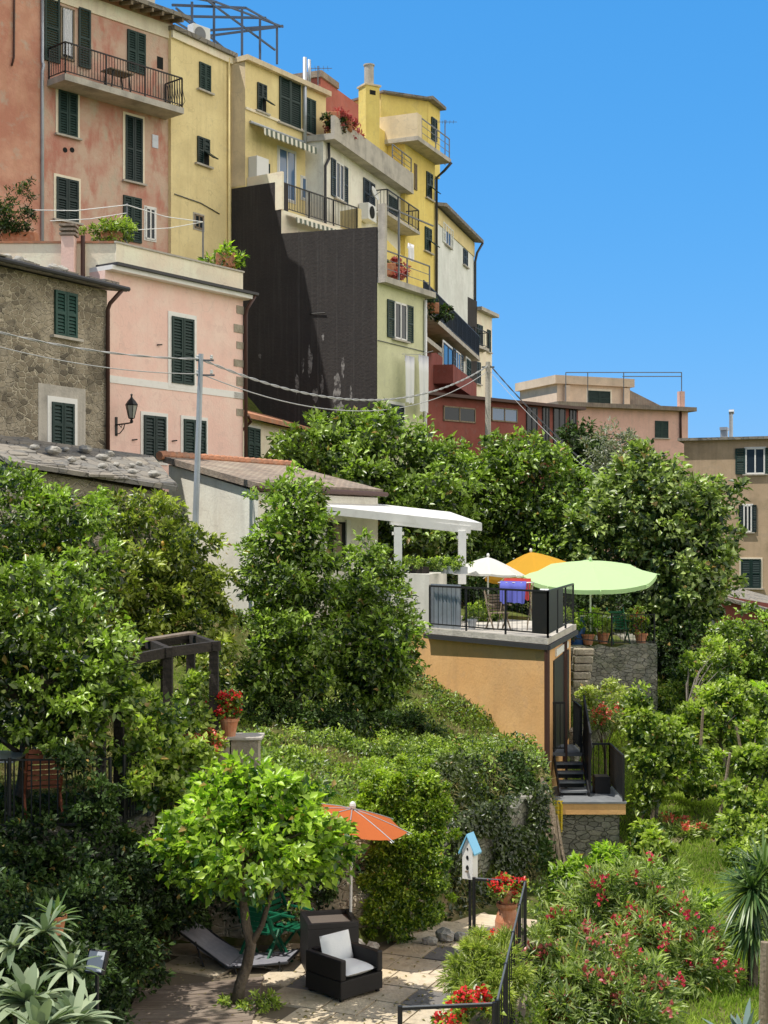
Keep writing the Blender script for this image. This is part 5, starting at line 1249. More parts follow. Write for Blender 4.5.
# silvery plant in the lower left foreground
sb = P(20, 1030, 12.)
t = thing('silver_shrub', 'big silvery green long leaved plant in the lower left corner', 'shrub', (sb.x, sb.y, 5.2))
MB().tube([(sb.x, sb.y, H(sb.x, sb.y)), (sb.x, sb.y, 6.0)], .06, 7).build('stem', M['bark'], t, world=True)
big = MB(); 
for k, (px, py, n, L, W, Y) in enumerate(((28, 1005, 46, .5, .1, 12.), (75, 1025, 34, .42, .095, 11.8), (-15, 1015, 34, .48, .1, 12.), (40, 1035, 34, .5, .105, 11.6), (12, 948, 22, .3, .07, 12.4), (45, 932, 22, .34, .06, 12.5), (-8, 880, 10, .26, .055, 12.5), (70, 970, 18, .34, .06, 12.3))):
    rosette(t, 'leaves', M['l_silver'], P(px, py, Y), n, L, W, 20+k, (.0, .95), .5, seg=6)
# ------------------------------------------------------------------ ground cover
def scatter(n, x0, x1, y0, y1, keep):
    x = RG.uniform(x0, x1, n); y = RG.uniform(y0, y1, n); k = keep(x, y); return x[k], y[k]
def blades(name, m, x, y, L, W, tint, lean=.5):
    n = len(x); z = hmap(x, y)-.02
    ax = np.stack([RG.normal(0, lean, n), RG.normal(0, lean, n), np.ones(n)], 1)
    o = leafmesh(name, m, np.stack([x, y, z], 1), ax, unit(n)+np.array([0, -.4, 0]), L*RG.uniform(.5, 1.4, n), W, tint, None, curl=.15, two=True); o['kind'] = 'stuff'; return o
def vis(x, y): return np.abs(x) < y*.38
nz = lambda x, y: .5+.28*np.sin(x*1.3+.5*y)+.22*np.sin(y*1.9-x*.7)
x, y = scatter(300000, 1.5, 14, 14, 50, lambda x, y: (x > xb(y)+.06) & vis(x, y) & ~((y > 29.) & (y < 31.2) & (x < 5.2)) & ((x-(640-384)/F*26)**2+(y-26)**2 > .02))
blades('lawn_grass', M['l_grass'], x, y, .14, .018, nz(x, y)*.7+RG.normal(.1, .15, len(x)))
back = lambda x: np.interp(x, [-4, -.2, .6, 2.8], [20.1, 20.1, 20.8, 24.4])
x, y = scatter(110000, -6, 4, 20, 38, lambda x, y: (x < xb(y)-.05) & (y > back(x)) & vis(x, y) & (x < 1.4+(y-20)*.16))
k_ = RG.uniform(0, 1, len(x)) < np.where(y > 25.5, .35, 1.); x, y = x[k_], y[k_]
t_ = nz(x, y)
blades('bank_grass', M['l_grass'], x[t_ > .45], y[t_ > .45], .15, .018, t_[t_ > .45]*.6+RG.normal(.0, .15, (t_ > .45).sum()))
blades('dry_bank_grass', M['l_dry'], x[t_ <= .5], y[t_ <= .5], .13, .015, RG.uniform(0, 1, (t_ <= .5).sum()))
x, y = scatter(70000, -4, 3.6, 20.2, 34, lambda x, y: (x < xb(y)+.1) & (y > back(x)) & ((x < 1.3+(y-20)*.16)|(y < 30.2)))
pt_ = np.sin(x*2.7+y*1.9)+np.sin(y*3.3-x*1.1)+.6*np.sin(x*7.1+1)*np.sin(y*6.3); k_ = pt_ > .1+RG.normal(0, .4, len(x)); x, y, pt_ = x[k_], y[k_], pt_[k_]; n = len(x)
o = leafmesh('bank_weeds', M['l_citrus'], np.stack([x, y, hmap(x, y)+RG.uniform(0, 1, n)**1.5*.16*np.clip(pt_+.6, .1, 2)], 1), unit(n)+np.array([0, -.2, .5]), unit(n)*.6+np.array([0, -.3, .8]), .09*RG.uniform(.5, 1.4, n), .045, RG.normal(.4, .25, n)); o['kind'] = 'stuff'
plant('dark_shrub', 'dark shrubs closing the back of the umbrella terrace', 'bush', gpos(520, 43.5), [pb(480, 592, 43.5, 32, 26), pb(520, 598, 43.5, 32, 24), pb(560, 604, 43.5, 32, 24), pb(600, 608, 43.5, 30, 26), pb(450, 585, 43, 24, 26)], 9000, .14, M['l_dark'], .55, None, clump=.3, dens=6)
# ivy over the steep bank below the orange house
x, y = scatter(46000, .4, 3.6, 20.4, 29.5, lambda x, y: (x < xb(y)+.5) & (y > np.interp(x, [-4, -.2, .6, 2.8], [19.9, 19.9, 20.5, 24.2])) & (y < np.interp(x, [-4, -.2, .6, 2.8], [19.9, 19.9, 20.6, 24.4])+2.6))
t_ = .5+.3*np.sin(x*3.1+y)+.3*np.sin(y*2.3-x*2)
k = RG.uniform(0, 1, len(x)) < np.clip(1.7*t_-.25, .06, 1); x, y, t_ = x[k], y[k], t_[k]; n = len(x)
sd_ = x+.25*np.sin(y*5) > 1.75
for nm_, m_, s_ in (('ivy', 'l_ivy', ~sd_), ('dark_ivy', 'l_dark', sd_)):
    a_, b_, c_ = x[s_], y[s_], t_[s_]; n = len(a_)
    o = leafmesh(nm_, M[m_], np.stack([a_, b_, hmap(a_, b_)+RG.uniform(0, .1+.4*np.clip(c_-.3, 0, 1), n)], 1), unit(n)+np.array([0, -.5, -.1]), unit(n)*.7+np.array([0, -.6, .5]), .085*RG.uniform(.5, 1.4, n), .06, c_*.6+RG.normal(.05, .2, n)); o['kind'] = 'stuff'
x, y = scatter(30000, .4, 3.6, 20.4, 29.5, lambda x, y: (x < xb(y)+.35) & (y > np.interp(x, [-4, -.2, .6, 2.8], [19.9, 19.9, 20.5, 24.2])) & (y < np.interp(x, [-4, -.2, .6, 2.8], [19.9, 19.9, 20.6, 24.4])+2.9))
k = (np.sin(x*4.3+.7*y)+np.sin(y*3.1+x) > .1); x, y = x[k], y[k]; n = len(x)
o = leafmesh('dry_hanging_grass', M['l_dry'], np.stack([x, y, hmap(x, y)+.02], 1), unit(n)*.5+np.array([0, -.6, .2]), unit(n)*.5+np.array([0, -.5, .6]), .2*RG.uniform(.5, 1.3, n), .014, RG.uniform(0, .9, n), curl=.3, two=True); o['kind'] = 'stuff'
# ivy and dry grass hanging over the stone wall in patches
u = RG.uniform(0, 1, 9000); zz_ = RG.uniform(4.2, 5.75, 9000); wx = .95+1.78*u; wy = 21.6+3.03*u
kk = (np.sin(wx*6+zz_*3)+np.sin(wx*3.1-zz_*5)+1.2*(zz_-4.9)+RG.normal(0, .4, 9000)) > .1; wx, wy, zz_ = wx[kk], wy[kk], zz_[kk]; n = len(wx); o_ = RG.uniform(.03, .2, n)
o = leafmesh('wall_ivy', M['l_ivy'], np.stack([wx+o_*.86, wy-o_*.5, zz_], 1), unit(n)+np.array([0, -.4, -.5]), unit(n)*.6+np.array([.5, -.6, .5]), .085*RG.uniform(.5, 1.4, n), .06, RG.normal(.35, .25, n)); o['kind'] = 'stuff'
# leaves and weeds along the outer foot of the patio rail
x, y = scatter(16000, .8, 3.2, 12, 24.5, lambda x, y: np.abs(x-xb(y)-.12) < .28+.1*np.sin(y*5)); n = len(x)
o = leafmesh('edge_weeds', M['l_fig'], np.stack([x, y, hmap(x, y)+RG.uniform(0, .14, n)], 1), unit(n)+np.array([0, -.2, .6]), unit(n)*.6+np.array([0, -.3, .8]), .07*RG.uniform(.5, 1.4, n), .03, RG.normal(.3, .25, n)); o['kind'] = 'stuff'
x, y = scatter(700, -2.9, 1.7, 13, 20, lambda x, y: x < xb(y)-.15); n = len(x)
o = leafmesh('fallen_leaves', M['l_dry'], np.stack([x, y, np.full(n, 4.297)], 1), unit(n)*np.array([1, 1, .1]), unit(n)*.25+np.array([0, 0, 1]), .06*RG.uniform(.4, 1.3, n), .03, RG.uniform(0, .8, n)); o['kind'] = 'stuff'
# weeds along left terrace foot and behind the wall
x, y = scatter(26000, -7, -3.1, 13, 20, lambda x, y: vis(x, y-.0)|(x < 0))
n = len(x); o = leafmesh('ground_ivy', M['l_dark'], np.stack([x, y, hmap(x, y)+RG.uniform(0, .12, n)], 1), unit(n)+np.array([0, -.3, .2]), unit(n)*.6+np.array([0, -.3, .8]), .08*RG.uniform(.6, 1.3, n), .055, RG.uniform(0, 1, n)); o['kind'] = 'stuff'
# ------------------------------------------------------------------ things in the gardens
M['rattan'] = mat('black_rattan', (.009, .008, .009), [dict(t='wave', s=22, dist=0, dir='Z', lo=.3, hi=.7, c=(.026, .023, .023), f=.8, bump=.5)], rough=.5)
M['rattanlight'] = mat('grey_rattan', (.1, .085, .075), [dict(t='wave', s=22, dist=0, dir='X', lo=.3, hi=.7, c=(.17, .15, .13), f=.8, bump=.4)], rough=.6)
M['cushion'] = mat('pale_cushion', (.78, .8, .82), [dict(s=3, lo=.45, hi=.7, c=(.66, .69, .74), f=.7)], rough=.95, bump=(40, .1))
M['greysling'] = mat('grey_sling_fabric', (.2, .2, .23), [dict(s=14, lo=.4, hi=.7, c=(.28, .28, .3), f=.6)], rough=.85)
M['orangecloth'] = cloth('orange_parasol_cloth', (.66, .18, .06), tr=.4)
M['limecloth'] = cloth('pale_lime_parasol_cloth', (.62, .84, .46), tr=.35)
M['yellowcloth'] = cloth('amber_parasol_cloth', (.8, .45, .06), tr=.45)
M['whitecloth'] = cloth('white_parasol_cloth', (.85, .85, .83), tr=.4)
M['bluecloth'] = cloth('blue_violet_cloth', (.16, .18, .62), tr=.2)
M['greenplastic'] = mat('green_plastic', (.008, .11, .055), rough=.4)
M['skyblue'] = mat('light_blue_paint', (.22, .55, .8), rough=.5)
M['bluepaint'] = mat('blue_plastic', (.03, .1, .3), rough=.45)
M['redwood'] = mat('red_brown_timber', (.26, .07, .035), [dict(s=5, st=(1, 1, 5), lo=.4, hi=.6, c=(.34, .12, .06), f=.6)], rough=.6)
M['darkwood'] = mat('dark_stained_timber', (.022, .018, .016), [dict(s=5, st=(1, 1, 5), lo=.4, hi=.65, c=(.05, .04, .033), f=.7)], rough=.8, bump=(20, .3))
M['yellowtarp'] = cloth('yellow_tarpaulin', (.75, .55, .05), tr=.2)
M['treads'] = mat('grey_treads', (.16, .17, .18), [dict(s=6, lo=.4, hi=.7, c=(.24, .25, .26), f=.7)], rough=.7)
M['tabletop'] = mat('pale_tabletop', (.4, .43, .48), rough=.35)
M['cable'] = mat('grey_cable', (.4, .4, .4), rough=.6)
M['polegrey'] = mat('galvanised_pole', (.42, .46, .5), [dict(s=3, lo=.45, hi=.7, c=(.3, .33, .36), f=.6)], rough=.5, metal=.3)
zp_ = 4.285

def geranium(name, label, base, blobs, nl, nf, fm='f_red', group=None, pot=None, lm='l_fig', cat='potted plant', L=.05):
    t = thing(name, label, cat, base, 0, group)
    d, cc = crown(blobs, nl, L*1.2, .9, clump=.1, dens=40)
    leafmesh('foliage', M[lm], parent=t, **d)
    k = min(len(cc), nf); B = np.concatenate([cc[i]+np.array([0, -.02, .04])+RG.normal(0, .032, (30, 3)) for i in RG.choice(len(cc), k, replace=False)]); n = len(B)
    leafmesh('blossoms', M[fm], B, unit(n)+np.array([0, -.3, .5]), unit(n)*.6+np.array([0, -.5, .7]), L*.8, L*.8, RG.uniform(0, 1, n), t)
    if pot: pot(t)
    return t
def potmesh(c, r, h, m='terra'):
    def go(t):
        MB().lathe([(r*.62, 0), (r*.9, h*.8), (r*.92, h*.82), (r*1.02, h*.82), (r*1.04, h), (r*.92, h), (r*.88, h*.85), (r*.2, h*.85)], c, 16).build('pot', M[m], t, world=True, smooth=False)
    return go

# armchair and rattan box ---------------------------------------------
c = P(344, 985, 17.75); t = thing('rattan_armchair', 'black rattan armchair with white cushions standing on the patio', 'armchair', (c.x, 17.75, zp_), R(43)); t.scale = (.82, .82, .76)
w = .43; d = .42
MB().box(-w, w, -d, d, .05, .34).build('base', M['rattan'], t, bevel=.015)
for s in (-1, 1):
    MB().box(*sorted((s*w, s*(w-.11))), -d, d, .344, .68).build('armrest', M['rattan'], t, bevel=.02)
MB().box(-w+.114, w-.114, d-.12, d, .344, .7).build('backrest', M['rattan'], t, bevel=.02)
def pillow(x0, x1, y0, y1, z0, z1, n=8):
    mb = MB(); vs = []; 
    for k, zz in ((0, z0), (1, z1)):
        for i in range(n+1):
            for j in range(n+1):
                u = i/n; v = j/n; e = (1-(2*u-1)**4)*(1-(2*v-1)**4); vs.append((x0+(x1-x0)*u, y0+(y1-y0)*v, (z0+z1)/2+(1 if k else -1)*(z1-z0)/2*(e**.5 if e > 0 else 0)))
    m = (n+1)**2; fs = []
    for i in range(n):
        for j in range(n):
            a = i*(n+1)+j; fs.append((a, a+1, a+n+2, a+n+1)); fs.append((m+a, m+a+n+1, m+a+n+2, m+a+1))
    return mb.add(vs, fs)
pillow(-w+.12, w-.12, -d+.0, d-.22, .34, .5).build('seat_cushion', M['cushion'], t, smooth=True)
o = pillow(-w+.13, w-.13, -.22, .24, -.07, .08).build('back_cushion', M['cushion'], t, smooth=True); o.matrix_local = Matrix.Translation((0, d-.24, .68)) @ Matrix.Rotation(R(75), 4, 'X')
for a in (-w+.06, w-.06):
    for b in (-d+.06, d-.06): MB().box(a-.025, a+.025, b-.025, b+.025, 0, .05).build('foot', M['iron'], t)
c = P(329, 960, 18.75); t = thing('rattan_table', 'tall dark rattan box table with recessed grey top behind the armchair', 'table', (c.x, 18.75, zp_), R(12))
mb = MB(); a = .34
t.scale = (1, 1, .84); mb.box(-a, a, -a, a, 0, .72); mb.box(-a, a, -a, -a+.06, .724, .8); mb.box(-a, a, a-.06, a, .724, .8); mb.box(-a, -a+.06, -a+.062, a-.062, .724, .8); mb.box(a-.06, a, -a+.062, a-.062, .724, .8)
mb.build('body', M['rattan'], t); MB().box(-a+.062, a-.062, -a+.062, a-.062, .724, .735).build('tabletop', M['rattanlight'], t)

# parasols -----------------------------------------------------------------
def parasol(name, label, foot, hub, rad, drop, cm, tilt=(0, 0), segs=8, pole_r=.02, ribs='acwhite', vent=True, val=.0, polem='acwhite'):
    foot = Vector(foot); hub = Vector(hub); t = thing(name, label, 'parasol', foot)
    MB().tube([foot, hub+Vector((0, 0, .05))], pole_r, 8).build('pole', M[polem], t, world=True)
    RM = Matrix.Rotation(tilt[0], 3, 'X') @ Matrix.Rotation(tilt[1], 3, 'Y')
    def q(r, a, z): return hub+RM @ Vector((r*math.cos(a), r*math.sin(a), z))
    mb = MB(); N = segs*4; vs = [q(0, 0, .0)]; rings = 5
    for k in range(1, rings+1):
        u = k/rings
        for j in range(N):
            a = 2*math.pi*j/N; f = abs(((j % 4)/4)-.0); sag = math.sin(math.pi*(j % 4)/4)*.05*rad*u; flat = 1-(.075*math.sin(math.pi*(j % 4)/4))
            vs.append(q(rad*u*flat, a, -drop*u**1.25-sag*.5))
    fs = [(0, 1+j, 1+(j+1) % N) for j in range(N)]+[(1+(k-1)*N+j, 1+k*N+j, 1+k*N+(j+1) % N, 1+(k-1)*N+(j+1) % N) for k in range(1, rings) for j in range(N)]
    if val:
        b = len(vs)
        for j in range(N): a = 2*math.pi*j/N; flat = 1-(.075*math.sin(math.pi*(j % 4)/4)); vs.append(q(rad*flat*1.0, a, -drop-val-math.sin(math.pi*(j % 4)/4)*.025*rad))
        fs += [(1+(rings-1)*N+j, b+j, b+(j+1) % N, 1+(rings-1)*N+(j+1) % N) for j in range(N)]
    mb.add(vs, fs).build('canopy', M[cm], t, world=True)
    for k in range(segs):
        a = 2*math.pi*k/segs
        MB().tube([q(0, 0, -.03), q(rad*.5, a, -drop*.5**1.25-.03), q(rad*1.04, a, -drop-.03)], .009 if rad < 1 else .012, 5).build('rib', M[ribs], t, world=True)
    MB().sphere(tuple(q(0, 0, .05)), .045, 8, 6, (1, 1, 1.3)).build('finial', M[ribs], t, world=True)
    return t
fz = zp_
hub = P(352, 809, 19.0); ft = P(350, 930, 19.0)
t = parasol('parasol', 'small tilted orange parasol with white ribs above the patio', (ft.x, 19.0, fz), hub, .8, .17, 'orangecloth', (R(3), R(11)), 8, .02)
# white ribs drawn over the top seams
RMt = Matrix.Rotation(R(3), 3, 'X') @ Matrix.Rotation(R(11), 3, 'Y')
for k in range(8):
    a = 2*math.pi*k/8; pts = [hub+RMt @ Vector((.8*u*math.cos(a), .8*u*math.sin(a), -.17*u**1.25+.006)) for u in (0, .25, .5, .75, 1.08)]
    MB().tube(pts, .006, 5).build('seam', M['polegrey'], t, world=True)
MB().lathe([(.2, 0), (.2, .05), (.06, .09), (.03, .1), (.03, .35)], (ft.x, 19.0, fz), 16).build('base', M['concrete'], t, world=True)
hub = P(592, 561, 38.6); g_ = H(hub.x, 39)
parasol('parasol', 'large pale lime green parasol over the stone wall terrace', (hub.x, 38.9, 7.05), (hub.x, 38.9, hub.z), 1.86, .4, 'limecloth', (R(11), R(-1)), 8, .025, val=.12, ribs='limecloth')
hub = P(531, 552, 40.5); parasol('parasol', 'amber yellow parasol between the white and the lime parasols', (hub.x, 40.5, 7.05), hub, 1.4, .6, 'yellowcloth', (R(6), R(-6)), 8, .025, val=.1)
hub = P(488, 557, 39.5); parasol('parasol', 'white parasol behind the deck railing and pergola post', (hub.x, 39.5, 7.05), hub, 1.05, .45, 'whitecloth', (R(0), R(3)), 8, .025, val=.06)

# sun lounger ---------------------------------------------------------------
h0, h1, h2 = P(174, 926, 18.9), P(228, 966, 18.5), P(288, 961, 18.55); dep = Vector((.14, .58, 0))
base = Vector((h1.x, h1.y, zp_)); t = thing('sun_lounger', 'grey fabric sun lounger with raised back beside the lemon tree', 'sun lounger', base)
def strip(pts, m, nm, th=.03):
    mb = MB(); vs = []
    for p in pts: vs += [p, p+dep, p+dep-Vector((0, 0, th)), p-Vector((0, 0, th))]
    n = len(pts); fs = [(i*4+k, i*4+(k+1) % 4, (i+1)*4+(k+1) % 4, (i+1)*4+k) for i in range(n-1) for k in range(4)]+[(3, 2, 1, 0), tuple((n-1)*4+k for k in range(4))]
    return mb.add(vs, fs).build(nm, M[m], t, world=True)
strip([h0, h0.lerp(h1, .5)-Vector((0, 0, .04)), h1], 'greysling', 'backrest'); strip([h1+Vector((.01, 0, 0)), h1.lerp(h2, .5)-Vector((0, 0, .02)), h2], 'greysling', 'bed')
fr = MB()
for s in (Vector((0, 0, -.03)), dep+Vector((0, 0, -.03))): fr.tube([h0+s, h1+s, h2+s], .016, 6)
fr.tube([h0, h0+dep], .016, 6); fr.tube([h2, h2+dep], .016, 6); fr.build('frame', M['iron'], t, world=True)
for a in (h1.lerp(h2, .1), h1.lerp(h2, .85)):
    for s in (Vector((0, 0, 0)), dep):
        p = a+s; MB().tube([p, Vector((p.x+.03, p.y, zp_-.02))], .015, 6).build('leg', M['iron'], t, world=True)
for s in (Vector((0, 0, 0)), dep):
    p = h0.lerp(h1, .4)+s; MB().tube([p, Vector((p.x+.12, p.y, zp_-.02))], .014, 6).build('leg', M['iron'], t, world=True)

# chairs ---------------------------------------------------------------
def garden_chair(label, loc, rz, m, sc=1., slats=6, group=None, legm=None):
    t = thing('garden_chair', label, 'chair', loc, rz, group); q = lambda *a: [x*sc for x in a]
    s = MB()
    for k in range(5): s.box(*q(-.22, .22, -.22+k*.09, -.22+k*.09+.075, .42, .445))
    s.build('seat', M[m], t)
    b = MB()
    for k in range(slats):
        z = .5+k*.075; y = .23+k*.028; b.beam(q(-.22, y, z), q(.22, y, z), .018*sc, .055*sc)
    b.build('backrest', M[m], t)
    for x in (-.24, .24):
        f = MB(); f.beam(q(x, -.2, 0), q(x, .12, .44), .03*sc, .035*sc); f.beam(q(x, .3, 0), q(x, -.05, .44), .03*sc, .035*sc); f.beam(q(x, .12, .42), q(x, .4, 1.), .03*sc, .035*sc); f.build('leg_frame', M[legm or m], t)
        MB().beam(q(x, -.24, .64), q(x, .27, .66), .045*sc, .025*sc).build('armrest', M[m], t)
    return t
p = P(264, 940, 19.2); garden_chair('green plastic folding chair in the shade behind the lounger', (p.x, 19.1, zp_), R(150), 'greenplastic', .95)
p = P(292, 940, 19.2); garden_chair('green plastic folding chair turned towards the rattan table', (p.x-.03, 19.25, zp_), R(60), 'greenplastic', .95)
p = P(42, 800, 19.1); garden_chair('red brown slatted wooden chair at the shaded terrace table', (p.x, 19.1, H(p.x, 19.1)), R(200), 'redwood', 1.0, 7)
p = P(4, 800, 19.1); zt_ = H(p.x-.3, 19.1)
t = thing('terrace_table', 'pale topped table in the deep shade of the left terrace', 'table', (p.x-.35, 19.1, zt_))
MB().box(-.6, .6, -.45, .45, .7, .735).build('tabletop', M['tabletop'], t, bevel=.008)
for a in (-.52, .52):
    for b in (-.38, .38): MB().box(a-.025, a+.025, b-.025, b+.025, 0, .7).build('leg', M['iron'], t)

# railings -----------------------------------------------------------------
def fence(name, label, pts, h, step=.12, bars=None, m='iron', topm=None, r=.009):
    t = thing(name, label, 'railing', pts[0])
    for a, b in zip(pts[:-1], pts[1:]):
        a = Vector(a); b = Vector(b); mb = MB(); mb.rail(a, b, h, step, r, .012, bars, posts=False); mb.build('panel', M[m], t, world=True)
        n = max(1, round((b-a).length/1.4))
        for i in range(n):
            p = a.lerp(b, i/n); MB().tube([p, p+Vector((0, 0, h+.03))], .025, 8).build('post', M[m], t, world=True)
        if topm:
            up = Vector((0, 0, h+.018)); MB().tube([a+up, b+up], .011, 8).build('handrail', M[topm], t, world=True)
    p = Vector(pts[-1]); MB().tube([p, p+Vector((0, 0, h+.03))], .025, 8).build('post', M[m], t, world=True)
    return t
zr_ = 4.27; ya = 19.1; hh = 1.0
pa = P(474, 880, 19.3); pb_ = P(525, 883, 19.1); pc_ = P(497, 1004, 14.15); pd_ = P(400, 1010, 14.0)
fence('patio_railing', 'grey topped iron railing running along the right side of the patio', [(pa.x, pa.y, zr_), (pb_.x, pb_.y, zr_), (pc_.x, pc_.y, zr_)], pb_.z-zr_, .3, topm='greyiron', m='iron', r=.006)
fence('patio_railing', 'short front railing crossing the bottom edge of the patio', [(pc_.x-.03, pc_.y-.03, zr_), (pd_.x, pd_.y, zr_)], pc_.z-zr_, .14, bars=2, topm='greyiron', m='iron', r=.006)
pts = [(-3.2, y, H(-3.45, y)+.02) for y in (15.2, 17.5, 19.75)]; zz = 6.17
fence('terrace_railing', 'dark iron railing along the edge of the shaded left terrace', [(-6.2, 18.25, zz), (-3.6, 18.4, zz)], .95, .11)
a = P(150, 835, 19.9); fence('terrace_railing', 'black bar railing under the pergola tangled in vine', [(-3.45, 18.6, zz), (-3.2, 19.8, zz), (-2.5, 20.2, 6.1)], .95, .1)
fence('terrace_fence', 'dark green iron fence at the front of the umbrella terrace', [tuple(P(574, 642, 38.2)), (P(612, 640, 38.3).x, 38.35, 7.1), (P(655, 638, 38.4).x, 38.5, 7.1)], .85, .12, m='iron', r=.006)

# dark pergola ----------------------------------------------------------------
A_, B_, C_ = P(119, 662, 19.4), P(168, 652, 20.0), P(214, 646, 20.7); bkv = Vector((-.55, 1.5, .02))
t = thing('pergola', 'dark stained timber pergola with square posts on the left terrace', 'pergola', (B_.x, B_.y, 6.1))
for p in (A_, B_, C_, A_+bkv, C_+bkv):
    MB().beam((p.x, p.y, 5.9), (p.x, p.y, p.z+.04), .13, .13).build('post', M['darkwood'], t, world=True)
for a, b in ((A_, B_), (B_, C_), (A_+bkv, C_+bkv), (A_, A_+bkv), (B_, B_+bkv*.98), (C_, C_+bkv)):
    dd = (b-a).normalized()*.1; MB().beam(a-dd, b+dd, .09, .14).build('beam', M['darkwood'], t, world=True)
for k in range(3):
    a = A_.lerp(C_, .12+.22*k)+bkv*.75+Vector((0, 0, .12)); MB().beam(a, a+(C_-A_)*.4, .2, .03).build('board', M['board'], t, world=True)
# stone pillar and geranium pots
c = P(246, 750, 20.9); zt_ = P(246, 735, 20.9).z
t = thing('stone_pillar', 'low brick and stone pillar with flat slab beside the vine', 'pillar', (c.x, 20.9, 5.9))
MB().box(c.x-.2, c.x+.2, 20.7, 21.1, 5.6, zt_-.05).build('shaft', M['quoin'], t, world=True); MB().box(c.x-.26, c.x+.26, 20.64, 21.16, zt_-.046, zt_).build('slab', M['stone_trim'], t, world=True, bevel=.01)
c = P(229, 733, 20.8); w0 = (c.x, 20.8, zt_)
MB()
t = thing('low_wall', 'short stone wall end carrying the red geranium pot', 'wall', (c.x-.15, 20.8, 5.8)); MB().box(c.x-.45, c.x+.02, 20.6, 21., 5.6, zt_-.07).build('wall', M['quoin'], t, world=True)
geranium('geranium_pot', 'bright red geraniums in a terracotta pot by the pergola', w0, [pb(228, 708, 20.8, 16, 10), pb(222, 705, 20.8, 12, 10), pb(236, 704, 20.7, 10, 8)], 700, 60, pot=potmesh((c.x, 20.8, zt_), .15, .27))
c = P(203, 742, 20.3); geranium('geranium_plant', 'coral red geraniums trailing in front of the stone pillar', (c.x, 20.3, 6.1), [pb(190, 742, 20.3, 10, 8), pb(212, 740, 20.3, 12, 10), pb(203, 752, 20.2, 18, 12)], 900, 40, 'f_coral', cat='plant')
# urn with geraniums, bottom geraniums, rosemary -----------------------------------
c = P(507, 940, 19.25)
t = thing('terracotta_urn', 'tall terracotta chimney pot urn inside the railing corner', 'urn', (c.x, 19.25, 4.27))
MB().lathe([(.13, 0), (.15, .03), (.13, .08), (.17, .3), (.165, .5), (.12, .66), (.15, .7), (.15, .74), (.05, .74)], (c.x, 19.25, 4.27), 18).build('urn', M['terra'], t, world=True, smooth=False)
geranium('geranium_pot', 'round pot of bright red geraniums on top of the terracotta urn', (c.x, 19.25, 5.02), [pb(507, 888, 19.25, 15, 9), pb(498, 890, 19.2, 9, 8), pb(516, 890, 19.2, 10, 8)], 600, 60, pot=potmesh((c.x, 19.25, 5.015), .17, .2))
c = P(500, 930, 18.6); geranium('geranium_plant', 'small red geranium between urn and rosemary bush', (c.x, 18.6, 4.4), [pb(494, 938, 18.6, 7, 4)], 160, 6, cat='plant')
c = P(468, 1030, 14.6); geranium('geranium_pot', 'red geraniums at the bottom edge behind the front railing', (c.x, 14.6, 4.27), [pb(470, 1010, 14.6, 22, 14), pb(450, 1022, 14.5, 16, 10), pb(478, 1000, 14.6, 10, 8)], 700, 45, pot=potmesh((c.x, 14.6, 4.27), .2, .3))
plant('rosemary_bush', 'spiky yellow green rosemary bush beside the patio railing', 'bush', (P(487, 990, 16.8).x, 16.8, 4.27), [pb(485, 965, 16.8, 28, 28), pb(470, 975, 16.7, 18, 26), pb(502, 975, 16.6, 22, 28), pb(487, 990, 16.5, 32, 24)], 12000, .1, M['l_lav'], .14, .03, clump=.13, dens=26, jit=.5, up=.6)
# bird house ------------------------------------------------------------------
c = P(470, 878, 19.5); zb_ = P(470, 878, 19.5).z
t = thing('bird_house', 'white wooden bird house with light blue roof on a pole', 'bird house', (c.x, 19.5, 4.25), R(-30)); t.scale = (.64, .64, 1)
hz = zb_-4.25; w = .125; hgt = .4
MB().beam((0, 0, 0), (0, 0, hz), .05, .05).build('pole', M['iron'], t)
q = MB(); q.add([(-w, -w, hz), (w, -w, hz), (w, -w, hz+hgt), (0, -w, hz+hgt+.18), (-w, -w, hz+hgt), (-w, w, hz), (w, w, hz), (w, w, hz+hgt), (0, w, hz+hgt+.18), (-w, w, hz+hgt)],
      [(0, 1, 2, 3, 4), (9, 8, 7, 6, 5), (0, 5, 6, 1), (1, 6, 7, 2), (4, 9, 5, 0)]); q.build('box', M['whitepaint'], t)
for s in (-1, 1):
    MB().beam((s*.005, -.17, hz+hgt+.21), (s*.005, .17, hz+hgt+.21), .001, .001)
    a = MB(); a.add([(0, -.17, hz+hgt+.2), (s*.19, -.17, hz+hgt-.06), (s*.19, .17, hz+hgt-.06), (0, .17, hz+hgt+.2), (0, -.17, hz+hgt+.23), (s*.2, -.17, hz+hgt-.035), (s*.2, .17, hz+hgt-.035), (0, .17, hz+hgt+.23)],
                    [(0, 1, 2, 3), (7, 6, 5, 4), (0, 4, 5, 1), (1, 5, 6, 2), (2, 6, 7, 3), (3, 7, 4, 0)]); a.build('roof', M['skyblue'], t)
for z, r in ((.42, .018), (.3, .03), (.16, .035)):
    MB().lathe([(0, 0), (r, 0), (r, .006), (0, .006)], n=12).build('hole', M['gap'], t).matrix_local = Matrix.Translation((0, -w-.004, hz+z)) @ Matrix.Rotation(math.pi/2, 4, 'X')
MB().box(-.03, .03, -w-.05, -w-.002, hz+.1, hz+.12).build('perch', M['wood'], t)
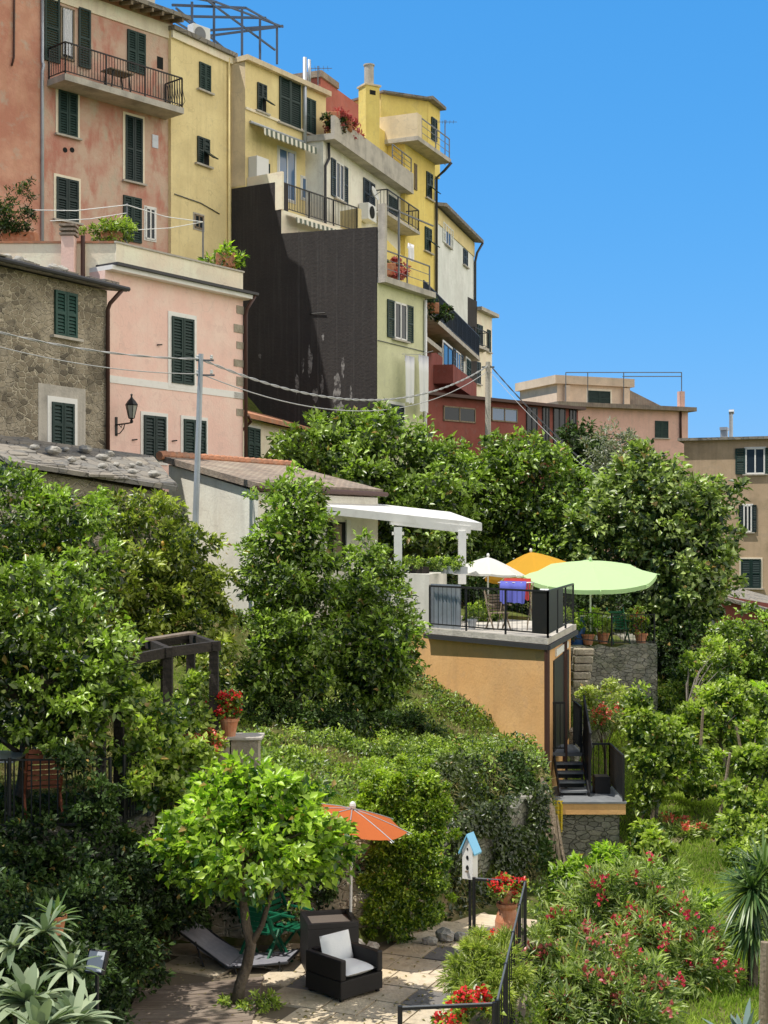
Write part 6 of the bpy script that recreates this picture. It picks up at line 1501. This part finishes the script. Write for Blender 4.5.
# hanging pot and lantern at left --------------------------------------------------
c = P(56, 934, 14.2)
t = thing('hanging_pot', 'terracotta pot with spiky aloe hung on the shaded wall', 'potted plant', tuple(c))
potmesh((c.x, c.y, c.z), .11, .19)(t); rosette(t, 'leaves', M['l_yucca'], (c.x, c.y, c.z+.16), 26, .34, .05, 31, (.0, .95), .2)
MB().tube([(c.x, c.y, c.z+.08), (c.x-.1, c.y+.4, c.z+.1), (c.x-.35, c.y+.6, c.z+.1)], .015, 6).build('bracket', M['iron'], t, world=True)
c = P(97, 962, 14.3)
t = thing('garden_light', 'small square solar garden light with pale panel near the lounger', 'light', (c.x, c.y, c.z-.45), R(-20))
MB().beam((0, 0, -.3), (0, 0, .36), .03, .03).build('stake', M['iron'], t); o = MB().box(-.11, .11, -.03, .03, -.12, .12).build('housing', M['iron'], t, bevel=.01); o.matrix_local = Matrix.Translation((0, 0, .45)) @ Matrix.Rotation(R(-25), 4, 'X')
o = MB().box(-.09, .09, -.036, -.031, -.1, .1).build('panel', M['tabletop'], t); o.matrix_local = Matrix.Translation((0, 0, .45)) @ Matrix.Rotation(R(-25), 4, 'X')

# metal stairs and platform -----------------------------------------------------------
t = thing('stair_platform', 'small terrace platform with orange edge on a rubble base below the black stairs', 'platform', (4.3, 30, 3.))
MB().box(3.72, 4.95, 29.45, 31.1, 2.8, 4.25).build('base', M['drystone'], t, world=True); MB().box(3.6, 5.06, 29.3, 31.2, 4.254, 4.48).build('slab', M['orange'], t, world=True); MB().box(3.58, 5.08, 29.28, 31.2, 4.484, 4.52).build('paving', M['treads'], t, world=True)
q = MB(); q.rail((5.02, 29.35, 4.52), (5.02, 31.1, 4.52), .95, .07, r=.012); q.rail((5.02, 31.1, 4.52), (4.4, 31.1, 4.52), .95, .12); q.build('railing', M['iron'], t, world=True)
c = (4.72, 30.4, 4.52); t = thing('square_planter', 'black square planter standing on the stair platform', 'planter', c)
MB().prism([(-.17, -.17), (.17, -.17), (.17, .17), (-.17, .17)], 0, .36).build('box', M['rattan'], t, bevel=.01); MB().box(-.15, .15, -.15, .15, .362, .37).build('soil', M['joint'], t)
t = thing('metal_stairs', 'black metal steps and gate at the side door of the orange house', 'stairs', (4., 30.6, 4.5))
MB().box(3.66, 4.38, 30.95, 32.2, 5.22, 5.3).build('landing', M['treads'], t, world=True)
for k in range(4):
    z = 5.1-k*.16; y = 30.75-k*.25; MB().box(3.78, 4.36, y, y+.24, z-.04, z).build('tread', M['treads'], t, world=True)
    MB().box(3.78, 4.36, y+.2, y+.215, z-.16, z-.044).build('riser', M['iron'], t, world=True)
for x in (3.76, 4.38): MB().beam((x, 30.95, 5.18), (x, 29.9, 4.55), .03, .16).build('stringer', M['iron'], t, world=True)
q = MB(); a = Vector((4.42, 29.95, 4.6)); b = Vector((4.42, 30.95, 5.3)); n = 13; up = Vector((0, 0, 1.25))
q.beam(a+up, b+up, .04, .04); q.beam(a, b, .04, .04)
for i in range(n+1): p_ = a.lerp(b, i/n); q.beam(p_, p_+up, .022, .045)
q.beam(a+up*.5, b+up*.5, .012, .9, up=(0, 0, 1)); q.build('side_panel', M['iron'], t, world=True)
q = MB(); q.rail((4.36, 30.97, 5.3), (4.36, 32.1, 5.3), 1., .1); q.build('landing_railing', M['iron'], t, world=True)
q = MB(); q.rail((3.68, 30.95, 5.3), (4.0, 30.95, 5.3), 1.1, .09, r=.012); q.build('gate', M['iron'], t, world=True)
MB().beam((4.03, 30.95, 4.5), (4.03, 30.95, 7.5), .05, .05).build('post', M['copper'], t, world=True)
for k, (x0, x1, y0, Y0, Y1) in enumerate(((552, 545, 782, 24.8, 25.3), (557, 547, 788, 24.75, 25.3), (562, 550, 798, 24.7, 25.25), (568, 553, 806, 24.7, 25.2), (574, 556, 815, 24.7, 25.2), (547, 542, 778, 24.85, 25.4))):
    b = gpos(x0, Y0); b = Vector((b.x, b.y, b.z-.05)); e = P(x1, y0, Y1); o = MB().tube([b, b.lerp(e, .5)+Vector((.02*(k % 3-1), 0, 0)), e], [.04, .037, .03], 7).build('wooden_pole', M['wood'], None)
    tag(o, 'long weathered pole leaning on the wall below the stairs', 'pole', 'poles leaning below the black stairs')
a = P(556, 785, 29.35); q = MB()
for i in range(6): q.add([(a.x-.1+.04*i, 29.3-(i % 2)*.03, 4.55), (a.x-.06+.04*i, 29.3-((i+1) % 2)*.03, 4.55), (a.x-.05+.035*i, 29.27-((i+1) % 2)*.03, 3.9), (a.x-.08+.035*i, 29.27-(i % 2)*.03, 3.9)], [(0, 1, 2, 3)])
tag(q.build('hanging_tarpaulin', M['yellowtarp'], None), 'yellow tarpaulin strip hanging beside the stair platform', 'tarpaulin')
# garden stakes
for (a, b, lab) in (((714, 836, 30), (730, 753, 30), 'tallest grey wooden stake leaning right on the lawn'), ((695, 738, 33), (703, 708, 33), 'thin pale stake in the vine trees'), ((748, 756, 33), (736, 724, 33), 'dark stake leaning left near the right edge'), ((650, 840, 30.6), (654, 778, 30.6), 'short stake in the leafy fig tree'), ((636, 795, 31), (652, 772, 31), 'cut pale branch lying against the fig tree')):
    p = P(*a); e = P(*b); g_ = H(p.x, p.y); p.z = min(p.z, g_+.4)
    if p.z > g_: p.z = g_-.05
    tag(MB().tube([p, p.lerp(e, .5)+Vector((.02, 0, 0)), e], [.045, .04, .03], 7).build('garden_stake', M['wood'], None), lab, 'stake')
p = gpos(763, 19); e = P(765, 942, 19); e.z = max(e.z, p.z+1.0); tag(MB().tube([p, p.lerp(e, .5), e], [.07, .065, .06], 8).build('wooden_post', M['wood'], None), 'stout round wooden post in front of the yucca', 'post')
c = gpos(682, 30.8); oleander('flower bed of coral red blooms on the lawn', c, [pb(672, 826, 30.8, 14, 7), pb(690, 830, 30.6, 16, 8), pb(682, 836, 30.4, 20, 8)], 1600, 16, fm='f_coral', name='flower_bed')
c = gpos(572, 33.5); oleander('red leaved shrub behind the black stairs', gpos(606, 34), [pb(608, 712, 34, 10, 8), pb(600, 720, 34, 10, 8)], 500, 8, fm='f_coral', name='flowering_shrub')
# deck things ----------------------------------------------------------------------
zd = 7.9
c = P(516, 605, 33.0); rk = thing('drying_rack', 'folding drying rack standing on the deck under hung cloths', 'drying rack', (c.x, 33., zd), R(-25))
for x in (-.36, .36):
    MB().beam((x, -.25, 0), (x, .2, 1.1), .02, .02).build('leg', M['wood'], rk); MB().beam((x, .25, 0), (x, -.2, 1.1), .02, .02).build('leg', M['wood'], rk)
q = MB(); [q.tube([(-.38, y, 1.1), (.38, y, 1.1)], .01, 6) for y in (-.2, 0, .2)]; q.build('bars', M['acwhite'], rk)
def hung(name, label, cat, root, x0, x1, y, ztop, drop, m, seed, back=.25, group=None):
    rr = random.Random(seed); n = 12; mb = MB(); t = thing(name, label, cat, root[0], root[1], group); vs = []
    rows = [(.02+back*.05, -back*drop), (.012, -back*.4*drop), (0, .012), (-.012, -.3*drop), (-.025, -.65*drop), (-.03, -drop)]
    for dy, dz in rows:
        for i in range(n+1):
            u = i/n; wv = math.sin(u*11+seed)*.035*max(0, -dz/drop)+math.sin(u*23+seed)*.012; vs.append((x0+(x1-x0)*u*(1-.06*max(0, -dz/drop)), y+dy+wv, ztop+dz+(rr.uniform(-.03, .03) if dz <= -drop else 0)))
    fs = [(r*(n+1)+i, r*(n+1)+i+1, (r+1)*(n+1)+i+1, (r+1)*(n+1)+i) for r in range(len(rows)-1) for i in range(n)]
    mb.add(vs, fs).build('cloth', M[m], t, smooth=True); return t
hung('hung_cloth', 'blue violet cloth hung over the drying rack on the deck', 'cloth', ((c.x, 33., zd), R(-25)), -.33, .33, -.21, 1.125, .5, 'bluecloth', 2, .3)
hung('hung_cloth', 'red cloth hung on the back bar of the drying rack', 'cloth', ((c.x, 33., zd), R(-25)), -.36, .3, .2, 1.18, .5, 'redcloth', 5, .3)
hung('hung_cloth', 'pale cloth draped over the black deck screen', 'cloth', ((P(545, 600, 30.4).x, 30.45, zd), R(-30)), -.1, .12, -.04, 1.03, .6, 'sheet', 7, .3)
p = P(500, 615, 32.6); garden_chair('wooden folding chair beside the drying rack on the deck', (p.x, 32.9, zd), R(20), 'wood', .9)
def shrubpot(label, c, r, h, blobs, n, lm='l_fig', pm='terra', fl=None, name='flowerpot', L=.07, W=.5, group=None):
    t = thing(name, label, 'potted plant', c, 0, group); potmesh(c, r, h, pm)(t); d, cc = crown(blobs, n, L, W, clump=.1, dens=25); leafmesh('foliage', M[lm], parent=t, **d)
    if fl:
        B = np.concatenate([cc[i]+RG.normal(0, .04, (14, 3)) for i in RG.choice(len(cc), min(len(cc), 14), replace=False)]); leafmesh('blossoms', M[fl], B, unit(len(B)), unit(len(B)), .05, .05, RG.uniform(0, 1, len(B)), t)
    return t
p = P(472, 622, 32.8); shrubpot('small leafy plant in a grey pot by the corrugated screen', (p.x, 32.8, zd), .12, .25, [((p.x, 32.8, zd+.42), (.16, .16, .2))], 300, pm='zinc')
for px, Y, lab in ((412, 34.6, 'box planter of green herbs on the grey parapet under the pergola'), (450, 34.2, 'box planter with pale flowers at the pergola post')):
    p = P(px, 574, Y); b = (p.x, Y, zw); t = thing('window_box', lab, 'planter', b, math.atan2(-dl.y, -dl.x)); MB().box(-.4, .4, .02, .24, 0, .17).build('box', M['darkwood'] if px < 430 else M['zinc'], t)
    d, cc = crown([(tuple(Vector(b)+Vector((.25*k, .05-.22*k, .26))), (.22, .14, .14)) for k in (-1, 0, 1)], 900, .07, .5, clump=.08, dens=40); leafmesh('foliage', M['l_fig'], parent=t, **d)
# umbrella terrace things ------------------------------------------------------------------
for k, (px, Y, lab, lm, fl) in enumerate(((603, 39.2, 'pot with trailing yellow green plant at the terrace fence', 'l_lav', None), (641, 39.0, 'pot of orange flowers at the right end of the terrace fence', 'l_fig', 'f_coral'), (566, 38.9, 'pot with pink flowers left on the umbrella terrace', 'l_fig', 'f_pink'), (588, 38.8, 'pot with upright green reeds beside the blue barrel', 'l_lemon', None))):
    p = P(px, 620, Y); z = 7.1; shrubpot(lab, (p.x, Y, z), .19, .3, [((p.x, Y, z+.62), (.3, .3, .34))], 700, lm, 'terra', fl, L=.09)
p = P(577, 630, 39); t = thing('barrel', 'blue plastic barrel on the umbrella terrace', 'barrel', (p.x, 39., 7.08)); MB().lathe([(.2, 0), (.23, .1), (.24, .35), (.23, .6), (.19, .7), (.15, .72), (0, .72)], n=18).build('body', M['bluepaint'], t); MB().lathe([(.16, .722), (.16, .77), (0, .77)], n=18).build('lid', M['bluepaint'], t)
p = P(622, 632, 39); garden_chair('green chair facing away under the lime parasol', (p.x, 39.4, 7.08), R(10), 'greenplastic', 1.0)
p = P(548, 620, 39.5); garden_chair('green chair under the amber parasol edge', (p.x, 39.8, 7.08), R(-60), 'greenplastic', 1.0)
p = P(596, 625, 40); t = thing('terrace_table', 'round white table under the lime green parasol', 'table', (p.x, 40., 7.08)); MB().lathe([(0, .72), (.5, .72), (.5, .75), (0, .75)], n=24).build('tabletop', M['acwhite'], t); MB().tube([(0, 0, 0), (0, 0, .72)], .04, 8).build('leg', M['acwhite'], t)
for px, Y, lab, n in ((480, 36.4, 'green leafy pot plant behind the deck railing on the left', 1600), (560, 37.0, 'bushy pot plant between deck and umbrella terrace', 1600)):
    p = P(px, 620, Y); z = H(p.x, Y); z = max(z, 7.0); shrubpot(lab, (p.x, Y, z), .22, .32, [((p.x, Y, z+.85), (.42, .4, .5))], n, 'l_fig', L=.1)

# poles and cables -----------------------------------------------------------------------
pt = P(201, 354, 33); pbse = P(192, 620, 33); pbse.z = H(pbse.x, 33)-.3
t = thing('utility_pole', 'slim pale grey utility pole in front of the pink house', 'pole', pbse)
MB().tube([pbse, pt], [.085, .06], 10).build('shaft', M['polegrey'], t, world=True); q = MB(); q.beam(pt+Vector((-.12, 0, -.15)), pt+Vector((.3, 0, -.15)), .04, .04); q.beam(pt+Vector((-.1, 0, -.5)), pt+Vector((.32, 0, -.5)), .04, .04); q.build('brackets', M['greyiron'], t, world=True)
for z in (-.12, -.47):
    for x in (-.08, .25): MB().lathe([(.03, 0), (.04, .03), (.03, .06), (.045, .08), (.0, .1)], tuple(pt+Vector((x, 0, z))), 8).build('insulator', M['acwhite'], t, world=True)
p2 = P(488, 362, 55); p2b = Vector((p2.x, 55, H(p2.x, 55)-.3))
t = thing('utility_pole', 'weathered concrete pole in front of the veranda house', 'pole', p2b); MB().tube([p2b, p2], [.14, .1], 10).build('shaft', M['concrete'], t, world=True)
MB().beam(p2+Vector((-.25, 0, -.2)), p2+Vector((.25, 0, -.2)), .06, .06).build('bracket', M['greyiron'], t, world=True)
def cable(label, a, b, sag, r=.014, m='cable', twist=True, n=26):
    a = Vector(a); b = Vector(b); pts = [a.lerp(b, i/n)-Vector((0, 0, sag*4*(i/n)*(1-i/n))) for i in range(n+1)]
    if twist:
        mb = MB(); N = n*6
        for ph in (0, math.pi):
            q = []
            for i in range(N+1):
                u = i/N; c_ = a.lerp(b, u)-Vector((0, 0, sag*4*u*(1-u))); th = u*(b-a).length*5+ph; q.append(c_+Vector((0, math.cos(th), math.sin(th)))*r)
            mb.tube(q, r*.9, 5)
    else: mb = MB().tube(pts, r, 5)
    return tag(mb.build('overhead_cable', M[m], None), label, 'cable')
l1 = P(-40, 322, 30); l2 = P(-40, 336, 30)
cable('upper twisted cable from the left edge to the grey pole', l1, pt+Vector((0, 0, -.12)), .18); cable('lower cable from the left edge to the grey pole', l2, pt+Vector((0, 0, -.47)), .2, .012, twist=False)
cable('upper twisted cable swinging from grey pole to concrete pole', pt+Vector((0, 0, -.12)), p2+Vector((0, 0, -.15)), 1.15, .02); cable('lower cable swinging from grey pole to concrete pole', pt+Vector((0, 0, -.47)), p2+Vector((0, 0, -.35)), 1.2, .015, twist=False)
e = P(640, 510, 47); cable('dark cable dropping from concrete pole into the right trees', p2+Vector((.1, 0, -.15)), e, .25, .018, 'iron'); cable('thin pale cable dropping from concrete pole to the right', p2+Vector((.1, 0, -.4)), P(612, 490, 47), .2, .01, twist=False)
# laundry ---------------------------------------------------------------------------
f10w, z10, u10 = TER10
def on10(px, py, off): u, z = f10w.uz(px, py, off); q = f10w.A+f10w.d*u+f10w.n*off; return Vector((q.x, q.y, z+10.))
la, lb_ = on10(402, 354, .45), on10(433, 351, .45); tag(MB().tube([la, la.lerp(lb_, .5)-Vector((0, 0, .08)), lb_], .012, 5).build('washing_line', M['cable'], None), 'short washing line on the pale green house wall', 'washing line')
dx_ = lb_-la; rz_ = math.atan2(dx_.y, dx_.x)
m0 = la.lerp(lb_, .1)-Vector((0, 0, .06)); hung('hanging_sheet', 'shorter white sheet drying on the left of the washing line', 'laundry', (m0, rz_), 0, .75, 0, 0, 1.75, 'sheet', 3, .12)
m0 = la.lerp(lb_, .52)-Vector((0, 0, .08)); hung('hanging_sheet', 'longer white sheet drying on the right of the washing line', 'laundry', (m0, rz_), 0, .85, 0, 0, 2.15, 'sheet', 4, .12)
la = P(386, 244, 53); hung('hanging_sheet', 'small white towel drying on the terrace above the pale green house', 'laundry', (P(408, 243, 54), R(60)), 0, .5, 0, 0, .65, 'sheet', 9, .3)
# roof terrace of the pink house ------------------------------------------------------
zt11 = f11.z(180, 286)+8+.2; zpar = f11.z(180, 258)+8
q = MB(); c1, c2, c3 = P(24, 210, 43), P(127, 205, 44), P(203, 222, 46)
q.tube([c1, c1.lerp(c2, .5)-Vector((0, 0, .1)), c2, c2.lerp(c3, .5)-Vector((0, 0, .1)), c3], .016, 5); q.tube([P(50, 221, 43), P(90, 219, 43.5), P(127, 213, 44)], .014, 5); q.tube([P(135, 230, 44), P(170, 228, 45), c3], .014, 5); 
tag(q.build('clothes_line', M['acwhite'], None), 'white clothes lines strung over the pink house roof terrace', 'clothes line')
b = P(127, 203, 44.05); t = thing('line_post', 'thin post holding the clothes lines above the parapet', 'post', (b.x, b.y, 17.)); MB().tube([(b.x, b.y, 16.5), (b.x, b.y, b.z)], .03, 6).build('shaft', M['greyiron'], t, world=True)
b = P(203, 222, 46.05); t = thing('line_post', 'thin post at the right end of the clothes lines', 'post', (b.x, b.y, 16.)); MB().tube([(b.x, b.y, 15.5), (b.x, b.y, b.z)], .03, 6).build('shaft', M['greyiron'], t, world=True)
def roofplant(label, px, py, Y, blobs, n, lm, pot=True, L=.13, W=.35, pw=.3):
    p = P(px, py, Y); t = thing('roof_plant', label, 'potted plant', tuple(p)); d, cc = crown(blobs, n, L, W, clump=.22, dens=10); leafmesh('foliage', M[lm], parent=t, **d)
    if pot: MB().prism([(-pw, -.2), (pw, -.2), (pw, .2), (-pw, .2)], -.05, .38).build('pot', M['terra'], t, bevel=.02)
roofplant('dark conifer shrub in a pot at the left end of the roof terrace', 8, 247, 41, [pb(5, 215, 41, 14, 30), pb(-5, 225, 41, 14, 24), pb(16, 225, 41, 8, 20)], 1800, 'l_dark')
roofplant('slim dark shrub in a long terracotta trough on the roof terrace', 27, 246, 41, [pb(27, 205, 41, 4, 28), pb(26, 228, 41, 9, 12)], 900, 'l_dark', L=.1)
roofplant('rounded bright green bush behind the pink house parapet', 112, 245, 42, [pb(105, 233, 42, 16, 10), pb(122, 234, 42, 14, 12), pb(113, 226, 42, 12, 8)], 1800, 'l_fig')
roofplant('yellow green succulent at the right end of the roof parapet', 226, 266, 44, [pb(215, 260, 44, 9, 6), pb(230, 258, 44, 10, 7), pb(240, 260, 44, 6, 5)], 500, 'l_lemon', L=.2, W=.3)
roofplant('dry pinkish flowering plants on the white house roof terrace', 345, 130, 58.5, [pb(338, 122, 58, 10, 10), pb(347, 130, 59, 10, 10), pb(355, 136, 60, 7, 8)], 1600, 'f_dull', L=.16, W=.4)
roofplant('green plants along the white house terrace parapet', 333, 122, 57.8, [pb(331, 118, 57.5, 5, 7), pb(340, 126, 58, 8, 6)], 600, 'l_dark', L=.16, W=.4)
roofplant('pink flowering plant on the pale green house terrace', 396, 278, 53.2, [pb(393, 274, 53, 8, 6), pb(400, 266, 53.4, 6, 9)], 900, 'f_dull', L=.13, W=.5)
roofplant('dark leafy pot plant on the pale green house terrace', 388, 274, 53, [pb(386, 264, 53.4, 5, 8)], 500, 'l_dark', L=.13, W=.5)
roofplant('dark potted plants on the long railed balcony', 432, 312, 61, [pb(432, 306, 61, 7, 10), pb(444, 314, 62, 7, 8)], 900, 'l_dark', L=.16, W=.5)
# aerials
for px, y0, y1, Y, lab in ((445, 165, 120, 70, 'thin aerial on the yellow tower edge'), (318, 95, 66, 60, 'aerial pole beside the butter yellow roof')):
    p = P(px, y0, Y); e = P(px, y1, Y); t = thing('aerial', lab, 'aerial', tuple(p)); MB().tube([p, e], .03, 6).build('mast', M['greyiron'], t, world=True)
    q = MB(); 
    for k in range(5): c_ = e+Vector((.18*k-.3, 0, -.1)); q.beam(c_-Vector((0, .3, 0)), c_+Vector((0, .3, 0)), .015, .015)
    q.beam(e+Vector((-.45, 0, -.1)), e+Vector((.6, 0, -.1)), .02, .02); q.build('elements', M['greyiron'], t, world=True)
# loose stones at the patio edge
for k, (px, Y, s, lab) in enumerate(((352, 19.55, .3, 0), (372, 19.5, .22, 0), (445, 20.0, .3, 0), (430, 19.8, .2, 0), (335, 19.5, .24, 0), (460, 20.0, .22, 0))):
    p = P(px, 940, Y); stone((p.x, Y, zp_-.02), s, 'grey loose stone lying at the back edge of the patio', 'stones at the back of the patio', k)
plant('low_shrub', 'small weeds at the foot of the lemon tree trunk', 'weeds', (lb.x+.25, 17.15, 4.27), [((lb.x+.25, 17.1, 4.33), (.25, .2, .09)), ((lb.x-.1, 17.15, 4.31), (.2, .15, .06))], 500, .07, M['l_fig'], .4, None, clump=.08, dens=30)
# ------------------------------------------------------------------ light, sky, camera
w = bpy.data.worlds.new('World'); S.world = w; w.use_nodes = True
nt = w.node_tree; L_ = nt.links; bg = nt.nodes['Background']; sk = nt.nodes.new('ShaderNodeTexSky'); sk.sky_type = 'NISHITA'; sk.sun_disc = False
SUN = Vector((-.45, -.15, 1)).normalized()
sk.sun_elevation = math.asin(SUN.z); sk.sun_rotation = math.atan2(SUN.x, SUN.y)
sk.air_density = 1.; sk.dust_density = .3; sk.ozone_density = 2.5; sk.altitude = 100
STR = .15
def math_(op, a, b=None):
    n = nt.nodes.new('ShaderNodeMath'); n.operation = op
    for i, v in enumerate((a, b)):
        if v is None: continue
        if isinstance(v, (int, float)): n.inputs[i].default_value = v
        else: L_.new(v, n.inputs[i])
    return n.outputs[0]
sp = nt.nodes.new('ShaderNodeSeparateColor'); L_.new(sk.outputs[0], sp.inputs[0])
cb = nt.nodes.new('ShaderNodeCombineColor')
# deep clear blue of a polarised summer sky: contrast of each channel softened
for i, (a, g) in enumerate(((.33, .93), (.575, .43), (1.0, .3))):
    v = math_('POWER', math_('MULTIPLY', sp.outputs[i], STR), g); L_.new(math_('MULTIPLY', v, a/STR), cb.inputs[i])
# bright cloud glow added out of view, right and behind, to light the shaded facades
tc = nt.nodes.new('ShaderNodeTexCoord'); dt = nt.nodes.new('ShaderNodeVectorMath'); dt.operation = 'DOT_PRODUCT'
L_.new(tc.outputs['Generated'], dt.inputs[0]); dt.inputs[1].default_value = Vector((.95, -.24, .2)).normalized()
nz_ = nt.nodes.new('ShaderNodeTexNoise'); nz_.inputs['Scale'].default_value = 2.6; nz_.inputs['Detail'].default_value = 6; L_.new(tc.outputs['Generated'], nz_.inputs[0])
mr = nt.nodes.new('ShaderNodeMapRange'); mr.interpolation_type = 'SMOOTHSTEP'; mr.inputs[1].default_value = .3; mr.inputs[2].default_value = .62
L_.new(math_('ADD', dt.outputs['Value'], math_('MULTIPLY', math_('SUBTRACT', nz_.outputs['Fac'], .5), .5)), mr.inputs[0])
# sky dimmed to cut fill light, towards the zenith and away behind
sv = nt.nodes.new('ShaderNodeSeparateXYZ'); L_.new(tc.outputs['Generated'], sv.inputs[0])
def ramp_(src, a, b, lo):
    m_ = nt.nodes.new('ShaderNodeMapRange'); m_.interpolation_type = 'SMOOTHSTEP'; m_.inputs[1].default_value = a; m_.inputs[2].default_value = b; m_.inputs[3].default_value = 1.; m_.inputs[4].default_value = lo
    L_.new(src, m_.inputs[0]); return m_.outputs[0]
dk = math_('MULTIPLY', ramp_(sv.outputs[2], .34, .8, .5), ramp_(math_('MULTIPLY', sv.outputs[1], -1.), -.5, .4, .6))
skc = nt.nodes.new('ShaderNodeVectorMath'); skc.operation = 'SCALE'; L_.new(cb.outputs[0], skc.inputs[0]); L_.new(dk, skc.inputs['Scale'])
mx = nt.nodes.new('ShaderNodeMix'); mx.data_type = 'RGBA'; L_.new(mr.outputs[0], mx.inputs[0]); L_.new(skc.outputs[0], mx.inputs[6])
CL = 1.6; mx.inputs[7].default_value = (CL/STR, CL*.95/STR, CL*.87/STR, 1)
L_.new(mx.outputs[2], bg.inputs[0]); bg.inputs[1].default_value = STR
l = bpy.data.lights.new('sun', 'SUN'); l.energy = 5.; l.angle = .009; l.color = (1, .95, .86)
so = bpy.data.objects.new('sun', l); col.objects.link(so); so.rotation_euler = SUN.to_track_quat('Z', 'Y').to_euler(); so.location = (-20, -10, 60)
c = bpy.data.cameras.new('camera'); c.sensor_fit = 'VERTICAL'; c.sensor_height = 24; c.lens = 24*F/1024; c.shift_y = 28/1024; c.clip_start = .5; c.clip_end = 12000
co = bpy.data.objects.new('camera', c); col.objects.link(co); co.location = EYE; co.rotation_euler = (math.pi/2, 0, 0); S.camera = co
S.view_settings.view_transform = 'Standard'; S.view_settings.look = 'None'; S.view_settings.exposure = 0; S.view_settings.gamma = 1
S.cycles.max_bounces = 8; S.cycles.diffuse_bounces = 4; S.cycles.transparent_max_bounces = 8
